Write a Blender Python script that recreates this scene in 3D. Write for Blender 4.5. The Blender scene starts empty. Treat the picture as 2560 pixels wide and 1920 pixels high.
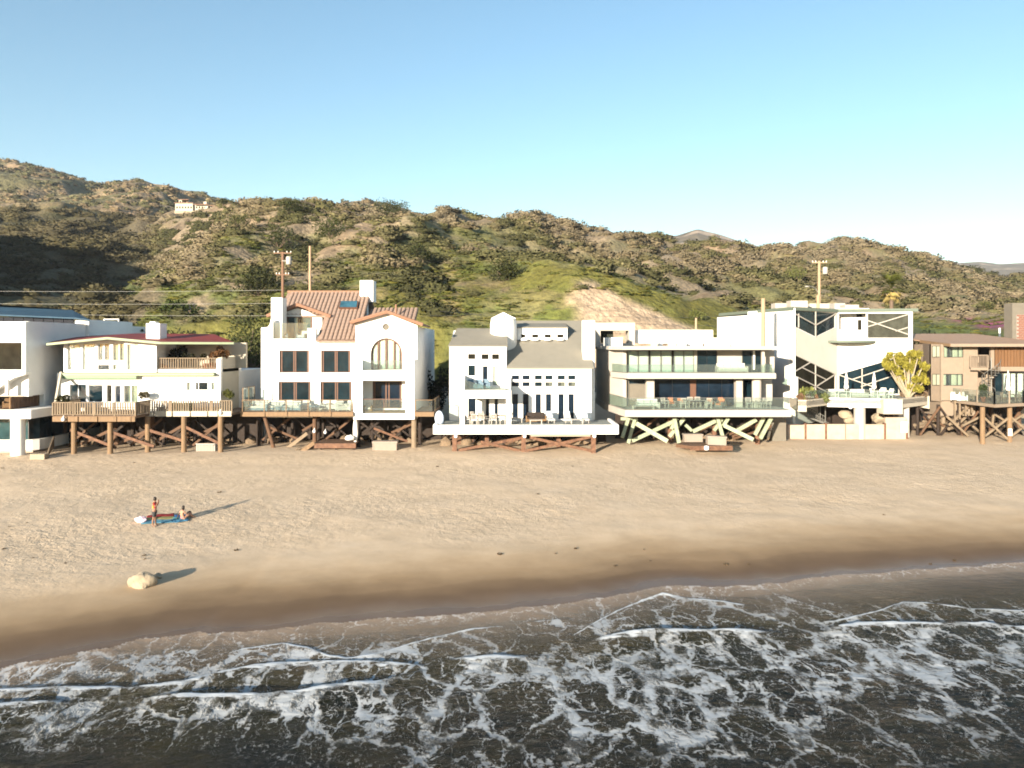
import bpy, bmesh, math, random
import numpy as np
from mathutils import Vector, Matrix
from mathutils.geometry import tessellate_polygon
R = math.radians
scn = bpy.context.scene
COL = scn.collection

# ---------------------------------------------------------------- camera
FPX, HORIZ, CAMZ = 1971.0, 860.0, 9.5          # focal length and horizon row on a 2560 x 1920 frame, eye height
cam = bpy.data.objects.new('camera', bpy.data.cameras.new('camera'))
COL.objects.link(cam)
cam.location = (0, 0, CAMZ)
cam.rotation_euler = (R(90), 0, 0)
cam.data.sensor_width = 36.0
cam.data.lens = 36.0 * FPX / 2560.0
cam.data.shift_y = (HORIZ - 960.0) / 2560.0
cam.data.clip_end = 20000
scn.camera = cam

# ---------------------------------------------------------------- sky, sun, exposure
SUN_AZ, SUN_EL = R(208.5), R(10.8)             # low sun behind the camera, to its left
world = bpy.data.worlds.new('World'); scn.world = world
world.use_nodes = True
wn = world.node_tree.nodes; wl = world.node_tree.links
sky = wn.new('ShaderNodeTexSky'); sky.sky_type = 'NISHITA'; sky.sun_disc = False
sky.sun_elevation = SUN_EL; sky.sun_rotation = SUN_AZ
sky.air_density = 1.0; sky.dust_density = 0.4; sky.ozone_density = 1.5; sky.altitude = 0
hs = wn.new('ShaderNodeHueSaturation'); hs.inputs['Hue'].default_value = .492; hs.inputs['Saturation'].default_value = 1.12
wl.new(sky.outputs[0], hs.inputs['Color']); wl.new(hs.outputs[0], wn['Background'].inputs[0])
wn['Background'].inputs[1].default_value = 0.073
sun = bpy.data.objects.new('sun', bpy.data.lights.new('sun', 'SUN'))
COL.objects.link(sun)
sun.data.energy = 5.0; sun.data.angle = R(0.5); sun.data.color = (1.0, 0.875, 0.70)
SUNV = Vector((math.sin(SUN_AZ) * math.cos(SUN_EL), math.cos(SUN_AZ) * math.cos(SUN_EL), math.sin(SUN_EL)))
sun.rotation_euler = SUNV.to_track_quat('Z', 'Y').to_euler()
sun.location = (-40, -100, 60)
vs = scn.view_settings
vs.view_transform = 'Standard'; vs.look = 'None'; vs.gamma = 1.0; vs.use_curve_mapping = False
vs.exposure = 1.8
scn.cycles.max_bounces = 4; scn.cycles.diffuse_bounces = 2; scn.cycles.glossy_bounces = 2; scn.cycles.transmission_bounces = 2; scn.cycles.transparent_max_bounces = 10
scn.cycles.use_adaptive_sampling = True; scn.cycles.adaptive_threshold = 0.02
scn.cycles.filter_width = 1.8
scn.cycles.caustics_reflective = False; scn.cycles.caustics_refractive = False

# ---------------------------------------------------------------- helpers
rng = np.random.default_rng(11)
rnd = random.Random(5)

def W(x, y, Y):
    """world point seen at photograph pixel (x, y) at distance Y in front of the camera"""
    return Vector(((x - 1280.0) / FPX * Y, Y, CAMZ - (y - HORIZ) / FPX * Y))
def ray_plane(x, y, p, n):
    d = Vector(((x - 1280.0) / FPX, 1.0, -(y - HORIZ) / FPX)); o = Vector((0, 0, CAMZ))
    return o + d * ((p - o).dot(n) / d.dot(n))

class View:
    """an enlarged crop of the photograph: offset and scale, so coordinates can be read off the crop"""
    def __init__(s, ox, oy, k): s.ox, s.oy, s.k = ox, oy, k
    def px(s, x, y): return (s.ox + x * s.k, s.oy + y * s.k)
    def w(s, x, y, Y): return W(*s.px(x, y), Y)
    def p(s, x, y, plane): return ray_plane(*s.px(x, y), *plane)
V1 = View(0, 720, .28933); V2 = View(580, 660, .31344); V3 = View(1060, 740, .25316)
V4 = View(1480, 720, .26523); V5 = View(1920, 620, .30132)

MATS = {}
def mat(name, col, rough=.8, var=.12, scale=3.0, bump=0.0, bscale=30.0, metal=0.0, spec=.4, stretch=(1, 1, 1), col2=None):
    """Principled surface with procedural colour variation and fine relief"""
    m = bpy.data.materials.new(name); m.use_nodes = True
    nt = m.node_tree; b = nt.nodes['Principled BSDF']
    b.inputs['Roughness'].default_value = rough; b.inputs['Metallic'].default_value = metal
    b.inputs['Specular IOR Level'].default_value = spec
    tc = nt.nodes.new('ShaderNodeTexCoord'); mp = nt.nodes.new('ShaderNodeMapping')
    mp.inputs['Scale'].default_value = stretch
    nt.links.new(tc.outputs['Object'], mp.inputs[0])
    nz = nt.nodes.new('ShaderNodeTexNoise'); nz.inputs['Scale'].default_value = scale; nz.inputs['Detail'].default_value = 5; nz.inputs['Roughness'].default_value = .65
    nt.links.new(mp.outputs[0], nz.inputs[0])
    rp = nt.nodes.new('ShaderNodeValToRGB'); rp.color_ramp.elements[0].position = .3; rp.color_ramp.elements[1].position = .7
    c = Vector(col); c2 = Vector(col2) if col2 else c * (1 + var)
    a = c * (1 - var)
    rp.color_ramp.elements[0].color = (*a, 1); rp.color_ramp.elements[1].color = (*[min(1, q) for q in c2], 1)
    nt.links.new(nz.outputs[0], rp.inputs[0]); nt.links.new(rp.outputs[0], b.inputs['Base Color'])
    if bump:
        n2 = nt.nodes.new('ShaderNodeTexNoise'); n2.inputs['Scale'].default_value = bscale; n2.inputs['Detail'].default_value = 3
        nt.links.new(mp.outputs[0], n2.inputs[0])
        bp = nt.nodes.new('ShaderNodeBump'); bp.inputs['Strength'].default_value = bump; bp.inputs['Distance'].default_value = .05
        nt.links.new(n2.outputs[0], bp.inputs['Height']); nt.links.new(bp.outputs[0], b.inputs['Normal'])
    MATS[name] = m
    return m
def attr_mat(name, rough=.9, spec=.2, nscale=.6, namt=.35, bump=.0, bscale=4.0, bdist=.2, trans=0.0):
    """surface whose own colour is stored per vertex (attribute 'tint') with procedural mottling"""
    m = bpy.data.materials.new(name); m.use_nodes = True
    nt = m.node_tree; b = nt.nodes['Principled BSDF']; L = nt.links.new
    b.inputs['Roughness'].default_value = rough; b.inputs['Specular IOR Level'].default_value = spec
    at = nt.nodes.new('ShaderNodeAttribute'); at.attribute_name = 'tint'
    tc = nt.nodes.new('ShaderNodeTexCoord')
    nz = nt.nodes.new('ShaderNodeTexNoise'); nz.inputs['Scale'].default_value = nscale; nz.inputs['Detail'].default_value = 6; nz.inputs['Roughness'].default_value = .7
    L(tc.outputs['Object'], nz.inputs[0])
    mr = nt.nodes.new('ShaderNodeMapRange'); mr.inputs[1].default_value = .3; mr.inputs[2].default_value = .7
    mr.inputs[3].default_value = 1 - namt; mr.inputs[4].default_value = 1 + namt
    L(nz.outputs[0], mr.inputs[0])
    vm = nt.nodes.new('ShaderNodeVectorMath'); vm.operation = 'SCALE'
    L(at.outputs['Color'], vm.inputs[0]); L(mr.outputs[0], vm.inputs['Scale'])
    L(vm.outputs[0], b.inputs['Base Color'])
    if bump:
        n2 = nt.nodes.new('ShaderNodeTexNoise'); n2.inputs['Scale'].default_value = bscale; n2.inputs['Detail'].default_value = 5
        L(tc.outputs['Object'], n2.inputs[0])
        bp = nt.nodes.new('ShaderNodeBump'); bp.inputs['Strength'].default_value = bump; bp.inputs['Distance'].default_value = bdist
        L(n2.outputs[0], bp.inputs['Height']); L(bp.outputs[0], b.inputs['Normal'])
    if trans:
        tr = nt.nodes.new('ShaderNodeBsdfTranslucent'); mx = nt.nodes.new('ShaderNodeMixShader'); mx.inputs[0].default_value = trans
        L(vm.outputs[0], tr.inputs[0]); L(b.outputs[0], mx.inputs[1]); L(tr.outputs[0], mx.inputs[2])
        L(mx.outputs[0], nt.nodes['Material Output'].inputs[0])
    return m

class MB:
    """collects shapes and links them as one mesh object"""
    def __init__(s): s.v = []; s.f = []
    def add(s, vs_, fs):
        o = len(s.v); s.v += [tuple(p) for p in vs_]; s.f += [tuple(i + o for i in f) for f in fs]; return s
    def hexa(s, a, b, c, d, e, f, g, h):
        return s.add([a, b, c, d, e, f, g, h], [(3, 2, 1, 0), (4, 5, 6, 7), (0, 1, 5, 4), (1, 2, 6, 5), (2, 3, 7, 6), (3, 0, 4, 7)])
    def box(s, x0, x1, y0, y1, z0, z1):
        if x0 > x1: x0, x1 = x1, x0
        if y0 > y1: y0, y1 = y1, y0
        if z0 > z1: z0, z1 = z1, z0
        return s.hexa((x0, y0, z0), (x1, y0, z0), (x1, y1, z0), (x0, y1, z0), (x0, y0, z1), (x1, y0, z1), (x1, y1, z1), (x0, y1, z1))
    def bar(s, p, q, w, h=None, up=None):
        """straight timber from p to q, w wide and h deep"""
        h = h or w; p = Vector(p); q = Vector(q); d = (q - p).normalized()
        up = Vector(up) if up else (Vector((0, 1, 0)) if abs(d.y) < .9 else Vector((0, 0, 1)))
        a = d.cross(up).normalized() * (w / 2); b = d.cross(a).normalized() * (h / 2)
        return s.hexa(p - a - b, p + a - b, p + a + b, p - a + b, q - a - b, q + a - b, q + a + b, q - a + b)
    def tube(s, p, q, r0, r1=None, n=10, cap=True):
        r1 = r0 if r1 is None else r1; p = Vector(p); q = Vector(q); d = (q - p).normalized()
        a = d.orthogonal().normalized(); b = d.cross(a)
        vs_ = []
        for c, r in ((p, r0), (q, r1)):
            for i in range(n):
                t = 2 * math.pi * i / n; vs_.append(c + a * (r * math.cos(t)) + b * (r * math.sin(t)))
        fs = [(i, (i + 1) % n, n + (i + 1) % n, n + i) for i in range(n)]
        if cap: fs += [tuple(range(n))[::-1], tuple(range(n, 2 * n))]
        return s.add(vs_, fs)
    def path(s, pts, radii, n=7):
        pts = [Vector(p) for p in pts]; vs_ = []; fs = []
        for k, p in enumerate(pts):
            d = (pts[min(k + 1, len(pts) - 1)] - pts[max(k - 1, 0)]).normalized()
            a = d.cross(Vector((.31, .17, .93))).normalized(); b = d.cross(a)
            for i in range(n):
                t = 2 * math.pi * i / n; vs_.append(p + a * (radii[k] * math.cos(t)) + b * (radii[k] * math.sin(t)))
        for k in range(len(pts) - 1):
            fs += [(k * n + i, k * n + (i + 1) % n, (k + 1) * n + (i + 1) % n, (k + 1) * n + i) for i in range(n)]
        fs += [tuple(range(n))[::-1], tuple(range((len(pts) - 1) * n, len(pts) * n))]
        return s.add(vs_, fs)
    def lathe(s, c, prof, n=16, a0=0.0, a1=2 * math.pi):
        c = Vector(c); full = abs(a1 - a0) > 6.2; m = n if full else n + 1; vs_ = []; fs = []
        for r, z in prof:
            for i in range(m):
                t = a0 + (a1 - a0) * i / n; vs_.append((c.x + r * math.cos(t), c.y + r * math.sin(t), c.z + z))
        for k in range(len(prof) - 1):
            for i in range(n):
                j = (i + 1) % m
                fs.append((k * m + i, k * m + j, (k + 1) * m + j, (k + 1) * m + i))
        if full:
            if prof[0][0] > 1e-4: fs.append(tuple(range(m))[::-1])
            if prof[-1][0] > 1e-4: fs.append(tuple(range((len(prof) - 1) * m, len(prof) * m)))
        return s.add(vs_, fs)
    def prism(s, pts, vec, holes=()):
        """polygon (with holes) given a thickness along vec"""
        vec = Vector(vec); loops = [[Vector(p) for p in pts]] + [[Vector(p) for p in h] for h in holes]
        flat = [p for l in loops for p in l]; n = len(flat)
        tris = tessellate_polygon(loops)
        vs_ = flat + [p + vec for p in flat]
        fs = [tuple(t) for t in tris] + [tuple(i + n for i in t[::-1]) for t in tris]
        o = 0
        for l in loops:
            m = len(l)
            fs += [(o + i, o + (i + 1) % m, o + (i + 1) % m + n, o + i + n) for i in range(m)]
            o += m
        return s.add(vs_, fs)
    def build(s, name, m, parent=None, loc=None, smooth=False):
        me = bpy.data.meshes.new(name)
        me.from_pydata(s.v, [], s.f)
        bm = bmesh.new(); bm.from_mesh(me); bmesh.ops.recalc_face_normals(bm, faces=bm.faces); bm.to_mesh(me); bm.free()
        if smooth: me.polygons.foreach_set('use_smooth', [True] * len(me.polygons))
        me.materials.append(MATS[m] if isinstance(m, str) else m)
        return link(name, me, parent, loc)
def world_of(o):
    return o.location + (world_of(o.parent) if o.parent else Vector())
def link(name, me, parent=None, loc=None):
    o = bpy.data.objects.new(name, me); COL.objects.link(o)
    wloc = Vector(loc) if loc is not None else Vector()
    if parent is not None:
        o.parent = parent; o.location = wloc - world_of(parent)
    else:
        o.location = wloc
    return o
def tag(o, label, cat, group=None):
    o['label'] = label; o['category'] = cat
    if group: o['group'] = group
    return o
def thing(name, loc, label, cat, group=None):
    o = bpy.data.objects.new(name, None); COL.objects.link(o); o.location = loc; o.empty_display_size = .3
    return tag(o, label, cat, group)
def kind(o, k): o['kind'] = k; return o
def dup(root, loc, rz=0.0, label=None, scale=None):
    r = root.copy(); COL.objects.link(r); r.location = loc; r.rotation_euler = (0, 0, rz)
    if scale: r.scale = (scale,) * 3
    if label: r['label'] = label
    for ch in list(root.children):
        c = ch.copy(); COL.objects.link(c); c.parent = r
        for g in ch.children:
            d = g.copy(); COL.objects.link(d); d.parent = c
    return r
def local(root):
    """reset helper: parts of things built at the origin keep local coordinates"""
    return root

def np_mesh(name, co, quads=None, tris=None, tint=None, smooth=True, attrs=None):
    me = bpy.data.meshes.new(name)
    polys = []
    if quads is not None and len(quads): polys.append((np.asarray(quads), 4))
    if tris is not None and len(tris): polys.append((np.asarray(tris), 3))
    me.vertices.add(len(co)); me.vertices.foreach_set('co', np.asarray(co, dtype=np.float32).ravel())
    nl = sum(len(p) * k for p, k in polys); npol = sum(len(p) for p, k in polys)
    me.loops.add(nl); me.polygons.add(npol)
    me.loops.foreach_set('vertex_index', np.concatenate([p.ravel() for p, k in polys]).astype(np.int32))
    starts = []; off = 0
    for p, k in polys:
        starts.append(off + np.arange(len(p)) * k); off += len(p) * k
    me.polygons.foreach_set('loop_start', np.concatenate(starts).astype(np.int32))
    if smooth: me.polygons.foreach_set('use_smooth', np.ones(npol, dtype=bool))
    me.update(calc_edges=True)
    if tint is not None:
        a = me.attributes.new('tint', 'FLOAT_COLOR', 'POINT')
        c4 = np.ones((len(co), 4), dtype=np.float32); c4[:, :3] = tint
        a.data.foreach_set('color', c4.ravel())
    for k, v in (attrs or {}).items():
        a = me.attributes.new(k, 'FLOAT', 'POINT'); a.data.foreach_set('value', np.asarray(v, dtype=np.float32).ravel())
    return me
def grid_quads(nr, nc):
    i = np.arange(nr - 1)[:, None] * nc + np.arange(nc - 1)[None, :]
    return np.stack([i, i + 1, i + nc + 1, i + nc], -1).reshape(-1, 4)
_T = np.random.default_rng(3).random((256, 256))
def vn(x, y, seed=0):
    x = np.asarray(x, float) + seed * 17.13; y = np.asarray(y, float) + seed * 31.7
    xi = np.floor(x).astype(int); yi = np.floor(y).astype(int); fx = x - xi; fy = y - yi
    fx = fx * fx * (3 - 2 * fx); fy = fy * fy * (3 - 2 * fy)
    g = lambda a, b: _T[a % 256, b % 256]
    return (g(xi, yi) * (1 - fx) + g(xi + 1, yi) * fx) * (1 - fy) + (g(xi, yi + 1) * (1 - fx) + g(xi + 1, yi + 1) * fx) * fy
def fbm(x, y, o=4, seed=0):
    s = 0; a = 1; t = 0
    for k in range(o):
        s = s + a * vn(x * 2 ** k, y * 2 ** k, seed + k); t += a; a *= .5
    return s / t - .5
def sstep(a, b, x):
    t = np.clip((x - a) / (b - a), 0, 1); return t * t * (3 - 2 * t)
# ---------------------------------------------------------------- the beach and the sea
SEA = -2.5
def px_curve(pts, z=SEA):
    """photograph pixels on a level plane -> (X, Y) arrays ordered by X"""
    o = []
    for x, y in pts:
        Y = (CAMZ - z) * FPX / (y - HORIZ); o.append(((x - 1280) / FPX * Y, Y))
    o = np.array(o); return o[np.argsort(o[:, 0])]
SWASH = px_curve([(-900, 1830), (-400, 1730), (0, 1668), (104, 1650), (231, 1624), (347, 1598), (498, 1577), (524, 1584), (602, 1574), (665, 1572), (752, 1563), (868, 1553), (1042, 1540),
                  (1180, 1530), (1330, 1516), (1425, 1505), (1540, 1488), (1656, 1466), (1801, 1465), (1888, 1463), (2032, 1445), (2264, 1425), (2553, 1407), (2900, 1390), (3500, 1365)], z=-2.35)
def swash_y(X): return np.interp(X, SWASH[:, 0], SWASH[:, 1]) + .16 * (vn(X * 1.3, X * 0, 4) - .5) * 2 + .12 * (vn(X * 3.1, X * 0, 5) - .5)
def front_y(X): return 73.0 + .15 * np.asarray(X, float)
def sand_z(X, Y):
    X = np.asarray(X, float); Y = np.asarray(Y, float)
    ys = np.interp(X, SWASH[:, 0], SWASH[:, 1]); yf = front_y(X)
    u = (Y - ys) / (yf - ys)
    z = np.where(u < 0, -2.36 + u * 5.0, np.where(u < 1, -2.36 + 2.36 * (1.15 * u - .15 * u * u), 0))
    b = Y - yf                                    # rises to the road bank under and behind the houses
    z = z + np.where(b > 0, 3.6 * sstep(14, 24, b), 0)
    z = z + np.where(u > 0, 1, 0) * (.16 * fbm(X * .12, Y * .2, 3, 2) * np.clip(u * 4, 0, 1) + .05 * fbm(X * .7, Y * .7, 3, 7) * np.clip(u * 3, 0, 1))
    return z
xs = np.concatenate([np.arange(-140, -60, 2.0), np.arange(-60, 75, .3), np.arange(75, 180, 2.5)])
ys = np.concatenate([np.arange(14, 48, .2), np.arange(48, 60, .3), np.arange(60, 80, .3), np.arange(80, 112, .8)])
GX, GY = np.meshgrid(xs, ys); GZ = sand_z(GX, GY)
wet = GY - swash_y(GX); 
wetw = 1 - sstep(-.5, 11.5, wet + 2.6 * fbm(GX * .12, GY * .3, 4, 9) + .8 * fbm(GX * .6, GY * 1.2, 3, 12))
for k_, (o_, a_) in enumerate(((1.3, .09), (2.9, .06), (4.8, .05), (7.0, .04))):
    e_ = wet - o_ - 1.1 * fbm(GX * .10, GY * 0, 3, 201 + k_) * 2 - .35 * np.abs(np.sin(GX * .35 + k_ * 1.7 + 2 * fbm(GX * .1, GY * 0, 2, 211 + k_)))
    wetw = np.clip(wetw + a_ * (1 - sstep(-.05, .12, e_)) - a_ * .12, 0, 1)
film = 1 - sstep(.1, 2.6, wet + 1.2 * fbm(GX * .25, GY * .5, 3, 19))
me = np_mesh('beach', np.stack([GX, GY, GZ], -1).reshape(-1, 3), grid_quads(len(ys), len(xs)), attrs={'wet': wetw, 'film': film, 'dry': sstep(6, 14, wet + 3 * fbm(GX * .1, GY * .2, 3, 23))})
beach = kind(link('beach', me), 'structure')

def sand_material():
    m = bpy.data.materials.new('sand'); m.use_nodes = True; nt = m.node_tree; N = nt.nodes.new; L = nt.links.new
    b = nt.nodes['Principled BSDF']; tc = N('ShaderNodeTexCoord')
    wt = N('ShaderNodeAttribute'); wt.attribute_name = 'wet'; fl = N('ShaderNodeAttribute'); fl.attribute_name = 'film'; dr = N('ShaderNodeAttribute'); dr.attribute_name = 'dry'
    def noise(sc, det=4, ro=.6, vec=None):
        n = N('ShaderNodeTexNoise'); n.inputs['Scale'].default_value = sc; n.inputs['Detail'].default_value = det; n.inputs['Roughness'].default_value = ro
        L(vec or tc.outputs['Object'], n.inputs[0]); return n.outputs[0]
    def ramp(f, c):
        r = N('ShaderNodeValToRGB'); e = r.color_ramp.elements
        e[0].position, e[0].color = c[0][0], (*c[0][1], 1); e[1].position, e[1].color = c[-1][0], (*c[-1][1], 1)
        for p, q in c[1:-1]:
            k = e.new(p); k.color = (*q, 1)
        L(f, r.inputs[0]); return r.outputs[0]
    dry = ramp(noise(.5, 6, .7), [(.3, (.455, .348, .238)), (.55, (.525, .407, .285)), (.75, (.575, .452, .325))])
    damp = ramp(wt.outputs['Fac'], [(0, (1, 1, 1)), (.3, (.84, .79, .71)), (.6, (.60, .53, .43)), (.84, (.40, .335, .26)), (1, (.25, .20, .155))])
    mx = N('ShaderNodeMix'); mx.data_type = 'RGBA'; mx.blend_type = 'MULTIPLY'; mx.inputs[0].default_value = 1
    L(dry, mx.inputs[6]); L(damp, mx.inputs[7]); L(mx.outputs[2], b.inputs['Base Color'])
    rr = N('ShaderNodeMapRange'); rr.inputs[3].default_value = .95; rr.inputs[4].default_value = .2
    L(fl.outputs['Fac'], rr.inputs[0]); L(rr.outputs[0], b.inputs['Roughness']); b.inputs['Specular IOR Level'].default_value = .35
    # footprints and wind-rippled lumps, fading out on the smooth wet slope
    v = N('ShaderNodeTexVoronoi'); v.inputs['Scale'].default_value = 1.7; v.feature = 'SMOOTH_F1'; v.inputs['Smoothness'].default_value = .35
    wp = N('ShaderNodeVectorMath'); wp.operation = 'ADD'; nv = N('ShaderNodeTexNoise'); nv.inputs['Scale'].default_value = 1.1
    L(tc.outputs['Object'], nv.inputs[0]); L(nv.outputs['Color'], wp.inputs[0]); L(tc.outputs['Object'], wp.inputs[1]); L(wp.outputs[0], v.inputs[0])
    h = N('ShaderNodeMath'); h.operation = 'MULTIPLY_ADD'; h.inputs[1].default_value = .8
    L(v.outputs['Distance'], h.inputs[0]); L(noise(3.2, 4, .65), h.inputs[2])
    h2 = N('ShaderNodeMath'); h2.operation = 'MULTIPLY_ADD'; h2.inputs[1].default_value = .8; L(noise(9, 3, .6), h2.inputs[0]); L(h.outputs[0], h2.inputs[2])
    amt = N('ShaderNodeMapRange'); amt.inputs[3].default_value = .06; amt.inputs[4].default_value = 1.0; L(dr.outputs['Fac'], amt.inputs[0])
    pat = N('ShaderNodeMapRange'); pat.inputs[1].default_value = .36; pat.inputs[2].default_value = .64; pat.inputs[3].default_value = .12; L(noise(.075, 4, .65), pat.inputs[0])
    am = N('ShaderNodeMath'); am.operation = 'MULTIPLY'; L(amt.outputs[0], am.inputs[0]); L(pat.outputs[0], am.inputs[1])
    bp = N('ShaderNodeBump'); bp.inputs['Distance'].default_value = .065; L(am.outputs[0], bp.inputs['Strength']); L(h2.outputs[0], bp.inputs['Height']); L(bp.outputs[0], b.inputs['Normal'])
    return m
beach.data.materials.append(sand_material())

# crests (with height, front towards the shore) and foam lines, traced on the water plane: (points, height, width towards the sea, end fade)
CRESTS = [
    ([(-500, 1745), (0, 1728), (170, 1722), (318, 1725), (463, 1708), (550, 1685), (637, 1668), (752, 1659), (926, 1659), (1071, 1668)], .12, .9, .55),
    ([(1059, 1671), (1128, 1653), (1215, 1643), (1290, 1645), (1380, 1640)], .10, .6, .9),
    ([(300, 1757), (376, 1752), (521, 1749), (665, 1749), (752, 1740), (839, 1725), (937, 1717), (1071, 1678)], .24, 1.1, 1.0),
    ([(-600, 1790), (-200, 1780), (0, 1775), (116, 1765), (225, 1763)], .24, 1.3, 1.2),
    ([(1420, 1626), (1511, 1598), (1627, 1584), (1772, 1584), (1859, 1584), (1984, 1585)], .22, .9, 1.1),
    ([(2040, 1582), (2148, 1563), (2229, 1561), (2351, 1563), (2466, 1562), (2546, 1575), (2800, 1570)], .14, .8, .7),
]
LINES = [
    ([(530, 1641), (608, 1616), (706, 1603), (770, 1613), (822, 1633), (868, 1639), (937, 1630), (1013, 1607), (1100, 1584), (1186, 1566), (1256, 1562), (1276, 1580)], 1.0),
    ([(1405, 1598), (1483, 1555), (1540, 1523), (1604, 1497), (1656, 1481), (1720, 1491), (1778, 1495), (1859, 1506), (1890, 1516)], 1.0),
    ([(1930, 1478), (1963, 1485), (2021, 1508), (2079, 1526), (2136, 1534)], .75),
    ([(2034, 1556), (2100, 1545), (2148, 1534), (2200, 1522), (2254, 1502), (2322, 1504), (2437, 1517), (2524, 1521), (2700, 1515)], .9),
    ([(0, 1690), (60, 1672), (150, 1655), (240, 1650)], .5),
    ([(1290, 1552), (1380, 1545), (1440, 1540)], .5),
]
# patches of drifting foam: pixel centre, pixel radii, strength
PATCH = [(3150, 1620, 450, 90, .75), (3300, 1760, 500, 120, .5), (-450, 1740, 420, 60, .55), (-500, 1830, 500, 60, .4), (1500, 1760, 1100, 150, .20), (700, 1700, 700, 50, .2), (2250, 1660, 420, 85, .95), (1900, 1640, 330, 60, .7), (1560, 1700, 330, 70, .62), (1400, 1760, 300, 80, .55), (1750, 1800, 380, 90, .48), (1250, 1700, 160, 60, .6), (1100, 1800, 260, 90, .42),
         (2450, 1560, 200, 40, .6), (1700, 1545, 330, 45, .6), (1000, 1640, 200, 32, .55), (700, 1640, 260, 40, .45), (350, 1660, 300, 34, .42), (100, 1690, 200, 30, .45), (100, 1800, 200, 45, .75),
         (560, 1800, 320, 50, .3), (850, 1790, 200, 60, .45), (1850, 1890, 300, 60, .36), (1200, 1890, 300, 50, .33), (2400, 1760, 260, 60, .45), (650, 1700, 240, 20, .55), (2200, 1850, 200, 50, .3), (480, 1640, 60, 30, .4), (900, 1690, 250, 26, .5)]
wx = np.concatenate([np.arange(-60, -22, .7), np.arange(-22, 31, .09), np.arange(31, 75, .8)])
wy = np.concatenate([np.arange(4, 21, .8), np.arange(21, 30, .05), np.arange(30, 48.6, .07)])
SX, SY = np.meshgrid(wx, wy)
H = .07 * fbm(SX * .5, SY * .9, 4, 31) + .035 * fbm(SX * 2.2, SY * 3.2, 3, 33)
H *= 1.0
F = np.zeros_like(SX); BRK = np.zeros_like(SX)
wob = .22 * fbm(SX * 1.1, SY * .2, 4, 41); wob2 = .30 * fbm(SX * 2.6, SY * 2.2, 4, 43)
for pts, hgt, wid, fade in CRESTS:
    c = px_curve(pts); d = SY - (np.interp(SX, c[:, 0], c[:, 1]) + wob * .8)
    e = sstep(c[0, 0] - .2, c[0, 0] + 2.2 * fade, SX) * (1 - sstep(c[-1, 0] - 2.2 * fade, c[-1, 0] + .2, SX))
    w1 = wid * (1 + .3 * vn(SX * .4, SY * 0, 51))
    h = np.where(d < 0, np.exp(-(d / w1) ** 2), np.exp(-(d / .22) ** 2)) - .18 * np.exp(-((d - .6) / .4) ** 2)
    H += hgt * e * h * (1 + .25 * fbm(SX * 1.5, SY, 3, 52))
    dd = d + wob2
    top = np.where(dd > 0, np.exp(-(dd / .14) ** 2), np.exp(-(dd / (.42 * (.5 + hgt * 3.2) * (.55 + .9 * vn(SX * .9, SY * 0, 55)))) ** 2))
    tail = np.where(dd < 0, np.exp(dd / (.22 + hgt * 1.6)), 0) * (.62 + 1.5 * fbm(SX * 2.2, SY * 2.0, 4, 58))
    BRK = np.maximum(BRK, e * np.maximum(top * (.78 + 1.3 * fbm(SX * 1.7, SY * 5, 4, 57)), tail * .62))
    F = np.maximum(F, e * np.where(dd < 0, .62 * np.exp(dd / (wid * 1.0)), 0))
for pts, st in LINES:
    c = px_curve(pts, -2.4); d = SY - (np.interp(SX, c[:, 0], c[:, 1]) + wob * .35) + wob2 * .5
    e = sstep(c[0, 0] - .1, c[0, 0] + .9, SX) * (1 - sstep(c[-1, 0] - .9, c[-1, 0] + .1, SX))
    wl_ = .10 + .22 * vn(SX * .8, SY * 0, 59) ** 1.5
    BRK = np.maximum(BRK, st * e * np.where(d > 0, np.exp(-(d / .09) ** 2), np.exp(-(d / wl_) ** 2)) * (.85 + .9 * fbm(SX * 1.9, SY * 3, 4, 60)))
    F = np.maximum(F, e * np.where(d < .05, .6 * np.exp(d / 1.3), 0))
    H += .05 * e * np.where(d > 0, np.exp(-(d / .07) ** 2), np.exp(-(d / .4) ** 2))
PXX = 1280 + SX / SY * FPX; PYY = HORIZ + (CAMZ - SEA) * FPX / SY
for cx, cy, rx, ry, st in PATCH:
    g = np.exp(-((PXX - cx) / rx) ** 2 - ((PYY - cy) / ry) ** 2)
    F = 1 - (1 - F) * (1 - st * g)
F = np.clip(F * (1 + .9 * fbm(SX * .45, SY * .6, 4, 61)), 0, 1)
sw = swash_y(SX); ds = sw - SY                                  # metres seaward of the swash edge
edge = np.exp(-(ds / .10) ** 2) * (.55 + .5 * vn(SX * 2, SY * 0, 71)) * (.35 + .65 * (vn(SX * .35, SY * 0, 73) > .4))
BRK = np.maximum(BRK, edge * .55)
F = np.maximum(F, np.clip(.26 * np.exp(-ds / .7), 0, 1) * (ds > 0))
shal = np.exp(-np.clip(ds, 0, 99) / 3.2)
Zs = SEA + H * np.clip(.25 + ds / 6, 0, 1) ** .6
Zw = np.maximum(Zs, sand_z(SX, SY) + .015 + .03 * BRK)
keep = (ds > -.02)
q = grid_quads(len(wy), len(wx)); kq = keep.ravel()[q].all(1)
me = np_mesh('sea', np.stack([SX, SY, Zw], -1).reshape(-1, 3), q[kq], attrs={'foam': F, 'crest': BRK, 'shallow': shal})
sea = kind(link('sea', me), 'structure')

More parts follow.
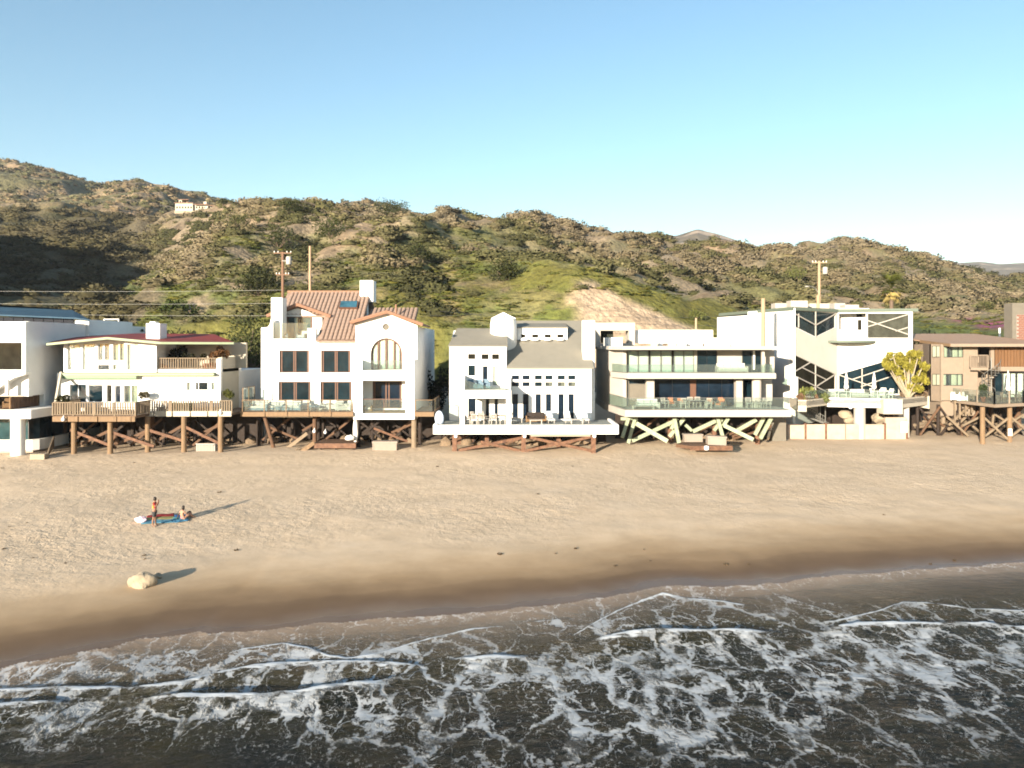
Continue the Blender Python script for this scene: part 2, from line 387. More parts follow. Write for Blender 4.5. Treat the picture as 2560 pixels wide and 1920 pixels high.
def sea_material():
    m = bpy.data.materials.new('sea_water'); m.use_nodes = True; nt = m.node_tree; N = nt.nodes.new; L = nt.links.new
    b = nt.nodes['Principled BSDF']; tc = N('ShaderNodeTexCoord')
    at = {}
    for k in ('foam', 'crest', 'shallow'):
        a = N('ShaderNodeAttribute'); a.attribute_name = k; at[k] = a.outputs['Fac']
    def math_(op, a, c, d=None):
        n = N('ShaderNodeMath'); n.operation = op
        for i, q_ in enumerate((a, c, d)):
            if q_ is None: continue
            if isinstance(q_, (int, float)): n.inputs[i].default_value = q_
            else: L(q_, n.inputs[i])
        return n.outputs[0]
    def noise(sc, det=4, ro=.6, vec=None, col=False):
        n = N('ShaderNodeTexNoise'); n.inputs['Scale'].default_value = sc; n.inputs['Detail'].default_value = det; n.inputs['Roughness'].default_value = ro
        L(vec or tc.outputs['Object'], n.inputs[0]); return n.outputs['Color' if col else 0]
    def rng_(v, a, c, d=0., e=1., sm=True):
        n = N('ShaderNodeMapRange'); n.interpolation_type = 'SMOOTHSTEP' if sm else 'LINEAR'
        for i, q_ in ((1, a), (2, c), (3, d), (4, e)):
            if isinstance(q_, (int, float)): n.inputs[i].default_value = q_
            else: L(q_, n.inputs[i])
        L(v, n.inputs[0]); return n.outputs[0]
    # warped coordinates: foam drawn out in strings
    mp = N('ShaderNodeMapping'); mp.inputs['Rotation'].default_value = (0, 0, R(28)); mp.inputs['Scale'].default_value = (1.0, .62, 1)
    L(tc.outputs['Object'], mp.inputs[0])
    wv = N('ShaderNodeVectorMath'); wv.operation = 'MULTIPLY_ADD'; wv.inputs[1].default_value = (2.3, 2.3, 0)
    L(noise(.6, 5, .62, mp.outputs[0], True), wv.inputs[0]); L(mp.outputs[0], wv.inputs[2])
    def ridge(sc, vec, det=2):
        n = noise(sc, det, .55, vec); return math_('SUBTRACT', 1.0, math_('MULTIPLY', math_('ABSOLUTE', math_('SUBTRACT', n, .5), 0), 5.0))
    def lace(sc):
        v = N('ShaderNodeTexVoronoi'); v.feature = 'DISTANCE_TO_EDGE'; v.inputs['Scale'].default_value = sc; L(wv.outputs[0], v.inputs[0])
        return math_('SUBTRACT', 1.0, math_('MULTIPLY', v.outputs['Distance'], 2.3))
    big = rng_(noise(.5, 4, .6, mp.outputs[0]), .3, .7, .05, .86, False)
    dens = math_('MULTIPLY', at['foam'], big)
    fine = math_('MULTIPLY', math_('SUBTRACT', noise(6, 4, .7), .5), .16)
    def net(sc, w0, off):
        v = N('ShaderNodeTexVoronoi'); v.feature = 'DISTANCE_TO_EDGE'; v.inputs['Scale'].default_value = sc; L(wv.outputs[0], v.inputs[0])
        d = math_('ADD', v.outputs['Distance'], fine); w_ = math_('MULTIPLY', math_('MAXIMUM', math_('SUBTRACT', dens, off), 0.0), w0)
        n = N('ShaderNodeMapRange'); n.interpolation_type = 'SMOOTHSTEP'; L(d, n.inputs[0]); L(math_('MULTIPLY', w_, .35), n.inputs[1]); L(math_('ADD', w_, .012), n.inputs[2]); n.inputs[3].default_value = 1; n.inputs[4].default_value = 0
        return n.outputs[0]
    fm = math_('MAXIMUM', net(.5, .28, .02), math_('MAXIMUM', math_('MULTIPLY', net(1.25, .27, .16), .95), math_('MULTIPLY', net(3.2, .27, .34), .85)))
    # strings broken up, thinner and more see-through where they drift apart
    fm = math_('MULTIPLY', fm, rng_(noise(2.2, 4, .65, mp.outputs[0]), .34, .56, .12, 1.0))
    fm = math_('MULTIPLY', math_('MULTIPLY', fm, rng_(at['foam'], .03, .16)), rng_(at['foam'], .2, .9, .38, .80))
    cr = rng_(math_('ADD', at['crest'], math_('MULTIPLY', math_('SUBTRACT', noise(5.5, 5, .75), .5), 1.15)), .36, .74)
    foam = math_('MAXIMUM', fm, cr)
    # water body: turbid sandy shallows to dark green blue
    mud = N('ShaderNodeValToRGB'); e = mud.color_ramp.elements
    e[0].position, e[0].color = 0., (.002, .0045, .0052, 1); e[1].position, e[1].color = 1., (.22, .165, .12, 1)
    k = e.new(.22); k.color = (.022, .019, .0075, 1); k = e.new(.6); k.color = (.105, .080, .056, 1)
    turb = math_('ADD', at['shallow'], math_('MULTIPLY', math_('SUBTRACT', noise(.35, 4, .6), .5), .45))
    L(math_('ADD', turb, .04), mud.inputs[0])
    mx = N('ShaderNodeMix'); mx.data_type = 'RGBA'; L(foam, mx.inputs[0]); L(mud.outputs[0], mx.inputs[6]); mx.inputs[7].default_value = (.56, .58, .60, 1)
    L(mx.outputs[2], b.inputs['Base Color'])
    L(rng_(foam, 0, 1, .09, .85, False), b.inputs['Roughness']); b.inputs['IOR'].default_value = 1.33; b.inputs['Specular IOR Level'].default_value = .16
    # ripples
    ms = N('ShaderNodeMapping'); ms.inputs['Scale'].default_value = (1, 1.8, 1); ms.inputs['Rotation'].default_value = (0, 0, R(-12)); L(tc.outputs['Object'], ms.inputs[0])
    hh = math_('ADD', math_('MULTIPLY', noise(1.6, 5, .62, ms.outputs[0]), rng_(foam, 0, .6, 1., .12, False)), math_('MULTIPLY', foam, .2))
    bp = N('ShaderNodeBump'); bp.inputs['Distance'].default_value = .32; L(rng_(at['shallow'], 0., .8, .8, .22, False), bp.inputs['Strength'])
    L(hh, bp.inputs['Height']); L(bp.outputs[0], b.inputs['Normal'])
    return m
SEA_MAT = sea_material(); sea.data.materials.append(SEA_MAT)
# the open sea behind the camera, out to the horizon
MB().box(-3000, 3000, -3000, 24, -3.3, -2.95).build('open_sea', SEA_MAT)
kind(bpy.data.objects['open_sea'], 'structure')
# ---------------------------------------------------------------- road and hills
mat('asphalt', (.05, .05, .052), .9, .2, 2)
kind(MB().box(-300, 400, 98, 109, 3.4, 3.75).build('coast_road', 'asphalt'), 'structure')

def terrain(name, cols, nt_, step, back, noise_fn, col_fn, m):
    X0 = sorted(cols); K = len(cols[X0[0]])
    px = np.arange(X0[0], X0[-1] + 1, step, dtype=float)
    cy = np.stack([np.interp(px, X0, [cols[x][k][0] for x in X0]) for k in range(K)], 0)
    cY = np.stack([np.interp(px, X0, [cols[x][k][1] for x in X0]) for k in range(K)], 0)
    ker = np.array([1, 3, 4, 3, 1]) / 12.
    t = np.linspace(0, K - 1, nt_)
    cz = CAMZ - (cy - HORIZ) / FPX * cY
    def along(a):
        i = np.clip(np.floor(t).astype(int), 0, K - 2); f = (t - i)[:, None]
        return a[i] * (1 - f) + a[i + 1] * f
    Y = along(cY); Z = along(cz)
    def smooth(A, n):
        for _ in range(n):
            P = np.pad(A, ((1, 1), (1, 1)), 'edge'); A = (P[1:-1, 1:-1] * 2 + P[:-2, 1:-1] + P[2:, 1:-1] + P[1:-1, :-2] + P[1:-1, 2:]) / 6
        return A
    Z = smooth(Z, back); X = (px[None, :] - 1280) / FPX * Y
    tt = np.repeat(t[:, None] / (K - 1), len(px), 1)
    Z = Z + noise_fn(X, Y, tt)
    PX = np.repeat(px[None, :], nt_, 0); PY = HORIZ + (CAMZ - Z) * FPX / Y
    gx = np.gradient(Z, axis=1) / np.maximum(np.abs(np.gradient(X, axis=1)), 1e-3); gy = np.gradient(Z, axis=0) / np.maximum(np.abs(np.gradient(Y, axis=0)), 1e-3)
    tint = col_fn(X, Y, Z, PX, PY, gx, gy)
    me = np_mesh(name, np.stack([X, Y, Z], -1).reshape(-1, 3), grid_quads(nt_, len(px)), tint=tint.reshape(-1, 3))
    me.materials.append(m); o = kind(link(name, me), 'structure')
    return o, dict(X=X, Y=Y, Z=Z, PX=PX, PY=PY, px=px)

HILL = {
 -1600: [(985, 108), (900, 112), (800, 122), (700, 140), (640, 160), (600, 185), (600, 230), (680, 320)],
 -900: [(985, 108), (800, 112), (520, 125), (390, 142), (340, 153), (390, 185), (450, 250), (570, 330)],  # this and the next three columns: unseen ridge, raised to shade the canyon
 -600: [(985, 108), (800, 112), (520, 125), (385, 142), (330, 153), (390, 185), (460, 250), (565, 335)],
 -430: [(985, 108), (810, 112), (560, 126), (440, 144), (392, 155), (440, 190), (490, 260), (560, 345)],
 -330: [(985, 108), (830, 112), (640, 127), (505, 146), (478, 160), (510, 200), (515, 275), (560, 365)],
 -120: [(985, 108), (850, 114), (770, 135), (690, 165), (640, 200), (580, 250), (515, 310), (560, 390)],
 0: [(985, 108), (840, 114), (760, 140), (690, 178), (630, 220), (565, 275), (508, 325), (550, 400)],
 200: [(985, 108), (840, 114), (770, 140), (700, 182), (635, 225), (570, 280), (512, 330), (550, 400)],
 290: [(985, 108), (830, 112), (775, 122), (775, 150), (690, 205), (605, 270), (528, 330), (560, 400)],
 380: [(985, 108), (820, 112), (700, 128), (720, 152), (660, 215), (585, 280), (525, 330), (560, 400)],
 470: [(985, 108), (815, 112), (700, 125), (640, 145), (665, 180), (575, 255), (520, 315), (560, 400)],
 560: [(985, 108), (810, 112), (705, 124), (620, 145), (568, 170), (570, 205), (513, 280), (560, 390)],
 640: [(985, 108), (810, 112), (705, 124), (625, 143), (565, 165), (528, 190), (506, 225), (560, 340)],
 720: [(985, 108), (810, 112), (700, 124), (640, 140), (585, 160), (535, 180), (500, 212), (560, 320)],
 840: [(985, 108), (800, 112), (705, 124), (630, 141), (575, 160), (535, 180), (506, 208), (560, 310)],
 960: [(985, 108), (800, 112), (700, 124), (640, 138), (560, 158), (515, 178), (509, 195), (560, 300)],
 1060: [(985, 108), (810, 111), (720, 122), (650, 138), (590, 158), (535, 182), (512, 200), (560, 300)],
 1180: [(985, 108), (830, 111), (745, 120), (690, 130), (640, 150), (570, 185), (518, 212), (570, 310)],
 1300: [(985, 108), (840, 111), (770, 117), (695, 126), (655, 134), (590, 185), (530, 225), (580, 320)],
 1440: [(985, 108), (845, 110), (760, 114), (690, 119), (660, 124), (615, 185), (570, 240), (620, 340)],
 1560: [(985, 108), (855, 110), (795, 113), (738, 117), (690, 122.5), (640, 185), (578, 255), (630, 350)],
 1700: [(985, 108), (865, 110), (830, 112), (797, 115.5), (735, 123), (665, 190), (589, 270), (640, 360)],
 1850: [(985, 108), (870, 111), (835, 118), (805, 122), (745, 134), (675, 200), (596, 285), (650, 380)],
 2000: [(985, 108), (880, 112), (830, 122), (780, 140), (725, 170), (660, 225), (600, 300), (650, 400)],
 2136: [(985, 108), (880, 112), (830, 122), (780, 142), (725, 172), (665, 230), (604, 310), (660, 410)],
 2235: [(985, 108), (880, 112), (832, 117), (785, 128), (735, 175), (680, 235), (618, 315), (670, 420)],
 2322: [(985, 108), (880, 112), (833, 117), (790, 128), (745, 178), (700, 240), (641, 325), (690, 430)],
 2437: [(985, 108), (885, 112), (838, 117), (795, 128), (758, 180), (725, 245), (676, 345), (710, 460)],
 2560: [(985, 108), (885, 112), (840, 117), (800, 128), (768, 182), (738, 250), (690, 370), (720, 480)],
 3000: [(985, 108), (890, 112), (850, 124), (815, 145), (790, 190), (760, 270), (715, 420), (750, 560)],
 3800: [(985, 108), (895, 112), (860, 126), (830, 150), (805, 200), (780, 300), (740, 450), (770, 600)],
}
def hill_noise(X, Y, t):
    a = np.clip((Y - 112) / 40, 0, 1)
    g = fbm(X * .035, Y * .022, 4, 81)
    rid = np.abs(fbm(X * .045 + .6 * g, Y * .018, 3, 91))
    return a * (8.0 * g - 11.0 * np.clip(.17 - rid, 0, 1) * 1.8 + 1.8 * fbm(X * .16, Y * .13, 3, 87)) + .5 * np.clip((Y - 110) / 10, 0, 1) * fbm(X * .5, Y * .5, 3, 85)
SOIL = np.array((.27, .19, .12)); GRASS = np.array((.076, .094, .025)); DRYG = np.array((.22, .172, .115)); OLIVE = np.array((.135, .128, .054)); DARKV = np.array((.045, .041, .02))
def region(PX, PY, pts):
    """soft mask of the ground above a line y(x)"""
    return np.interp(PX, [p[0] for p in pts], [p[1] for p in pts])
CUT_TOP = [(1380, 735), (1430, 690), (1480, 700), (1560, 738), (1640, 772), (1700, 798), (1760, 828), (1800, 850)]
GRASS_TOP = [(1050, 700), (1150, 665), (1260, 650), (1400, 662), (1550, 690), (1700, 735), (1850, 770), (2050, 785), (2300, 785), (2600, 795)]
def hill_masks(X, Y, Z, PX, PY):
    n1 = fbm(X * .05, Y * .05, 4, 101); n2 = fbm(X * .2, Y * .2, 4, 103)
    wob_ = 60 * n1 + 45 * n2
    cut = sstep(0, 22, PY - region(PX, PY, CUT_TOP) + 34 * n2) * sstep(1405, 1480, PX + 130 * n2) * (1 - sstep(1745, 1790, PX + 40 * n2)) * (Y < 122)
    gt = region(PX, PY, GRASS_TOP)
    grass = sstep(-14, 14, PY - gt + .55 * wob_) * sstep(1090, 1190, PX + wob_)
    left = sstep(660, 720, PY + wob_ * 1.5) * (1 - sstep(1120, 1220, PX)) * sstep(270, 330, PX) * (.85)
    mid = sstep(560, 640, PY + wob_ * 2.) * (1 - sstep(1150, 1300, PX)) * sstep(450, 560, PX) * .45
    grass = np.clip(np.maximum(np.maximum(grass, left), mid), 0, 1) * (1 - cut)
    bare = sstep(.085, .16, fbm(X * .11, Y * .07, 4, 111)) * .8; bare = np.maximum(bare, sstep(.0, .12, fbm(X * .22, Z * .3, 4, 113) - .02) * .8 * sstep(1000, 1100, PX) * (1 - sstep(1420, 1500, PX)) * sstep(660, 700, PY))
    return cut, grass, bare, n1, n2
def hill_col(X, Y, Z, PX, PY, gx, gy):
    cut, grass, bare, n1, n2 = hill_masks(X, Y, Z, PX, PY)
    base = DRYG + (OLIVE - DRYG) * sstep(-.12, .14, n1)[..., None]
    base = base * (1 + .5 * n2)[..., None]
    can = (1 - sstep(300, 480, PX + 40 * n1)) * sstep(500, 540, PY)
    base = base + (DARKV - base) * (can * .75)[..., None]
    g = GRASS * (1 + 1.0 * n2)[..., None] + np.array((.035, .01, 0)) * sstep(0, .2, n1)[..., None]
    rgt = sstep(1400, 1480, PX); gm = (grass * np.maximum(sstep(-.16, .06, n2 + .5 * n1 + .12 * grass), .92 * rgt))[..., None]; bare = bare * (1 - .9 * rgt * grass)
    c = base + (g - base) * gm
    c = c + (SOIL * (.82 + 1.1 * n2[..., None]) - c) * (bare * (1 - .6 * gm[..., 0]) * (1 - can))[..., None] * .8
    c = c + (np.array((.30, .228, .16)) * (1 + .9 * n2[..., None]) - c) * cut[..., None]
    pink = np.exp(-((PX - 2483) / 36) ** 2 - ((PY - 812) / 8.5) ** 2) * 1.5 + .7 * np.exp(-((PX - 2405) / 30) ** 2 - ((PY - 800) / 5) ** 2)
    c = c + (np.array((.30, .06, .16)) - c) * np.clip(pink * (1 + 2 * n2), 0, 1)[..., None] * .8
    return np.clip(c, .01, .8)
HILL_M = attr_mat('hill_ground', nscale=.8, namt=.4, bump=.9, bscale=1.1, bdist=.6)
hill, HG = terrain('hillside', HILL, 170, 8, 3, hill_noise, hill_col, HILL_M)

MOUNT = {}
SKYL = [(-1600, 420), (-700, 380), (-300, 388), (-100, 392), (0, 396), (50, 400), (130, 416), (200, 438), (245, 449), (290, 440), (340, 437), (390, 447), (430, 462), (470, 476), (503, 473), (540, 488), (573, 503), (625, 492), (694, 502), (760, 507), (856, 493), (926, 500), (1007, 518), (1120, 545), (1400, 620), (1900, 700)]
for x, y in SKYL:
    b0 = max(0, y - 500) * 1.6
    MOUNT[x] = [(610 + b0, 345), (560 + b0, 380), (.45 * y + .55 * 530 + b0 * .7, 470), (.72 * y + .28 * 510 + b0 * .4, 560), (y, 660), (y + 20, 740), (y + 80, 900)]
def mount_noise(X, Y, t):
    g = fbm(X * .009, Y * .009, 4, 121); rid = np.abs(fbm(X * .014 + g, Y * .007, 4, 123))
    fade = 1 - .55 * np.exp(-((Y - 660) / 40) ** 2)
    return fade * (30 * g * .6 - 60 * np.clip(.15 - rid, 0, 1)) * np.clip((Y - 345) / 60, 0, 1) + 3.0 * fbm(X * .06, Y * .06, 4, 125) + 1.2 * fbm(X * .25, Y * .25, 2, 127)
def mount_col(X, Y, Z, PX, PY, gx, gy):
    n1 = fbm(X * .02, Y * .02, 4, 131); n2 = fbm(X * .09, Y * .09, 4, 133)
    base = np.array((.185, .14, .085)) + (np.array((.115, .105, .053)) - np.array((.185, .14, .085))) * sstep(-.1, .12, n1)[..., None]
    base = base * (1 + .6 * n2)[..., None]
    rock = sstep(.10, .19, fbm(X * .035, Y * .05, 4, 137)) + .9 * np.exp(-((PX - 90) / 45) ** 2 - ((PY - 488) / 18) ** 2)
    base = base + (np.array((.30, .215, .14)) - base) * np.clip(rock, 0, 1)[..., None] * .75
    return np.clip(base, .01, .6)
mount, MG = terrain('mountain', MOUNT, 150, 8, 2, mount_noise, mount_col, attr_mat('mountain_ground', nscale=.16, namt=.55, bump=1.0, bscale=.28, bdist=2.5))

FAR1 = {x: [(720, 900), (640, 1250), ((y + 640) / 2, 1400), (y, 1550), (y + 30, 1800)] for x, y in [(1300, 720), (1450, 640), (1500, 605), (1563, 585), (1640, 582), (1690, 588), (1725, 577), (1745, 571), (1765, 577), (1800, 585), (1845, 600), (1900, 615), (1950, 640), (2000, 700), (2300, 720)]}
FAR2 = {x: [(720, 1400), (700, 1900), ((y + 690) / 2, 2200), (y, 2500), (y + 20, 3000)] for x, y in [(2000, 690), (2250, 640), (2330, 644), (2400, 656), (2450, 653), (2500, 660), (2560, 657), (2750, 640), (3100, 610), (3900, 600)]}
def far_noise(X, Y, t): return 14 * fbm(X * .006, Y * .006, 4, 141) * np.clip((t - .2) * 3, 0, 1) * (1 - .6 * np.exp(-((t - .75) / .06) ** 2))
def far_col(X, Y, Z, PX, PY, gx, gy):
    n = fbm(X * .02, Y * .02, 4, 143)
    c = np.array((.12, .095, .06)) * (1 + .9 * n)[..., None]
    return np.clip(c + (np.array((.34, .26, .19)) - c) * sstep(.09, .16, fbm(X * .012, Y * .016, 3, 147))[..., None], .01, .5)
FM = attr_mat('far_ground', nscale=.05, namt=.5, bump=.8, bscale=.07, bdist=8)
terrain('far_peak', FAR1, 60, 8, 1, far_noise, far_col, FM)
terrain('far_hills', FAR2, 60, 8, 1, far_noise, far_col, FM)
# level country behind everything, out to the horizon
kind(MB().box(-3600, 3600, 1500, 3700, -12, -8).build('ground', attr_mat('plain_ground') if False else mat('plain_soil', (.16, .13, .08), .95, .3, .02)), 'structure')

# ---- chaparral: merged shrubs
def ico(sub=1):
    bm = bmesh.new(); bmesh.ops.create_icosphere(bm, subdivisions=sub, radius=1.0)
    v = np.array([x.co[:] for x in bm.verts]); f = np.array([[q.index for q in p.verts] for p in bm.faces]); bm.free(); return v, f
ICO1, ICO2 = ico(1), ico(2)
def shrub_proto(seed, leaves, sub, size=.26):
    """a rounded bush: a lumpy inner mass with many leaf sprays standing off it; returns verts, tris, shade per vertex (leaf tone)"""
    r = np.random.default_rng(seed); v, f = (ICO1, ICO2)[sub - 1]
    lump = 1 + .55 * (np.array([vn(p[0] * 1.6 + 9, p[1] * 1.6 + p[2] * 1.3, seed) for p in v]) - .5)
    core = v * lump[:, None] * np.array((.72, .72, .62)); core[:, 2] = np.maximum(core[:, 2], -.25)
    d = r.normal(size=(leaves, 3)); d[:, 2] = np.abs(d[:, 2]) * .9 - .18; d /= np.linalg.norm(d, axis=1)[:, None]
    rad = (.70 + .40 * r.random(leaves) ** .8) * (1 + .5 * (np.array([vn(p[0] * 1.6 + 9, p[1] * 1.6 + p[2] * 1.3, seed) for p in d]) - .5))
    c = d * rad[:, None] * np.array((1, 1, .85))
    a = r.normal(size=(leaves, 3)) * .8 + d * .4; a /= np.linalg.norm(a, axis=1)[:, None]
    b = np.cross(a, r.normal(size=(leaves, 3))); b /= np.linalg.norm(b, axis=1)[:, None]
    s = size * (.6 + .8 * r.random(leaves))[:, None]
    lv = np.stack([c - a * s - b * s * .5, c + a * s * .2 - b * s * .7, c + a * s * 1.1 + b * s * .2, c - a * s * .2 + b * s * .7], 1).reshape(-1, 3)
    fl = np.einsum('ij,ij->i', np.cross(a, b), d) < 0; b[fl] *= -1
    lv = np.stack([c - a * s - b * s * .5, c + a * s * .2 - b * s * .7, c + a * s * 1.1 + b * s * .2, c - a * s * .2 + b * s * .7], 1).reshape(-1, 3)
    nrm = np.concatenate([core / np.linalg.norm(core, axis=1)[:, None], np.repeat(d, 4, 0)]) + np.array((0, 0, .25))
    n0 = len(core); i = n0 + np.arange(leaves)[:, None] * 4
    tris = np.concatenate([f, i + np.array([0, 1, 2]), i + np.array([0, 2, 3])])
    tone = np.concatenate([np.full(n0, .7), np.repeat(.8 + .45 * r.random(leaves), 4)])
    return np.concatenate([core, lv]), tris, tone, nrm / np.linalg.norm(nrm, axis=1)[:, None]
def merge_shrubs(name, protos, pos, scl, tint, m, label, cat, seed=1):
    r = np.random.default_rng(seed); V = []; T = []; C = []; NN = []; off = 0
    for k in range(len(pos)):
        v, t, tone, nv = protos[r.integers(len(protos))]; a = r.random() * 6.28; ca, sa = math.cos(a), math.sin(a)
        q_ = np.stack([v[:, 0] * ca - v[:, 1] * sa, v[:, 0] * sa + v[:, 1] * ca, v[:, 2]], 1) * scl[k] + pos[k]
        nn = np.stack([nv[:, 0] * ca - nv[:, 1] * sa, nv[:, 0] * sa + nv[:, 1] * ca, nv[:, 2]], 1) + np.array((-.1, -.6, .15)); NN.append(nn / np.linalg.norm(nn, axis=1)[:, None]); V.append(q_); T.append(t + off); C.append(tone[:, None] * tint[k]); off += len(v)
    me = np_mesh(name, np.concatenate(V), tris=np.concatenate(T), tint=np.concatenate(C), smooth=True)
    me.normals_split_custom_set_from_vertices(np.concatenate(NN).astype(np.float32))
    me.materials.append(m); o = kind(link(name, me), 'stuff'); return tag(o, label, cat)
LEAF_M = attr_mat('foliage', rough=.85, spec=.15, nscale=2.2, namt=.42, trans=.25)
def sample(G, n, wfun, seed, margin=(-250, 2850)):
    """random points on a terrain, weighted by ground area and by wfun(px, py, X, Y, Z)"""
    r = np.random.default_rng(seed); X, Y, Z = G['X'], G['Y'], G['Z']
    A = np.abs(X[1:, 1:] - X[1:, :-1]) * np.hypot(Y[1:, :-1] - Y[:-1, :-1], Z[1:, :-1] - Z[:-1, :-1])
    w_ = A * wfun(G['PX'], G['PY'], X, Y, Z)[:-1, :-1] * ((G['PX'] > margin[0]) & (G['PX'] < margin[1]))[:-1, :-1]
    p = w_.ravel() / w_.sum(); idx = r.choice(len(p), n, p=p); i, j = np.divmod(idx, X.shape[1] - 1)
    u, v = r.random(n), r.random(n)
    lerp = lambda Q: (Q[i, j] * (1 - u) + Q[i, j + 1] * u) * (1 - v) + (Q[i + 1, j] * (1 - u) + Q[i + 1, j + 1] * u) * v
    return np.stack([lerp(X), lerp(Y), lerp(Z)], 1), lerp(G['PX']), lerp(G['PY'])
PROTOS = [shrub_proto(s, 104, 1, .125) for s in range(200, 207)]
PROTOS_S = [shrub_proto(s, 26, 1, .24) for s in range(220, 225)]
def visible_w(PX, PY, X, Y, Z):
    cut, grass, bare, n1, n2 = hill_masks(X, Y, Z, PX, PY)
    back = np.concatenate([np.diff(PY, axis=0) < 0, np.zeros((1, PY.shape[1]), bool)])     # faces the camera
    w_ = (1 - .985 * cut) * (1 - .975 * grass * sstep(1100, 1180, PX)) * (1 - .55 * grass) * (1 - .75 * bare) * np.where(back, 1, .25)
    clump = sstep(-.14, .10, fbm(X * .09, Y * .09, 3, 151)) * .85 + .15
    return w_ * clump * (Y > 112) * (1 - .6 * sstep(230, 330, Y))
def shrub_tints(P, px, py, seed):
    r = np.random.default_rng(seed); n = len(P); n1 = fbm(P[:, 0] * .06, P[:, 1] * .06, 3, 161)
    grey = np.array((.200, .166, .108)); brown = np.array((.168, .136, .080)); olive = np.array((.122, .114, .050)); dark = np.array((.066, .066, .027))
    k = .38 * r.random(n) + .22 + n1 * 2.2 + .22 * sstep(640, 760, py) - .10 * sstep(1500, 1900, px)
    stops = [-.05, .28, .55, .85]; t = np.stack([np.interp(k, stops, [c_[i] for c_ in (grey, brown, olive, dark)]) for i in range(3)], 1)
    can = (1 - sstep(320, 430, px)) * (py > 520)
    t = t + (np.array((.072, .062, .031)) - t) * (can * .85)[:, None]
    return t * (.82 + .36 * r.random(n))[:, None]
P, ppx, ppy = sample(HG, 6200, visible_w, 171)
r_ = np.random.default_rng(172)
sz = (.8 + 1.6 * r_.random(len(P)) ** 1.6) * (1 + .25 * sstep(200, 320, P[:, 1])) * (1 + .35 * (1 - sstep(300, 420, ppx)))
scl = np.stack([sz * (1.0 + .5 * r_.random(len(P))), sz * (1.0 + .5 * r_.random(len(P))), sz * (.55 + .32 * r_.random(len(P)))], 1)
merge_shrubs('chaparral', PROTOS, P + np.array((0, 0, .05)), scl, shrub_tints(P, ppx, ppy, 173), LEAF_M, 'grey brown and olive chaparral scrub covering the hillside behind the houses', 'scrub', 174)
P, ppx, ppy = sample(MG, 2600, lambda PX, PY, X, Y, Z: sstep(-.12, .12, fbm(X * .03, Y * .03, 3, 181)) + .15, 182, (-200, 1150))
sz = 1.8 + 2.6 * r_.random(len(P)) ** 2
scl = np.stack([sz, sz, sz * .7], 1)
tt_ = np.where((r_.random(len(P)) < .5)[:, None], np.array((.19, .145, .085)), np.array((.10, .096, .046))) * (.7 + .6 * r_.random(len(P)))[:, None]
merge_shrubs('mountain_scrub', PROTOS_S, P, scl, tt_, LEAF_M, 'fine brown scrub on the distant mountain at upper left', 'scrub', 184)
# low green herbs and tufts on the grassy slopes
def grass_w(PX, PY, X, Y, Z):
    cut, grass, bare, n1, n2 = hill_masks(X, Y, Z, PX, PY); return (grass * (1 - cut) + .03) * (Y > 110) * (Y < 200) * sstep(-.1, .1, n2) * (1 - .75 * sstep(1150, 1250, PX))
P, ppx, ppy = sample(HG, 3800, grass_w, 191)
sz = .3 + .5 * r_.random(len(P)) ** 2
scl = np.stack([sz * 1.6, sz * 1.6, sz * .4], 1)
tt_ = (np.array((.082, .10, .027))[None] + np.array((.06, .03, .0))[None] * (r_.random(len(P)) ** 2)[:, None]) * (.6 + .7 * r_.random(len(P)))[:, None]
merge_shrubs('hill_grass', PROTOS_S, P, scl, tt_, LEAF_M, 'bright green grass and low herbs on the lower slopes', 'grass', 194)
# ---------------------------------------------------------------- materials for buildings and things
mat('stucco_white', (.80, .785, .75), .85, .035, .8, .25, 25)
mat('paint_white', (.80, .79, .76), .6, .03, 1.5)
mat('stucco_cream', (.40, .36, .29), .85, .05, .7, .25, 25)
mat('stucco_shaded', (.46, .44, .39), .85, .05, .8, .25, 25)  # white stucco dimmed, shade put into the colour of one fold
mat('concrete_pale', (.37, .34, .30), .8, .07, .8, .2, 14)
mat('concrete_grey', (.14, .125, .10), .85, .12, 1.2, .25, 14)
mat('concrete_pink', (.38, .30, .235), .85, .14, 1.6, .3, 9)
mat('deck_grey', (.20, .22, .21), .8, .08, 2)
mat('deck_wood', (.13, .08, .05), .8, .2, 4, .2, 20, stretch=(.4, 3, 3))
mat('wood_weathered', (.185, .140, .095), .85, .2, 3, .25, 20, stretch=(1, 1, .3))
mat('wood_tan', (.175, .112, .062), .8, .18, 2.5, .2, 16, stretch=(2, 2, .4))
mat('wood_brown', (.10, .054, .03), .8, .22, 2.5, .2, 16)
mat('wood_rust', (.10, .045, .026), .75, .3, 3, .25, 14, col2=(.18, .092, .052))
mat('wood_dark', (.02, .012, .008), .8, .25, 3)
mat('frame_brown', (.105, .048, .028), .6, .12, 4)
mat('siding_taupe', (.23, .18, .135), .85, .08, 2, .2, 12)
mat('siding_shingle', (.155, .118, .09), .9, .22, 5, .4, 10, stretch=(1, 1, 3))
mat('siding_slat', (.13, .065, .028), .8, .2, 2, stretch=(2, 2, .3))
mat('roof_brown', (.33, .215, .145), .9, .1, 2, .2, 20)
mat('roof_grey', (.205, .19, .155), .95, .06, 1.3, .35, 40)
mat('roof_red', (.19, .020, .012), .7, .15, 3, .2, 20)
mat('metal_blue', (.035, .07, .105), .6, .12, .6, spec=.08)
mat('metal_black', (.012, .012, .014), .35, .2, 3)
mat('solar_panel', (.01, .012, .018), .6, .2, 3, spec=.1)
mat('green_pale', (.26, .31, .20), .7, .08, 2)
mat('steel_green', (.23, .27, .175), .6, .12, 2.5, col2=(.33, .36, .25))
mat('fascia_green', (.11, .135, .105), .7, .08, 2)
mat('awning_green', (.20, .29, .18), .8, .1, 4, stretch=(6, 1, 1))
mat('tile_clay', (.235, .155, .115), .85, .3, 2.2, .2, 20, col2=(.33, .235, .185))
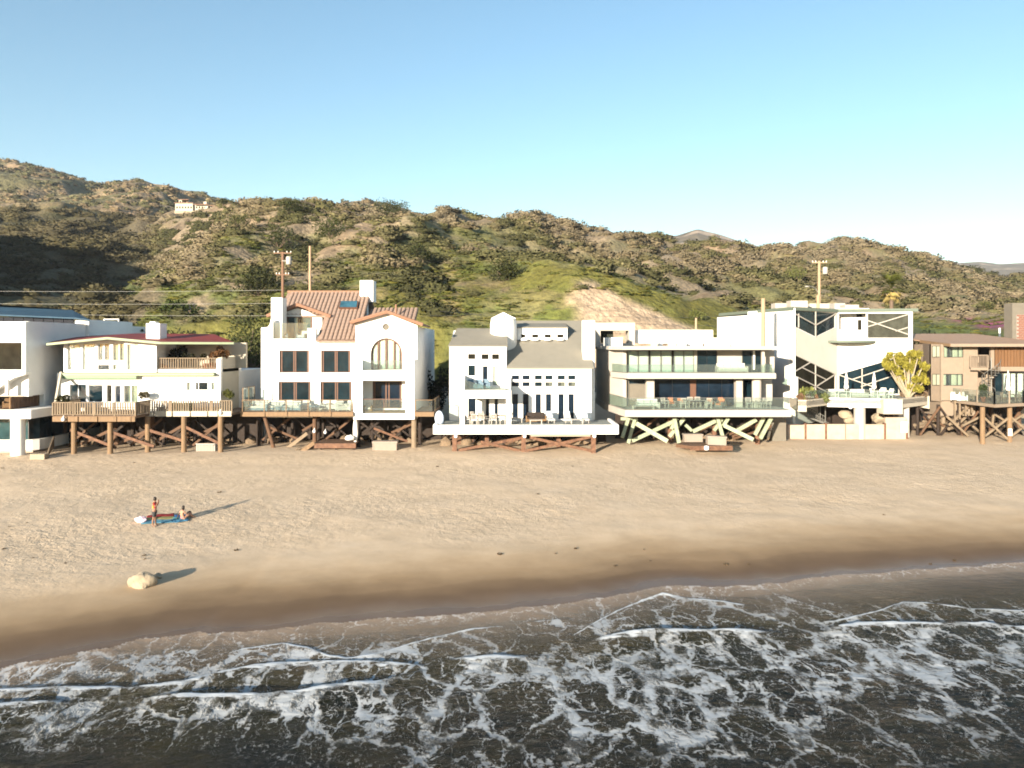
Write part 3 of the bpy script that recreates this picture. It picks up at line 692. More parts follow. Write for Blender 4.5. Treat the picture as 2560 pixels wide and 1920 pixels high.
mat('tile_edge', (.23, .125, .08), .85, .15, 4)
mat('curtain', (.72, .70, .63), .9, .06, 3, stretch=(5, 1, .2))
mat('curtain_pale_green', (.34, .35, .26), .9, .08, 3, stretch=(5, 1, .2))
mat('shade_fabric', (.55, .57, .52), .8, .03, 1)
mat('brick', (.18, .08, .055), .9, .2, 4)
mat('mortar', (.25, .22, .19), .9, .1, 4)
mat('rope_white', (.75, .73, .68), .8, .05, 3)
mat('cushion_white', (.5, .48, .45), .9, .06, 5, .2, 20)
mat('cushion_blue', (.13, .19, .24), .9, .1, 4, .2, 20)
mat('cushion_orange', (.36, .13, .055), .9, .12, 4)
mat('wicker_tan', (.16, .095, .045), .85, .15, 8)
mat('terracotta', (.24, .085, .045), .85, .12, 4)
mat('steel_grey', (.17, .165, .15), .5, .08, 4, metal=.4)
mat('lamp_white', (.85, .85, .85), .3, .02, 4)
mat('rock', (.16, .115, .075), .9, .22, 1.5, .6, 6)
mat('rock_pale', (.30, .245, .175), .9, .12, 1.5, .5, 6)
mat('bark', (.12, .085, .06), .9, .25, 4, .4, 12)
mat('bark_pale', (.32, .27, .19), .9, .15, 4, .3, 12)
mat('pole_wood', (.16, .09, .055), .85, .2, 2, stretch=(3, 3, .3))
mat('pole_wood_pale', (.34, .235, .15), .8, .12, 2, stretch=(3, 3, .3))
mat('cable', (.05, .05, .05), .6, .1, 2)
mat('towel_blue', (.07, .22, .36), .9, .15, 4)
mat('towel_pale_blue', (.52, .60, .72), .9, .08, 4)
mat('hedge_dark', (.02, .022, .012), .9, .3, 3)
def glass_dark(name, col=(.006, .015, .021), rough=.04, spec=.2):
    m = mat(name, col, rough, .5, .8, spec=spec); return m
glass_dark('glass_dark'); glass_dark('glass_teal', (.022, .055, .06), .05, .25); glass_dark('glass_navy', (.006, .013, .024), .04, .2); glass_dark('glass_brown', (.016, .015, .011), .06, .06); glass_dark('glass_grey', (.05, .052, .042), .06, .15); glass_dark('glass_sky', (.03, .09, .13), .05, .4)
def glass_clear(name, tint, refl=.10):
    m = bpy.data.materials.new(name); m.use_nodes = True; nt = m.node_tree; nt.nodes.remove(nt.nodes['Principled BSDF'])
    N = nt.nodes.new; L = nt.links.new
    t = N('ShaderNodeBsdfTransparent'); g = N('ShaderNodeBsdfGlossy'); g.inputs['Roughness'].default_value = .03; d = N('ShaderNodeBsdfDiffuse')
    nz = N('ShaderNodeTexNoise'); nz.inputs['Scale'].default_value = .7
    rp = N('ShaderNodeValToRGB'); rp.color_ramp.elements[0].color = (*[c * .93 for c in tint], 1); rp.color_ramp.elements[1].color = (*tint, 1)
    L(nz.outputs[0], rp.inputs[0]); L(rp.outputs[0], t.inputs[0]); d.inputs[0].default_value = (*[c * .55 for c in tint], 1)
    m1 = N('ShaderNodeMixShader'); m1.inputs[0].default_value = .045; L(t.outputs[0], m1.inputs[1]); L(d.outputs[0], m1.inputs[2])
    lf = N('ShaderNodeLayerWeight'); lf.inputs[0].default_value = .5; pw_ = N('ShaderNodeMath'); pw_.operation = 'POWER'; pw_.inputs[1].default_value = 4; L(lf.outputs['Facing'], pw_.inputs[0]); lw = N('ShaderNodeMath'); lw.operation = 'MULTIPLY_ADD'; lw.inputs[1].default_value = .45; lw.inputs[2].default_value = .03; L(pw_.outputs[0], lw.inputs[0])
    m2 = N('ShaderNodeMixShader'); L(lw.outputs[0], m2.inputs[0]); L(m1.outputs[0], m2.inputs[1]); L(g.outputs[0], m2.inputs[2])
    L(m2.outputs[0], nt.nodes['Material Output'].inputs[0]); MATS[name] = m
glass_clear('glass_rail', (.88, .93, .91)); glass_clear('glass_rail_green', (.84, .91, .88)); glass_clear('glass_window', (.90, .95, .93))

# ---------------------------------------------------------------- building helpers
def rect(x0, x1, y0, y1): return [(x0, y0), (x1, y0), (x1, y1), (x0, y1)]
def pts_at(V, Y, pts): return [V.w(x, y, Y) for x, y in pts]
def facade(H, name, V, Y, outline, holes, th, m):
    hs = [pts_at(V, Y, h if isinstance(h[0], tuple) else rect(*h)) for h in holes]
    return MB().prism(pts_at(V, Y, outline), (0, th, 0), hs).build(name, m, H)
def vbox(H, name, V, x0, x1, y0, y1, Y, dep, m):
    a = V.w(x0, y0, Y); b = V.w(x1, y1, Y)
    return MB().box(a.x, b.x, Y, Y + dep, b.z, a.z).build(name, m, H)
def box(H, name, x0, x1, y0, y1, z0, z1, m):
    return MB().box(x0, x1, y0, y1, z0, z1).build(name, m, H)
def slab(H, name, pts, z0, z1, m):
    return MB().prism([(x, y, z0) for x, y in pts], (0, 0, z1 - z0)).build(name, m, H)
def win(H, V, Y, x0, x1, y0, y1, nx=1, ny=1, frame='paint_white', fw=.05, rec=.14, pane='glass_dark', mull=None, curtain=None, cm='curtain', xs_=None):
    """recessed window: frame with mullions, one pane per light, curtains behind clear panes"""
    a = V.w(x0, y0, Y); b = V.w(x1, y1, Y); X0, X1, Z1, Z0 = a.x, b.x, a.z, b.z
    return win_w(H, Y, X0, X1, Z0, Z1, nx, ny, frame, fw, rec, pane, mull, curtain, cm, xs_)
def win_w(H, Y, X0, X1, Z0, Z1, nx=1, ny=1, frame='paint_white', fw=.05, rec=.14, pane='glass_dark', mull=None, curtain=None, cm='curtain', xs_=None):
    mull = mull or fw; f = MB(); y0, y1 = Y + rec - .06, Y + rec + .03; e = .004
    f.box(X0 + e, X1 - e, y0, y1, Z1 - fw, Z1 - e); f.box(X0 + e, X1 - e, y0, y1, Z0 + e, Z0 + fw)
    f.box(X0 + e, X0 + fw, y0, y1, Z0 + fw, Z1 - fw); f.box(X1 - fw, X1 - e, y0, y1, Z0 + fw, Z1 - fw)
    cx = [X0 + fw] + [X0 + (X1 - X0) * t for t in (xs_ or [i / nx for i in range(1, nx)])] + [X1 - fw]
    cz = [Z0 + fw] + [Z0 + (Z1 - Z0) * i / ny for i in range(1, ny)] + [Z1 - fw]
    for x in cx[1:-1]: f.box(x - mull / 2, x + mull / 2, y0 + .005, y1 - .005, Z0 + fw, Z1 - fw)
    for z in cz[1:-1]:
        for i in range(len(cx) - 1):
            f.box(cx[i] + (mull / 2 if i else 0), cx[i + 1] - (mull / 2 if i < len(cx) - 2 else 0), y0 + .01, y1 - .01, z - mull / 2, z + mull / 2)
    w_ = f.build('window', frame, H)
    clear = curtain is not None
    for i in range(len(cx) - 1):
        for j in range(len(cz) - 1):
            MB().box(cx[i] + (mull / 2 if i else 0), cx[i + 1] - (mull / 2 if i < len(cx) - 2 else 0), Y + rec - .012, Y + rec + .008,
                     cz[j] + (mull / 2 if j else 0), cz[j + 1] - (mull / 2 if j < len(cz) - 2 else 0)).build('pane', 'glass_window' if clear else pane, w_)
    if clear:
        MB().box(X0 + .01, X1 - .01, Y + rec + .2, Y + rec + .22, Z0 + .01, Z1 - .01).build('room_backing', pane, w_)
        for c0, c1 in curtain: drape(w_, X0 + (X1 - X0) * c0, X0 + (X1 - X0) * c1, Y + rec + .12, Z0 + .03, Z1 - .03, cm)
    return w_
def drape(par, x0, x1, y, z0, z1, m, fold=.16, amp=.035):
    n = max(6, int((x1 - x0) / fold * 6)); g = MB(); vs_ = []; fs = []
    for i in range(n + 1):
        x = x0 + (x1 - x0) * i / n; yy = y + amp * math.sin((x - x0) / fold * 6.28 + math.sin(i * .37))
        vs_ += [(x, yy, z0), (x, yy, z1)]
    fs = [(2 * i, 2 * i + 2, 2 * i + 3, 2 * i + 1) for i in range(n)]
    g.add(vs_, fs); return g.build('curtain', m, par, smooth=True)
def glass_rail(H, pts, h=1.05, gap=1.8, rail='frame_brown', glass='glass_rail', r=.035, posts=True, top=True, foot=.06):
    """glass balustrade along points on the floor edge"""
    f = MB(); segs = []
    for p, q in zip(pts[:-1], pts[1:]):
        p = Vector(p); q = Vector(q); L_ = (q - p).length; n = max(1, round(L_ / gap)); d = (q - p) / n
        for i in range(n): segs.append((p + d * i, p + d * (i + 1)))
        if posts:
            for i in range(n + 1): f.bar(p + d * i, p + d * i + Vector((0, 0, h)), r * 2)
        if top: f.bar(p + Vector((0, 0, h)), q + Vector((0, 0, h)), r * 1.7, r * 1.4)
    if not f.v:
        for p, q in zip(pts[:-1], pts[1:]): f.bar(Vector(p) + Vector((0, 0, .03)), Vector(q) + Vector((0, 0, .03)), .06, .06)
    ro = f.build('railing', rail, H)
    for p, q in segs:
        d = (q - p).normalized() * (r + .01 if posts else .008); nrm = Vector((-(q - p).y, (q - p).x, 0)).normalized() * .012
        a, b = p + d + Vector((0, 0, foot)), q - d + Vector((0, 0, foot)); up = Vector((0, 0, h - foot - (.05 if top else 0)))
        MB().prism([a - nrm * .5, b - nrm * .5, b - nrm * .5 + up, a - nrm * .5 + up], nrm).build('glass_panel', glass, ro)
    return ro
BAL = {}
def baluster_rail(H, p, q, h, m, gap=.16, w=.05, post_gap=1.8, ends=True):
    p = Vector(p); q = Vector(q); L_ = (q - p).length; d = (q - p) / L_; f = MB(); up = Vector((0, 0, 1))
    f.bar(p + up * h, q + up * h, .07, .10); f.bar(p + up * .10, q + up * .10, .05, .07)
    n = max(1, round(L_ / post_gap))
    for i in range(n + 1): f.bar(p + d * (L_ * i / n) - up * .0, p + d * (L_ * i / n) + up * (h + .02), .10)
    ro = f.build('railing', m, H)
    key = (round(h, 2), m, w)
    if key not in BAL:
        b = MB().box(-w / 2, w / 2, -w / 2, w / 2, 0, h - .18); me = bpy.data.meshes.new('baluster'); me.from_pydata(b.v, [], b.f); me.materials.append(MATS[m]); BAL[key] = me
    k = int(L_ / gap)
    for i in range(1, k):
        c = p + d * (L_ * i / k) + up * .135
        link('baluster', BAL[key], ro, c)
    return ro
def gz(x, y): return float(sand_z(np.array([x]), np.array([y]))[0])
def pile(H, x, y, ztop, r, m, square=False, lean=(0, 0)):
    zb = gz(x + lean[0], y + lean[1]) - .5; b = MB()
    if square: b.bar((x + lean[0], y + lean[1], zb), (x, y, ztop), r * 2)
    else: b.tube((x + lean[0], y + lean[1], zb), (x, y, ztop), r * 1.06, r, 12)
    return b.build('pile', m, H, smooth=False)
def brace(H, p, q, w, m, h=None, name='brace'): return MB().bar(p, q, w, h).build(name, m, H)
def flood(H, V, x, y, Y, r=.16):
    """round white floodlight hanging under a deck edge"""
    c = V.w(x, y, Y); b = MB(); b.lathe(c, [(0, -r), (r * .7, -r * .75), (r, -.1 * r), (r * .85, r * .6), (r * .4, r), (0, r)], 14)
    b.tube(c + Vector((0, 0, r * .8)), c + Vector((0, .1, r * 2.0)), .04, .04, 6)
    return b.build('floodlight', 'lamp_white', H, smooth=True)
def xw(V, x, Y): return V.w(x, 0, Y).x
def zw(V, y, Y): return V.w(0, y, Y).z
# ================================================================ house 1: white modern block cut by the left edge
H = thing('beach_house', W(20, 1150, 72), 'white modern house with round white column and blue metal roof at left edge', 'house', 'beach houses in a row')
Y1, Ys = 68.5, 66.6
def hz(y, Y): return CAMZ - (y - HORIZ) / FPX * Y
XR = W(64, 0, Y1).x; ZT = hz(803, Y1); zm = hz(990.5, Y1); zs1, zs0 = hz(1025, Ys), hz(1047, Ys); Yk = XR * FPX / (110 - 1280)
box(H, 'wall', -75, XR - .4, Y1 + .45, 92, zm, ZT - .06, 'stucco_white')
MB().prism([(XR - .4, Y1 + .43, zm), (XR - .4, Y1 + .43, ZT), (XR - .4, 92, ZT), (XR - .4, 92, 1.6), (XR - .4, Yk, 1.6), (XR - .4, Yk, zm)], (.4, 0, 0)).build('side_wall', 'stucco_white', H)
facade(H, 'front_wall', V1, Y1, [(-1900, 290), (221.5, 290), (221.5, 722), (-1900, 722)], [(-1850, 188, 470, 708)], .42, 'stucco_white')
win(H, V1, Y1, -1850, 188, 470, 708, 8, 1, 'metal_black', .05, .15, 'glass_brown')
MB().prism([W(x, y, Y1 - .5) for x, y in [(-560, 930), (64, 930), (63, 936), (56, 938), (36, 944), (20, 953), (0, 968), (-60, 1000), (-560, 1000)]], (0, .9, 0)).build('sloping_soffit', 'stucco_white', H)
MB().prism([W(x, y, Ys) for x, y in [(-560, 1025), (77, 1025), (77, 1047), (-560, 1047)]], (0, 25, 0)).build('balcony_slab', 'stucco_white', H)
box(H, 'balcony_floor', -60, XR - .5, Ys + .5, Yk + 1.5, zs1 + .004, zs1 + .03, 'deck_wood')
MB().box(-60, XR - .45, Yk + 1.6, Yk + 1.66, zs1 + .05, zm).build('balcony_glazing', 'glass_brown', H)
vbox(H, 'post', V1, 44, 66, 780, 935, Y1 - .6, .3, 'stucco_white')
vbox(H, 'corner_block', V1, 193, 246, 880, 938, Y1 - 1, .6, 'stucco_white')
MB().bar(W(-300, 990, Ys + .6), W(58, 990, Ys + .6), .08).build('handrail', 'stucco_cream', H)
box(H, 'wicker_screen', XR - .55, XR - .43, Ys + .5, Yk - .1, zs1 + .05, zs1 + 1.05, 'wicker_tan')
for i in range(9):
    yv = Ys + .55 + i * .42
    if yv < Yk - .4: box(H, 'screen_slat', XR - .43, XR - .39, yv, yv + .36, zs1 + .05, zs1 + 1.1, 'wood_brown')
c = W(45, 1100, Ys + .6)
MB().tube((c.x, c.y, gz(c.x, c.y) - .6), (c.x, c.y, zs0 + .01), .56, .55, 32).build('column', 'stucco_white', H, smooth=False)
Yq = Ys + 2.4; Xc = W(92, 0, Yq).x; zc0, zc1 = hz(1126, Yq), hz(1100, Yq)
MB().prism([(x, y, zc0) for x, y in [(-60, Yq), (Xc - 1.1, Yq), (Xc - .5, Yq + .2), (Xc - .12, Yq + .6), (Xc, Yq + 1.2), (Xc, 86), (-60, 86)]], (0, 0, zc1 - zc0)).build('curb_wall', 'stucco_white', H)
MB().prism([(x, y, -1.2) for x, y in [(-60, Yq - .15), (Xc - .2, Yq - .15), (Xc - .2, 86), (-60, 86)]], (0, 0, zc0 + 1.19)).build('stone_footing', 'concrete_pink', H)
for i in range(6):
    x1 = Xc - .95 - i * 2.6
    MB().box(x1 - 2.55, x1, Yq + .35, Yq + .4, zc1, zs0 - .01).build('pane', 'glass_teal', H)
    MB().bar((x1 + .02, Yq + .35, zc1), (x1 + .02, Yq + .35, zs0 - .01), .07).build('mullion', 'metal_black', H)
MB().prism([(Xc - .93, Yq + .35, zc1), (Xc - .4, Yq + 1.1, zc1), (Xc - .4, 85, zc1), (Xc - .45, 85, zc1), (Xc - .46, Yq + 1.15, zc1), (Xc - .95, Yq + .4, zc1)], (0, 0, zs0 - zc1 - .01)).build('pane', 'glass_dark', H)
zE = hz(790, 78)
MB().prism([(-75, 78.2, zE - 2.2), (-75, 78.2, zE - .1), (W(222, 0, 78.2).x, 78.2, zE - .35), (W(222, 0, 78.2).x, 78.2, zE - 2.2)], (0, 9, 0)).build('roof_storey_wall', 'stucco_white', H)
MB().prism([W(-500, 787, 77.4), W(0, 786, 77.4), W(190, 794, 77.4), W(224, 799, 77.4), W(181, 775, 85), W(120, 770, 85), W(0, 762, 85), W(-500, 745, 85)], (0, 0, -.14)).build('roof', 'metal_blue', H)
for i in range(9):
    x1 = 183 - i * 25
    a = W(x1 - 23.5, 793, 78.0); b = W(x1, 806, 78.0)
    MB().box(a.x, b.x, 78.0, 78.12, b.z - .1, a.z).build('solar_panel', 'solar_panel', H)

# ================================================================ house 2: white house with red roof and timber deck
H = thing('beach_house', W(330, 1125, 74), 'white house with low red roof, green awning and slatted timber deck on piles', 'house', 'beach houses in a row')
Yd, Yd2, Yf = 67.2, 69.9, 71.5
z1 = zw(V1, 1105, Yd); zb1 = zw(V1, 1155, Yd)
xa, xb, xc_ = xw(V1, 452, Yd), xw(V1, 1165, Yd), xw(V1, 2000, Yd2)
slab(H, 'deck', [(xa, Yd + .15), (xb, Yd + .15), (xb, Yd2 + .15), (xc_, Yd2 + .15), (xc_, 76), (xa, 76)], z1 - .22, z1, 'deck_wood')
for x0, x1 in ((452, 575), (585, 670), (680, 840), (850, 1005), (1012, 1130), (1136, 1165)):
    vbox(H, 'fascia_board', V1, x0, x1, 1112, 1155, Yd, .12, 'wood_tan')
for x0, x1 in ((1180, 1325), (1335, 1482), (1494, 1640), (1650, 1790), (1800, 1880), (1888, 1998)):
    vbox(H, 'fascia_board', V1, x0, x1, 1064, 1110, Yd2, .12, 'stucco_cream')
baluster_rail(H, (xa, Yd + .08, z1), (xb, Yd + .08, z1), 1.13, 'wood_weathered', .21, .10)
baluster_rail(H, (xb, Yd + .2, z1), (xb, Yd2, z1), 1.13, 'wood_weathered', .21, .10)
baluster_rail(H, (xb, Yd2 + .08, z1), (xc_, Yd2 + .08, z1), 1.1, 'wood_weathered', .21, .10)
baluster_rail(H, (xa, Yd + .2, z1), (xa, Yf, z1), 1.13, 'wood_weathered', .21, .10)
for x in (640, 953, 1277, 1590, 1907):
    Yp = Yd + .9 if x < 1200 else Yd2 - .6
    pile(H, xw(V1, x, Yp), Yp, z1 - .25, .22, 'wood_tan')
for x in (700, 1000, 1320, 1620, 1900, 560):
    pile(H, xw(V1, x, 74), 74, z1 - .25, .2, 'wood_brown')
for (x0, y0), (x1, y1), dy in (((608, 1225), (1005, 1382), -.35), ((700, 1350), (935, 1238), .5), ((935, 1235), (1330, 1368), -.35), ((1010, 1350), (1260, 1238), .5), ((1255, 1218), (1632, 1335), -.35), ((1340, 1330), (1572, 1192), .5), ((1570, 1185), (1935, 1362), -.35), ((1755, 1252), (1895, 1183), .5)):
    Yp = 68.5 + dy if x0 < 1200 else 69.6 + dy
    brace(H, V1.w(x0, y0, Yp), V1.w(x1, y1, Yp + .3), .24, 'wood_rust' if dy < 0 else 'wood_brown', .12)
box(H, 'shade_bulkhead', xa, xc_ + .6, 75.6, 76.0, -1, z1 - .23, 'wood_dark'); flood(H, V1, 546, 1136, Yd - .1); flood(H, V1, 1902, 1080, Yd2 - .1)  # near-black bulkheads added under the decks to deepen the shade there
# ground storey
zt = zw(V1, 735, Yf); zf = z1
X0, X1 = xw(V1, 492, Yf), xw(V1, 1905, Yf)
holes = [(600, 745, 830, 985), (765, 887, 835, 985), (920, 966, 835, 988), (993, 1042, 838, 990), (1070, 1190, 838, 990), (1612, 1668, 812, 888), (1688, 1808, 812, 885), (1824, 1872, 812, 885)]
facade(H, 'wall', V1, Yf, [(492, 735), (1905, 735), (1905, 1030), (492, 1030)], holes, .4, 'stucco_white')
for h, kw in zip(holes, [dict(pane='glass_dark', nx=2), dict(pane='glass_dark'), dict(pane='glass_brown'), dict(pane='glass_navy'), dict(curtain=[(.3, .98)], pane='glass_teal', nx=2, cm='curtain_pale_green'), dict(curtain=[(.02, .75)], pane='glass_brown'), dict(pane='glass_dark', xs_=[.2, .88]), dict(curtain=[(.02, .98)], pane='glass_brown')]):
    win(H, V1, Yf, *h, **kw)
box(H, 'wall', X0 + .02, X1 - .42, Yf + .42, 86, z1 - .2, zt + .01, 'stucco_white')
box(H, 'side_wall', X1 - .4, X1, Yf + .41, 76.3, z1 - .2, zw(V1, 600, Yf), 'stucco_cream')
# awning cassette with scalloped valance, raking arm at its left end
a, b = V1.w(540, 748, Yf - .5), V1.w(1850, 748, Yf - .5)
aw = MB().box(a.x, b.x, Yf - .62, Yf - .02, a.z - .10, a.z + .12).build('awning', 'green_pale', H)
n = 46; g = MB(); xs2 = [a.x + (xw(V1, 1180, Yf - .5) - a.x) * i / n for i in range(n + 1)]
for i in range(n):
    x0, x1 = xs2[i], xs2[i + 1]; zt2 = a.z - .11; y_ = Yf - .58
    g.prism([(x0, y_, zt2), (x1 - .005, y_, zt2), (x1 - .005, y_, zt2 - .22), ((x0 + x1) / 2, y_, zt2 - .32), (x0, y_, zt2 - .22)], (0, .02, 0))
g.build('valance', 'awning_green', aw)
MB().bar(V1.w(528, 730, Yf - .4), V1.w(483, 985, Yf - 3.2), .22, .18).build('awning_arm', 'stucco_cream', H)
# upper storey
Yu = 71.3; zfu = zw(V1, 733, Yu); zut = zw(V1, 462, Yu)
hl = [(582, 690, 480, 712), (712, 820, 478, 712), (846, 945, 480, 628), (846, 945, 660, 712), (975, 1075, 478, 630), (975, 1075, 658, 712), (1097, 1195, 482, 712)]
facade(H, 'upper_wall', V1, Yu, [(550, 470), (700, 455), (930, 436), (1150, 448), (1352, 466), (1352, 728), (550, 728)], hl, .35, 'paint_white')
kws = [dict(curtain=[(.15, .98)], pane='glass_brown'), dict(curtain=[(.02, .98)], pane='glass_brown'), dict(pane='glass_teal', xs_=[.42, .52], curtain=[(.5, .98)], cm='wood_tan'), dict(pane='glass_dark'), dict(curtain=[(.02, .55), (.7, .98)], cm='curtain_pale_green', pane='glass_brown', nx=2), dict(curtain=[(.02, .98)], pane='glass_brown'), dict(curtain=[(.05, .98)], pane='glass_brown')]
for h, kw in zip(hl, kws): win(H, V1, Yu, *h, **kw)
xu0, xu1 = xw(V1, 550, Yu), xw(V1, 1352, Yu)
box(H, 'upper_wall', xu0 + .02, xu1 - .02, Yu + .36, 86, zfu, zut + .05, 'paint_white')
# balcony with railing, recessed wall behind
xr0, xr1 = xu1, xw(V1, 1905, Yf)
box(H, 'balcony_floor', xr0, xr1, Yf - .05, 77, zw(V1, 728, Yf), zw(V1, 702, Yf), 'stucco_white')
zfl = zw(V1, 702, Yf)
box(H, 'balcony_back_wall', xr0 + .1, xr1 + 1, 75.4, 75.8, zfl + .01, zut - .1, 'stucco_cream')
baluster_rail(H, (xr0 + .1, Yf + .1, zfl), (xw(V1, 1868, Yf), Yf + .1, zfl), 1.0, 'wood_weathered', .21, .08)
vbox(H, 'pier', V1, 1870, 1907, 612, 735, Yf - .03, .45, 'stucco_white')
# roof: low gable over the upper storey, red shingle plane running down to the right
A, B, C_, D, E, F_, G_ = V1.w(405, 477, 69.8), V1.w(930, 424, 69.8), V1.w(1392, 466, 69.8), V1.w(2022, 468, 72.2), V1.w(1850, 398, 79), V1.w(1180, 392, 79), V1.w(560, 425, 79)
for pl in ([A, B, F_, G_], [B, C_, F_], [C_, D, E, F_]):
    MB().prism(pl, (0, 0, -.16)).build('roof', 'roof_red', H)
for p, q_ in ((A, B), (B, C_), (C_, D)):
    MB().bar(p + Vector((0, -.05, -.10)), q_ + Vector((0, -.05, -.10)), .10, .20, (0, 0, 1)).build('fascia', 'green_pale', H)
c0, c1 = V1.w(1262, 305, 73), V1.w(1380, 455, 73)
MB().box(c0.x, c1.x, 73, 74.5, c1.z - .3, c0.z).box(c0.x + .25, c0.x + .75, 73.2, 73.9, c0.z, c0.z + .16).build('chimney', 'stucco_white', H)

# ================================================================ house 3: white Spanish style house with clay tile roof
H = thing('beach_house', W(850, 1115, 78), 'white three storey house with clay tile roof and arched window', 'house', 'beach houses in a row')
Yf, Yb, Yg, Yd = 74.5, 71.3, 73.5, 71.0
zd = zw(V2, 1180, Yd); zdb = zw(V2, 1217, Yd)
hl = [(378, 615, 688, 868), (710, 945, 688, 868), (372, 628, 938, 1152), (705, 955, 938, 1152)]
facade(H, 'wall', V2, Yf, [(232, 1162), (232, 508), (285, 503), (302, 480), (310, 440), (327, 440), (327, 597), (602, 597), (602, 512), (668, 512), (668, 618), (990, 618), (990, 1162)], hl, .5, 'stucco_white')
for h in hl: win(H, V2, Yf, *h, nx=4, xs_=[.06, .47, .53, .94], frame='frame_brown', fw=.09, mull=.10, rec=.22, pane='glass_dark')
xl = xw(V2, 232, Yf); xr = xw(V2, 1478, Yg)
box(H, 'wall', xl + .02, xw(V2, 990, Yf), Yf + .52, 90, 2.5, zw(V2, 640, Yf), 'stucco_white')
# roof terrace, glass screen, the room behind it
MB().prism([V2.w(x, y, Yf + .2) for x, y in ((328, 596), (601, 596), (601, 470), (328, 470))], (0, .02, 0)).build('terrace_glass', 'glass_rail', H)
Yt = 77.6
facade(H, 'upper_wall', V2, Yt, [(405, 640), (405, 402), (440, 380), (520, 350), (600, 378), (718, 432), (718, 640)], [(430, 642, 420, 600)], .4, 'stucco_white')
win(H, V2, Yt, 430, 642, 420, 600, xs_=[.06, .46, .54, .94], frame='frame_brown', fw=.08, mull=.09, rec=.15, pane='glass_teal', curtain=[(.3, .46)], cm='curtain')
box(H, 'upper_wall', xw(V2, 405, Yt) + .02, xw(V2, 718, Yt) - .02, Yt + .42, 84, zw(V2, 640, Yt), zw(V2, 440, Yt), 'stucco_white')
vbox(H, 'chimney', V2, 312, 400, 268, 640, 75.3, 1.5, 'stucco_white')
box(H, 'terrace_side_wall', xl + .02, xl + .4, Yf + .51, 78, zw(V2, 640, Yf), zw(V2, 520, Yf), 'stucco_white')
# gable roof slabs
def gable(H, L_, A_, R_, V, Y0, Y1, nm='roof'):
    l, a, r = (V.w(*p, Y0) for p in (L_, A_, R_)); d = Vector((0, Y1 - Y0, 0))
    for p, q_ in ((l, a), (a, r)):
        MB().prism([p, q_, q_ + d, p + d], (0, 0, -.16)).build(nm, 'tile_edge', H)
        n = max(3, int((q_ - p).length / .42))
        for i in range(n):
            s = p + (q_ - p) * (i / n); e = p + (q_ - p) * ((i + 1.12) / n)
            MB().tube(s + Vector((0, .12, -.02)), e + Vector((0, .12, .03)), .17, .14, 8).build('edge_tile', 'tile_edge', H)
gable(H, (275, 412), (520, 322), (782, 415), V2, 76.9, 84)
gable(H, (940, 465), (1235, 380), (1518, 482), V2, 72.8, 80)
# main tiled slope: every tile a barrel of its own
def barrel():
    g = MB(); n = 5; vs_ = []
    for y, r in ((0, .205), (.56, .17)):
        for i in range(n + 1):
            t = math.pi * i / n; vs_.append((r * math.cos(t), y, r * math.sin(t) * .5))
    g.add(vs_, [(i, i + 1, n + 2 + i, n + 1 + i) for i in range(n)])
    me = bpy.data.meshes.new('roof_tile'); me.from_pydata(g.v, [], g.f); me.polygons.foreach_set('use_smooth', [True] * n); me.materials.append(MATS['tile_clay']); return me
TILE = barrel()
def tiled(H, X0f, X1, Ya, za, Yb_, zb, dx=.41, dl=.50):
    """plane from eave (Ya, za) to ridge (Yb, zb); X0f(s) gives the left limit at height fraction s"""
    L_ = math.hypot(Yb_ - Ya, zb - za); ang = math.atan2(zb - za, Yb_ - Ya); n = int(L_ / dl)
    xmin = min(X0f(0), X0f(1))
    base = MB().prism([(X0f(0), Ya, za - .02), (X1, Ya, za - .02), (X1, Yb_, zb - .02), (X0f(1), Yb_, zb - .02), (X0f(.51), Ya + .51 * (Yb_ - Ya), za + .51 * (zb - za) - .02), (X0f(.49), Ya + .49 * (Yb_ - Ya), za + .49 * (zb - za) - .02)], (0, 0, -.14)).build('roof', 'tile_clay', H)
    for i in range(n):
        s = i / n; k = int((X1 - X0f(s + .02)) / dx)
        for j in range(k):
            o = link('roof_tile', TILE, base, (X1 - (j + .5) * dx, Ya + s * (Yb_ - Ya) - .02, za + s * (zb - za) + .01 + .015 * rnd.random()))
            o.rotation_euler = (ang + .05, rnd.uniform(-.03, .03), rnd.uniform(-.03, .03))
zr = zw(V2, 225, 81.0); ze = zw(V2, 612, 74.2)
Xlo, Xhi = xw(V2, 672, 74.2), xw(V2, 445, 81)
tiled(H, lambda s: Xlo if s < .5 else Xhi, xw(V2, 1108, 81), 74.2, ze, 81.0, zr)
tiled(H, lambda s: xw(V2, 1112, 80) , xw(V2, 1487, 80), 77.0, zw(V2, 470, 77), 80.0, zw(V2, 355, 80.0))
MB().bar((Xhi, 81.0, zr + .05), (xw(V2, 1108, 81), 81.0, zr + .05), .3, .22, (0, 0, 1)).build('ridge_cap', 'tile_edge', H)
MB().prism([(Xhi, 81.05, zr - .15), (xw(V2, 1108, 81), 81.05, zr - .15), (xw(V2, 1108, 81), 88, ze), (Xhi, 88, ze)], (0, 0, -.14)).build('roof', 'tile_clay', H)
box(H, 'wall', xw(V2, 668, Yf) + .3, xw(V2, 1108, 81) - .25, 80.2, 80.9, zw(V2, 640, Yf), zr - .9, 'stucco_white')
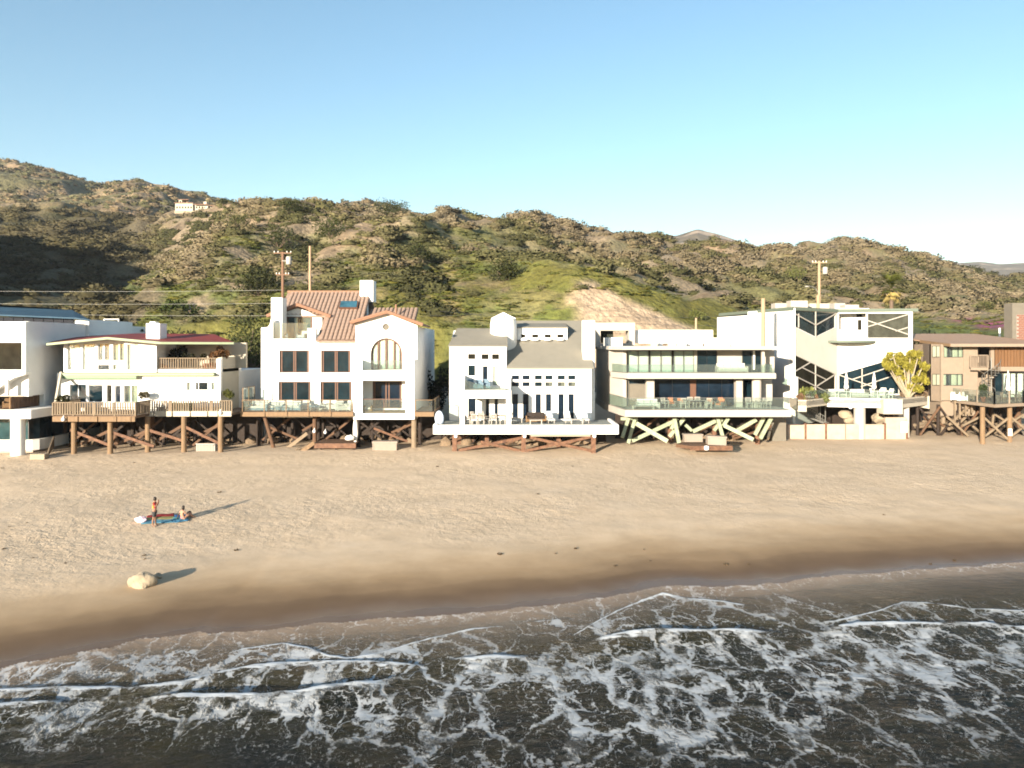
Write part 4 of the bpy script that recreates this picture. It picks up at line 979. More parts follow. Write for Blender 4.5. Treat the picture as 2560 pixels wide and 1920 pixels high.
# skylight lying on the slope
def on_slope(x, y): # crop pixel -> point on the main tile plane
    p = Vector((0, 74.2, ze)); nrm = Vector((0, -(zr - ze), 6.8)).normalized(); return V2.p(x, y, (p + nrm * .34, nrm)), nrm
q4 = [on_slope(*p)[0] for p in ((862, 292), (1006, 292), (1000, 345), (850, 345))]; nr = on_slope(900, 300)[1]
sk = MB().prism([p - nr * .3 for p in q4], nr * .27).build('skylight', 'frame_brown', H)
ct = sum(q4, Vector()) / 4
MB().prism([ct + (p - ct) * .9 - nr * .02 for p in q4], nr * .03).build('pane', 'glass_sky', sk)
vbox(H, 'chimney', V2, 1020, 1125, 130, 300, 80.2, 1.8, 'stucco_white')
p = V2.w(1308, 382, 78); MB().tube(p + Vector((0, 0, -.5)), V2.w(1308, 322, 78), .09, .09, 10).build('vent_pipe', 'tile_edge', H)
# right wing: gable wall with arched window and round vent
cx_, hw, ys_, yt_, yb_ = 1232, 126, 716, 590, 842
arch = [(cx_ + hw, yb_), (cx_ + hw, ys_)] + [(cx_ + hw * math.cos(t), ys_ - (ys_ - yt_) * math.sin(t)) for t in [math.pi * i / 14 for i in range(1, 14)]] + [(cx_ - hw, ys_), (cx_ - hw, yb_)]
circ = [(1228 + 27 * math.cos(t), 502 + 27 * math.sin(t)) for t in [2 * math.pi * i / 16 for i in range(16)]]
facade(H, 'gable_wall', V2, Yg, [(985, 1170), (985, 478), (1235, 394), (1478, 490), (1478, 1170)], [arch, circ, (1120, 1355, 935, 1152)], .5, 'stucco_white')
w_ = MB().prism(pts_at(V2, Yg + .2, arch), (0, .08, 0), [[V2.w(cx_ + (x - cx_) * .9, yb_ + (y - yb_) * .93 - 6, Yg + .2) for x, y in arch]]).build('window', 'frame_brown', H)
for x in (cx_ - 62, cx_, cx_ + 62):
    MB().bar(V2.w(x, 840, Yg + .23), V2.w(x, 604 if x == cx_ else 622, Yg + .23), .14, .06).build('mullion', 'frame_brown', w_)
MB().prism([V2.w(cx_ + (x - cx_) * .97, yb_ + (y - yb_) * .98 - 2, Yg + .26) for x, y in arch], (0, .02, 0)).build('pane', 'glass_window', w_)
for x0, x1 in ((1130, 1160), (1178, 1222), (1242, 1290), (1306, 1336)):
    drape(w_, xw(V2, x0, Yg + .36), xw(V2, x1, Yg + .36), Yg + .36, zw(V2, 838, Yg), zw(V2, 640 if x0 in (1130, 1306) else 606, Yg), 'curtain', .12)
MB().prism([V2.w(x, y, Yg + .45) for x, y in arch], (0, .02, 0)).build('room_backing', 'glass_brown', w_)
MB().prism(pts_at(V2, Yg + .15, circ), (0, .05, 0)).build('round_vent', 'concrete_grey', H)
win(H, V2, Yg, 1120, 1355, 935, 1152, xs_=[.06, .45, .55, .94], frame='frame_brown', fw=.09, mull=.12, rec=.25, pane='glass_navy')
box(H, 'wall', xw(V2, 985, Yg) + .02, xr - .02, Yg + .52, 90, 2.5, zw(V2, 500, Yg), 'stucco_white')
facade(H, 'loggia_front', V2, Yb, [(968, 1240), (968, 765), (1040, 765), (1040, 850), (1385, 850), (1385, 765), (1455, 765), (1455, 1240)], [(1040, 1385, 930, 1193)], .45, 'stucco_white')
for x in (968, 1455):
    X = xw(V2, x, Yb); d = .4 if x == 968 else -.4
    box(H, 'loggia_side_wall', X, X + d, Yb + .46, Yg - .01, zdb, zw(V2, 765, Yb), 'stucco_white')
Xa, Xb = xw(V2, 968, Yb) + .42, xw(V2, 1455, Yb) - .42
box(H, 'balcony_floor', Xa, Xb, Yb + .46, Yg - .01, zw(V2, 925, Yb), zw(V2, 852, Yb), 'stucco_white')
MB().prism([V2.w(x, y, Yb + .2) for x, y in ((1041, 849), (1384, 849), (1384, 768), (1041, 768))], (0, .02, 0)).build('balcony_glass', 'glass_rail', H)
MB().prism([V2.w(x, y, Yb + .2) for x, y in ((1041, 1192), (1384, 1192), (1384, 1078), (1041, 1078))], (0, .02, 0)).build('loggia_glass', 'glass_rail', H)
MB().bar(V2.w(1041, 1078, Yb + .21), V2.w(1384, 1078, Yb + .21), .06).bar(V2.w(1212, 1192, Yb + .21), V2.w(1212, 1078, Yb + .21), .05).build('handrail', 'frame_brown', H)
# decks either side, with glass balustrades
xd0, xd1 = xw(V2, 66, Yd), xw(V2, 968, Yb) - .01
slab(H, 'deck', [(xd0, Yd + .12), (xd1, Yd + .12), (xd1, Yf), (xd0, Yf)], zd - .2, zd, 'deck_wood')
xe0, xe1 = xw(V2, 1455, Yb) + .01, xw(V2, 1610, Yd)
slab(H, 'deck', [(xe0, Yd + .12), (xe1, Yd + .12), (xe1, Yf + 3), (xe0, Yf + 3)], zd - .2, zd, 'deck_wood')
slab(H, 'deck', [(Xa, Yb + .46), (Xb, Yb + .46), (Xb, Yg), (Xa, Yg)], zd - .25, zd - .02, 'deck_wood')
for x0, x1 in ((66, 262), (268, 440), (446, 614), (620, 790), (796, 966), (1458, 1610)):
    vbox(H, 'fascia_board', V2, x0, x1, 1182, 1217, Yd, .1, 'wood_tan')
glass_rail(H, [(xd0 + .12, Yd + .2, zd), (xd1 - .1, Yd + .2, zd)], 1.06, 1.95, 'wood_tan')
glass_rail(H, [(xe0 + .1, Yd + .2, zd), (xe1 - .1, Yd + .2, zd), (xe1 - .1, Yf + 2.5, zd)], 1.06, 1.95, 'wood_tan')
glass_rail(H, [(xd0 + .12, Yd + .35, zd), (xd0 + .12, Yf, zd)], 2.15, 1.9, 'wood_tan', 'glass_rail_green')
for x, m, y in ((210, 'wood_dark', 73.5), (660, 'wood_brown', 73), (690, 'wood_dark', 75), (1008, 'wood_dark', 72.5), (1120, 'wood_dark', 76), (1500, 'wood_dark', 74), (420, 'wood_dark', 77), (850, 'wood_dark', 77)):
    pile(H, xw(V2, x, y), y, zd - .25, .19, m)
pile(H, xw(V2, 1452, 72.2), 72.2, zdb + .02, .24, 'wood_weathered')
pile(H, xw(V2, 253, 72.0), 72.0, zd - .22, .17, 'wood_brown', lean=(.95, .3))
for a, b, m in (((270, 1290), (525, 1395), 'wood_brown'), ((560, 1330), (660, 1270), 'wood_brown'), ((1130, 1310), (1400, 1415), 'wood_rust'), ((1270, 1345), (1440, 1275), 'wood_brown'), ((300, 1300), (260, 1420), 'wood_dark')):
    brace(H, V2.w(*a, 73.2), V2.w(*b, 73.6), .2, m, .12)
box(H, 'shade_bulkhead', xd0, xe1, 78.5, 78.9, -1, 2.49, 'wood_dark'); flood(H, V2, 656, 1335, 72.4, .15); flood(H, V2, 744, 1343, 73, .15)
# ================================================================ house 4: white house with grey shingle roofs, turret and wide white deck
H = thing('beach_house', W(1320, 1118, 78), 'white house with grey roofs, round turret and many small square windows', 'house', 'beach houses in a row')
Yf, Yd, Yp = 75.0, 69.5, 71.3
zt, zb = zw(V3, 1275, Yd), zw(V3, 1365, Yd); zf = zt - .15
hl = [(435, 507, 572, 623), (568, 639, 574, 625), (671, 742, 574, 625), (437, 505, 685, 787), (580, 627, 693, 880), (682, 727, 695, 880), (437, 510, 1012, 1225), (610, 645, 1018, 1225), (697, 730, 1018, 1225)]
facade(H, 'wall', V3, Yf, [(250, 500), (815, 500), (815, 1240), (250, 1240)], hl, .4, 'stucco_white')
for i, h in enumerate(hl):
    win(H, V3, Yf, *h, fw=.02, rec=.05, frame='metal_black', pane='glass_navy' if i in (4, 6, 7, 8) else 'glass_brown' if i in (0, 1, 2) else 'glass_dark', curtain=[(.03, .97)] if i == 5 else None)
XA, XB, XC = xw(V3, 250, Yf), xw(V3, 815, Yf), xw(V3, 1655, Yf)
hr = []
for x0, x1 in ((868, 938), (974, 1042), (1096, 1163), (1199, 1267), (1322, 1390), (1425, 1493)):
    hr += [(x0 - 2, x1 + 2, 783, 825), (x0 - 2, x1 + 2, 850, 892)]
for x0, x1 in ((878, 925), (980, 1030), (1104, 1152), (1206, 1253), (1330, 1377), (1430, 1477)): hr.append((x0 - 3, x1 + 3, 968, 1215))
facade(H, 'wall', V3, Yf, [(816, 712), (1655, 712), (1655, 1240), (816, 1240)], hr, .4, 'stucco_white')
for i, h in enumerate(hr):
    win(H, V3, Yf, *h, fw=.02, rec=.05, frame='metal_black', pane='glass_navy' if i >= 12 or i < 4 else 'glass_dark', curtain=[(.5, .97)] if i in (7, 9, 11) else None, cm='concrete_grey')
zl = zw(V3, 500, Yf); zr_ = zw(V3, 712, Yf)
zlr = zw(V3, 328, 80.5)
MB().prism([(XA + .02, Yf + .41, 1.5), (XA + .02, Yf + .41, zl - .02), (XA + .02, 80.5, zlr - .12), (XA + .02, 88, zlr - .12), (XA + .02, 88, 1.5)], (XB - XA - .04, 0, 0)).build('wall', 'stucco_white', H)
MB().prism([(XA - .1, Yf - .12, zl), (XB + .1, Yf - .12, zl), (XB + .02, 80.5, zlr), (XA + .35, 80.5, zlr)], (0, 0, .09)).build('roof', 'roof_grey', H)
MB().prism([(XA + .35, 80.52, zlr), (XB + .02, 80.52, zlr), (XB, 88, zlr), (XA + .3, 88, zlr)], (0, 0, .085)).build('roof', 'roof_grey', H)
Yr = 84.0; zrr = zw(V3, 252, Yr)
MB().prism([(XB + .02, Yf + .41, 1.5), (XB + .02, Yf + .41, zr_ - .02), (XB + .02, Yr, zrr - .12), (XB + .02, 90, zr_ + 2), (XB + .02, 90, 1.5)], (XC - XB - .04, 0, 0)).build('wall', 'stucco_white', H)
MB().prism([(XB - .05, Yf - .2, zr_ - .05), (XC + .2, Yf - .2, zr_ - .05), (XC + .2, Yr, zrr), (XB - .05, Yr, zrr)], (0, 0, .1)).build('roof', 'roof_grey', H)
MB().prism([(XB - .05, Yr + .02, zrr), (XC + .2, Yr + .02, zrr), (XC + .2, 90, zr_ + 2.1), (XB - .05, 90, zr_ + 2.1)], (0, 0, .1)).build('roof', 'roof_grey', H)
# dormer with four windows and small hooded lights under them
Yo = 80.0; hd = [(958, 1001, 379, 411), (1067, 1129, 379, 411), (1191, 1253, 379, 411), (1315, 1377, 379, 411)]
do = facade(H, 'dormer', V3, Yo, [(920, 316), (1415, 316), (1415, 470), (920, 470)], hd, .3, 'stucco_white')
for h in hd: win(do, V3, Yo, *h, fw=.02, rec=.06, frame='metal_black', pane='glass_brown')
dx0, dx1 = xw(V3, 920, Yo), xw(V3, 1415, Yo); zdt = zw(V3, 316, Yo)
MB().box(dx0 + .02, dx1 - .02, Yo + .31, 84.2, 8.5, zdt - .02).build('dormer_wall', 'stucco_white', do)
MB().prism([(dx0 - .05, Yo - .15, zdt), (dx1 + .08, Yo - .15, zdt), (dx1, 84.4, zdt + .62), (dx0, 84.4, zdt + .62)], (0, 0, .08)).build('dormer_roof', 'roof_grey', do)
for x in (995, 1100, 1225, 1350):
    c = V3.w(x, 440, Yo - .35); MB().lathe(c, [(.40, 0), (.38, .12), (.28, .24), (.1, .30), (0, .31)], 12).build('roof_light', 'paint_white', H, smooth=True)
# turret with ribbed conical glass cap
c = V3.w(784, 225, 79.2); r = 1.33
MB().lathe((c.x, c.y, 7.0), [(r * 1.02, 0), (r, c.z - 7.6), (r * .93, c.z - 7.05), (r * .93, c.z - 7.0), (r * .8, c.z - 7.0)], 28).build('turret', 'stucco_white', H, smooth=True)
tz = V3.w(784, 166, 79.2).z
cap = MB().lathe(c, [(r * .9, .0), (.02, tz - c.z)], 8).build('turret_cap', 'shade_fabric', H)
for i in range(8):
    t = 2 * math.pi * i / 8
    MB().bar((c.x + r * .92 * math.cos(t), c.y + r * .92 * math.sin(t), c.z + .02), (c.x, c.y, tz + .02), .07).build('rib', 'paint_white', cap)
# chimney wall at the right end
vbox(H, 'chimney', V3, 1572, 1687, 240, 1240, 76.2, 1.6, 'stucco_white')
# pergola balcony on the deck
def pb(x0, x1, y0, y1, Y=Yp, d=.35, nm='pergola_beam'): return vbox(H, nm, V3, x0, x1, y0, y1, Y, d, 'paint_white')
pb(355, 400, 800, 1272, nm='pergola_post'); pb(812, 860, 932, 1272, nm='pergola_post'); pb(401, 811, 930, 1010)
px0, px1 = xw(V3, 355, Yp), xw(V3, 860, Yp); zq = zw(V3, 930, Yp)
box(H, 'balcony_floor', px0 + .3, px1, Yp + .36, Yf - .01, zq - .5, zq - .02, 'concrete_pale')
MB().prism([(px0 + .01, Yp + .36, zq - .6), (px0 + .01, Yp + .36, zw(V3, 800, Yp)), (px0 + .01, Yf, zw(V3, 800, Yp)), (px0 + .01, Yf, zq - .6)], (.28, 0, 0)).build('balcony_parapet', 'stucco_white', H)
g = MB(); n = 14; prof = []
for i in range(n + 1):
    t = i / n; prof.append((px1 - .12, Yp + .1 + (Yf - Yp) * t, zq + .05 + 1.05 * t ** 2.2))
MB().prism([(px1 - .2, Yp + .36, zq - .02)] + [(px1 - .2, y, z) for x, y, z in prof if y > Yp + .36] + [(px1 - .2, Yf - .01, zq - .02)], (.18, 0, 0)).build('balcony_parapet', 'stucco_white', H)
MB().prism([(px0 + .45, Yp + .1, zq + .02), (px1 - .05, Yp + .1, zq + .02), (px1 - .05, Yp + .1, zq + .12), (px0 + 1.9, Yp + .1, zq + .5), (px0 + .45, Yp + .1, zq + .9)], (0, .02, 0)).build('balcony_glass', 'glass_rail_green', H)
# deck: white edge beam, pale grey boards
xd0, xd1 = xw(V3, 90, Yd), xw(V3, 1922, Yd)
vbox(H, 'deck_edge', V3, 90, 1922, 1275, 1365, Yd, .3, 'paint_white')
box(H, 'deck_edge', xd1 - .25, xd1 - .01, Yd + .31, 75.5, zb + .1, zt + .04, 'paint_white')
box(H, 'deck_edge', xd0 + .01, xd0 + .25, Yd + .31, 75.5, zb + .1, zt + .04, 'paint_white')
nb = 26; wbd = (xd1 - xd0 - .6) / nb
for i in range(nb):
    x0 = xd0 + .3 + i * wbd
    box(H, 'deck_board', x0, x0 + wbd - .02, Yd + .32, 76.0 if x0 > XC or x0 + wbd < XA else Yf - .02, zf - .06, zf + .004 * (i % 3), 'deck_grey')
box(H, 'deck_frame', xd0 + .28, xd1 - .28, Yd + .33, 75.4, zb + .05, zf - .08, 'wood_dark')
vbox(H, 'beam', V3, 1040, 1645, 1366, 1386, Yd + .9, .25, 'stucco_cream')
for x in (303, 983, 1672):
    pile(H, xw(V3, x, Yd + 1), Yd + 1, zb + .05, .20, 'wood_rust', True); flood(H, V3, x + 12, 1384, Yd + .2, .17)
    pile(H, xw(V3, x, Yd + 1) + .1, Yd + 5, zb + .05, .2, 'wood_rust', True)
box(H, 'shade_bulkhead', xd0 + .3, xd1 - .3, 76.2, 76.6, -1, zf - .3, 'wood_dark')
for x in (620, 1330): pile(H, xw(V3, x, Yd + 3), Yd + 3.4, zb + .05, .19, 'wood_rust', True)
for a, b in (((340, 1525), (985, 1395)), ((560, 1440), (960, 1530)), ((1040, 1395), (1660, 1530)), ((1000, 1530), (1650, 1390))):
    brace(H, V3.w(*a, Yd + .85), V3.w(*b, Yd + 1.25), .24, 'wood_rust', .14)
for a, b in (((330, 1390), (700, 1480)), ((700, 1400), (340, 1500)), ((1180, 1470), (1560, 1390))):
    brace(H, V3.w(*a, Yd + 4.6), V3.w(*b, Yd + 4.9), .22, 'wood_brown', .14)

# ================================================================ house 5: low modern concrete and glass house on green steel struts
H = thing('beach_house', W(1770, 1110, 78), 'modern two storey glass house with pale slabs on green steel struts', 'house', 'beach houses in a row')
Yd, Ym, Yg = 72.5, 74.3, 77.2
zt, zb = zw(V4, 1150, Yd), zw(V4, 1215, Yd)
xl, xr = xw(V4, 310, Yd), xw(V4, 1880, Yd)
slab(H, 'deck_slab', [(xl, Yd), (xr, Yd), (xr, 90), (xl - .9, 90), (xl - .9, 80.2)], zb, zt, 'concrete_pale')
m0, m1 = xw(V4, 335, Ym), xw(V4, 1735, Ym); zm0, zm1 = zw(V4, 855, Ym), zw(V4, 803, Ym); zr0, zr1 = zw(V4, 583, Ym), zw(V4, 548, Ym)
slab(H, 'floor_slab', [(m0, Ym), (m1, Ym), (m1, 89), (m0 - 1.1, 89), (m0 - 1.1, 78)], zm0, zm1, 'concrete_pale')
r0, r1 = xw(V4, 292, Ym), xw(V4, 1772, Ym)
slab(H, 'roof_slab', [(r0, Ym), (r1, Ym), (r1, 89.5), (r0 - 1.3, 89.5), (r0 - 1.0, 77)], zr0, zr1, 'concrete_pale')
# left end wall stepping in plan, with the white stair head above it
lx0, lx1 = xw(V4, 152, 79.5), xw(V4, 290, 76.6)
MB().prism([(lx1, 76.6, zt + .01), (lx1 + .35, 76.6, zt + .01), (lx1 + .35, 89, zt + .01), (lx0 - .2, 89, zt + .01), (lx0, 79.5, zt + .01)], (0, 0, zr0 - zt - .02)).build('wall', 'concrete_pale', H)
vbox(H, 'stair_head', V4, 152, 287, 466, 552, 80, 4, 'stucco_white')
# ground floor
def panel(nm, x0, x1, y0, y1, Y, d, m, par=None): return vbox(par or H, nm, V4, x0, x1, y0, y1, Y, d, m)
panel('wall', 292, 345, 862, 1108, Yg - .1, .3, 'concrete_pale')
panel('wall', 346, 512, 906, 1108, Yg + .05, .2, 'concrete_grey'); win(H, V4, Yg, 346, 512, 862, 905, fw=.04, rec=.05, frame='steel_grey')
panel('column', 515, 587, 862, 1122, 75.8, .9, 'concrete_pale'); panel('column', 1360, 1420, 862, 1126, 75.6, .8, 'concrete_pale')
win(H, V4, Yg, 590, 925, 862, 1106, nx=2, fw=.04, rec=.05, frame='metal_black', pane='glass_navy')
panel('mullion_panel', 926, 980, 862, 1106, Yg - .05, .2, 'frame_brown')
win(H, V4, Yg, 981, 1345, 862, 1106, nx=3, fw=.04, rec=.05, frame='metal_black', pane='glass_navy')
win(H, V4, Yg, 1425, 1600, 862, 1106, nx=2, fw=.05, rec=.05, frame='steel_grey', pane='glass_dark')
c = V4.w(1552, 1000, 75.6); MB().tube((c.x, c.y, zt), (c.x, c.y, zm0 - .005), .45, .45, 20).build('column', 'concrete_pale', H)
panel('wall', 1602, 1700, 862, 1106, Yg + .2, .2, 'concrete_pale')
# upper floor: six lit roller shades behind glass, dark sliding doors, plastered panel
for x0, x1 in ((340, 432), (440, 530), (553, 646), (656, 748), (776, 862), (868, 956)):
    w_ = win(H, V4, Yg, x0 - 5, x1 + 5, 590, 800, fw=.05, rec=.05, frame='steel_grey', pane='glass_teal', curtain=[])
    a, b = V4.w(x0, 594, Yg), V4.w(x1, 798, Yg); MB().box(a.x, b.x, Yg + .12, Yg + .14, b.z, a.z).build('roller_shade', 'shade_fabric', w_)
panel('wall', 292, 334, 586, 805, Yg - .05, .3, 'concrete_pale'); panel('mullion_panel', 963, 990, 586, 803, Yg - .06, .2, 'concrete_pale')
win(H, V4, Yg, 991, 1177, 588, 802, nx=2, fw=.04, rec=.05, frame='metal_black', pane='glass_dark')
panel('wall', 1180, 1412, 586, 803, Yg - .05, .3, 'concrete_pale')
win(H, V4, Yg, 1414, 1602, 588, 802, nx=2, fw=.05, rec=.05, frame='steel_grey', pane='glass_dark')
panel('door_frame', 1520, 1536, 590, 770, Yg - .4, .1, 'paint_white'); panel('column', 1602, 1628, 586, 800, 75.2, .3, 'concrete_pale')
panel('wall', 1630, 1720, 586, 803, Yg + .3, .2, 'concrete_pale')
box(H, 'wall', xw(V4, 292, Yg) + .02, xw(V4, 1720, Yg), Yg + .6, 88, zt + .02, zr0 - .01, 'wood_dark')
glass_rail(H, [(m0 - .95, 78.5, zm1), (m0 + .08, Ym + .12, zm1), (m1 - .35, Ym + .12, zm1), (m1 - .35, 77, zm1)], .82, 2.3, 'steel_grey', 'glass_rail_green', .02, False, False)
glass_rail(H, [(xl - .7, 80, zt), (xl + .12, Yd + .15, zt), (xr - .15, Yd + .15, zt)], 1.1, 2.4, 'steel_grey', 'glass_rail_green', .025, False, True)
# roof furniture: parapet, portal frame, vents
panel('parapet', 412, 1140, 396, 520, 86.5, .4, 'stucco_white'); panel('parapet', 1141, 1290, 470, 540, 86, .4, 'stucco_white')
MB().prism(pts_at(V4, 85.5, rect(8, 405, 326, 560)), (0, 2.2, 0), [pts_at(V4, 85.5, [(80, 402), (346, 402), (346, 520), (80, 520)])]).build('portal_frame', 'concrete_pale', H)
panel('portal_screen', 82, 200, 404, 518, 87.2, .1, 'hedge_dark')
for x, w2, h, y in ((590, 40, 30, 522), (650, 34, 60, 530), (760, 60, 16, 520), (850, 70, 14, 520), (930, 50, 12, 520), (1010, 60, 22, 518), (1120, 90, 14, 520), (1270, 40, 26, 525), (1375, 24, 18, 525)):
    a, b = V4.w(x - w2 / 2, y - h, 79 + (x % 7) * .5), V4.w(x + w2 / 2, y, 79 + (x % 7) * .5); MB().box(a.x, b.x, a.y, a.y + .8, zr1, max(a.z, zr1 + .12)).build('roof_vent', 'paint_white', H)
# struts
S = [((340, 1235), (285, 1410), .3), ((402, 1240), (340, 1465), .3), ((270, 1232), (430, 1235), .28), ((415, 1275), (712, 1445), .4), ((765, 1258), (378, 1440), .34),
     ((868, 1225), (728, 1400), .34), ((775, 1228), (822, 1475), .34), ((800, 1228), (745, 1330), .3), ((1165, 1252), (950, 1352), .34), ((1285, 1225), (1235, 1300), .3), ((1185, 1228), (1230, 1400), .32), ((1225, 1232), (1150, 1345), .3),
     ((1245, 1295), (1520, 1430), .36), ((1548, 1240), (1362, 1345), .34), ((1618, 1222), (1535, 1385), .34), ((1690, 1222), (1585, 1420), .34), ((700, 1275), (735, 1290), .3), ((880, 1290), (940, 1345), .28)]
for k, (a, b, w_) in enumerate(S):
    y0 = 74.2 + (k % 3) * .35; brace(H, V4.w(*a, y0), V4.w(*b, y0 - .6 if b[1] > 1400 else y0), w_, 'steel_green', .22, 'strut')
for a, b in (((1320, 1400), (1560, 1290)), ((1290, 1380), (1500, 1300)), ((1230, 1330), (1130, 1360)), ((1330, 1420), (1620, 1330))):
    brace(H, V4.w(*a, 76.5), V4.w(*b, 77), .2, 'wood_brown', .16)
box(H, 'shade_bulkhead', xl, xr, 79.2, 79.6, -1, zb - .01, 'wood_dark')
for x in (735, 1155, 1560): pile(H, xw(V4, x, 75.6), 75.6, zb + .02, .22, 'wood_rust')
a, b = V4.w(1700, 1218, 77), V4.w(1830, 1400, 77); MB().box(a.x, b.x, 77, 84, b.z - 1, zb - .01).build('foundation_wall', 'concrete_grey', H)

# ================================================================ house 6: tall white house with folded front and crossed braces
H = thing('beach_house', W(2130, 1085, 86), 'tall white house with folded front, crossed window braces and green roof edge', 'house', 'beach houses in a row')
zR = 13.25; zF = 3.95
A_ = Vector((V5.w(205, 0, 81).x, 81, 0)); B_ = Vector((V5.w(576, 0, 86).x, 86, 0)); C_ = Vector((V5.w(1200, 0, 84.5).x, 84.5, 0)); D_ = Vector((W(1793, 0, 98).x, 98, 0))
def plane(p, q_):
    d = (q_ - p); n = Vector((d.y, -d.x, 0)).normalized(); return (p, n)
PL, PR = plane(A_, B_), plane(B_, C_)
def poly6(name, pl, outline, m, holes=(), th=.35, par=None, off=0.0):
    pt = (pl[0] - pl[1] * off, pl[1])
    return MB().prism([V5.p(x, y, pt) for x, y in outline], -pl[1] * th, [[V5.p(x, y, pt) for x, y in h] for h in holes]).build(name, m, par or H)
def bars6(par, pl, segs, w_, m='paint_white', off=-.02):
    pt = (pl[0] - pl[1] * off, pl[1])
    for a, b in segs: MB().bar(V5.p(*a, pt), V5.p(*b, pt), w_ * .62, .1, pl[1]).build('cross_brace', 'concrete_pale', par)
# left fold
upL = [(222, 516), (562, 541), (562, 660), (396, 742), (222, 656)]
loL = [(213, 882), (564, 1050), (564, 1222), (213, 1262)]
poly6('wall', PL, [(206, 488), (575, 510), (575, 1232), (206, 1268)], 'stucco_shaded', [upL, loL])  # white wall coloured darker where it turns from the sun
for pg in (upL, loL):
    w_ = poly6('window', PL, pg, 'paint_white', [[(395 + (x - 395) * .97, (pg[0][1] + pg[-1][1]) / 2 + (y - (pg[0][1] + pg[-1][1]) / 2) * .97) for x, y in pg]], .08, off=.1)
    poly6('pane', PL, pg, 'glass_dark' if pg is upL else 'glass_brown', th=.02, par=w_, off=.16)
    bars6(w_, PL, [((396, 522), (396, 740)), ((222, 545), (396, 640)), ((396, 640), (562, 545)), ((255, 545), (255, 660))] if pg is upL else [((213, 1030), (350, 950)), ((280, 990), (480, 1090)), ((360, 1175), (555, 1050)), ((250, 1075), (480, 1190)), ((395, 970), (395, 1230))], .16)
poly6('column', PL, [(212, 1060), (250, 1070), (250, 1250), (212, 1255)], 'paint_white', th=.3, off=-.25)
# right fold: terrace recess, braced window, solid band, glazed ground floor under the raking edge
rec = [(588, 545), (816, 540), (816, 752), (588, 752)]
upR = [(822, 541), (1172, 540), (1172, 750), (822, 750)]
loR = [(580, 1048), (1186, 874), (1186, 1212), (580, 1226)]
poly6('wall', PR, [(576, 511), (1200, 508), (1200, 1216), (576, 1232)], 'stucco_white', [rec, upR, loR])
for pg, pm in ((upR, 'glass_grey'), (loR, 'glass_dark')):
    cx2 = sum(p[0] for p in pg) / 4; cy2 = sum(p[1] for p in pg) / 4
    w_ = poly6('window', PR, pg, 'paint_white', [[(cx2 + (x - cx2) * .97, cy2 + (y - cy2) * .97) for x, y in pg]], .08, off=.1)
    poly6('pane', PR, pg, pm, th=.02, par=w_, off=.18)
    bars6(w_, PR, [((822, 655), (1172, 548)), ((822, 600), (1172, 720)), ((1060, 690), (1172, 655))] if pg is upR else [((580, 1050), (870, 1150)), ((700, 1090), (1090, 960)), ((770, 1150), (1186, 1010)), ((930, 935), (1186, 1010)), ((1085, 1050), (1085, 1215)), ((780, 1000), (780, 1222))], .17)
poly6('terrace_back_wall', PR, [(560, 500), (840, 500), (840, 770), (560, 770)], 'stucco_white', th=.3, off=2.0)
poly6('door', PR, [(745, 596), (776, 596), (776, 700), (745, 700)], 'glass_brown', th=.05, off=1.93); poly6('vent', PR, [(735, 553), (778, 553), (778, 572), (735, 572)], 'glass_brown', th=.05, off=1.93)
poly6('terrace_floor', PR, [(582, 750), (822, 750), (822, 762), (582, 762)], 'stucco_white', th=1.9, off=.2)
cc = V5.p(690, 778, PR); MB().lathe((cc.x - .3, cc.y + 1.3, cc.z), [(.2, -.1), (3.3, -.1), (3.3, .12), (.2, .14)], 20, math.pi * 1.12, math.pi * 1.86).build('balcony_slab', 'fascia_green', H)
for i in range(18):
    x = 590 + i * 11; p = V5.p(x, 752, (PR[0] + PR[1] * .12, PR[1])); MB().bar(p, p + Vector((0, 0, .85)), .045).build('baluster', 'paint_white', H)
MB().bar(V5.p(588, 684, (PR[0] + PR[1] * .12, PR[1])), V5.p(780, 684, (PR[0] + PR[1] * .12, PR[1])), .08).build('handrail', 'paint_white', H)
# body, side wall, roof edge
n2 = Vector((-(D_ - A_).y, (D_ - A_).x, 0)).normalized()
for t0, t1, zz in ((0.0, .55, zR - .05), (.55, 1.0, zR - .45)):
    p, q_ = A_ + (D_ - A_) * t0, A_ + (D_ - A_) * t1
    MB().prism([(p.x, p.y, 1.0), (q_.x, q_.y, 1.0), (q_.x, q_.y, zz), (p.x, p.y, zz)], -n2 * .3).build('side_wall', 'stucco_white', H)
a = A_ + (D_ - A_) * .2; MB().box(a.x - .06, a.x + .2, a.y - .25, a.y + .25, 9.6, 11.8).build('side_window', 'curtain', H)
MB().prism([(p.x, p.y, 1.0) for p in (A_ + Vector((.6, .9, 0)), B_ + Vector((0, 2.6, 0)), C_ + Vector((-.15, 2.5, 0)), Vector((C_.x - .15, 98, 0)), D_ + Vector((.4, 0, 0)))], (0, 0, zR - 1.5)).build('body_wall', 'stucco_white', H)
MB().prism([(p.x, p.y, zR - .28) for p in (A_ + Vector((-.12, -.15, 0)), B_ + Vector((0, -.25, 0)), C_ + Vector((.5, -.2, 0)), Vector((C_.x + .4, 98, 0)), D_ + Vector((.2, 0, 0)))], (0, 0, .34)).build('roof_edge', 'fascia_green', H)
for x0, x1, y0, y1, Y in ((190, 330, 436, 492, 92), (60, 185, 458, 492, 94), (552, 640, 458, 505, 92), (640, 755, 470, 508, 90), (345, 520, 460, 495, 95)):
    vbox(H, 'roof_unit', V5, x0, x1, y0, y1 + 8, Y, 1.5, 'concrete_pale')
p = V5.w(415, 495, 86); MB().tube(p + Vector((0, 0, -.4)), V5.w(415, 392, 86), .16, .16, 12).build('vent_pipe', 'pole_wood_pale', H)
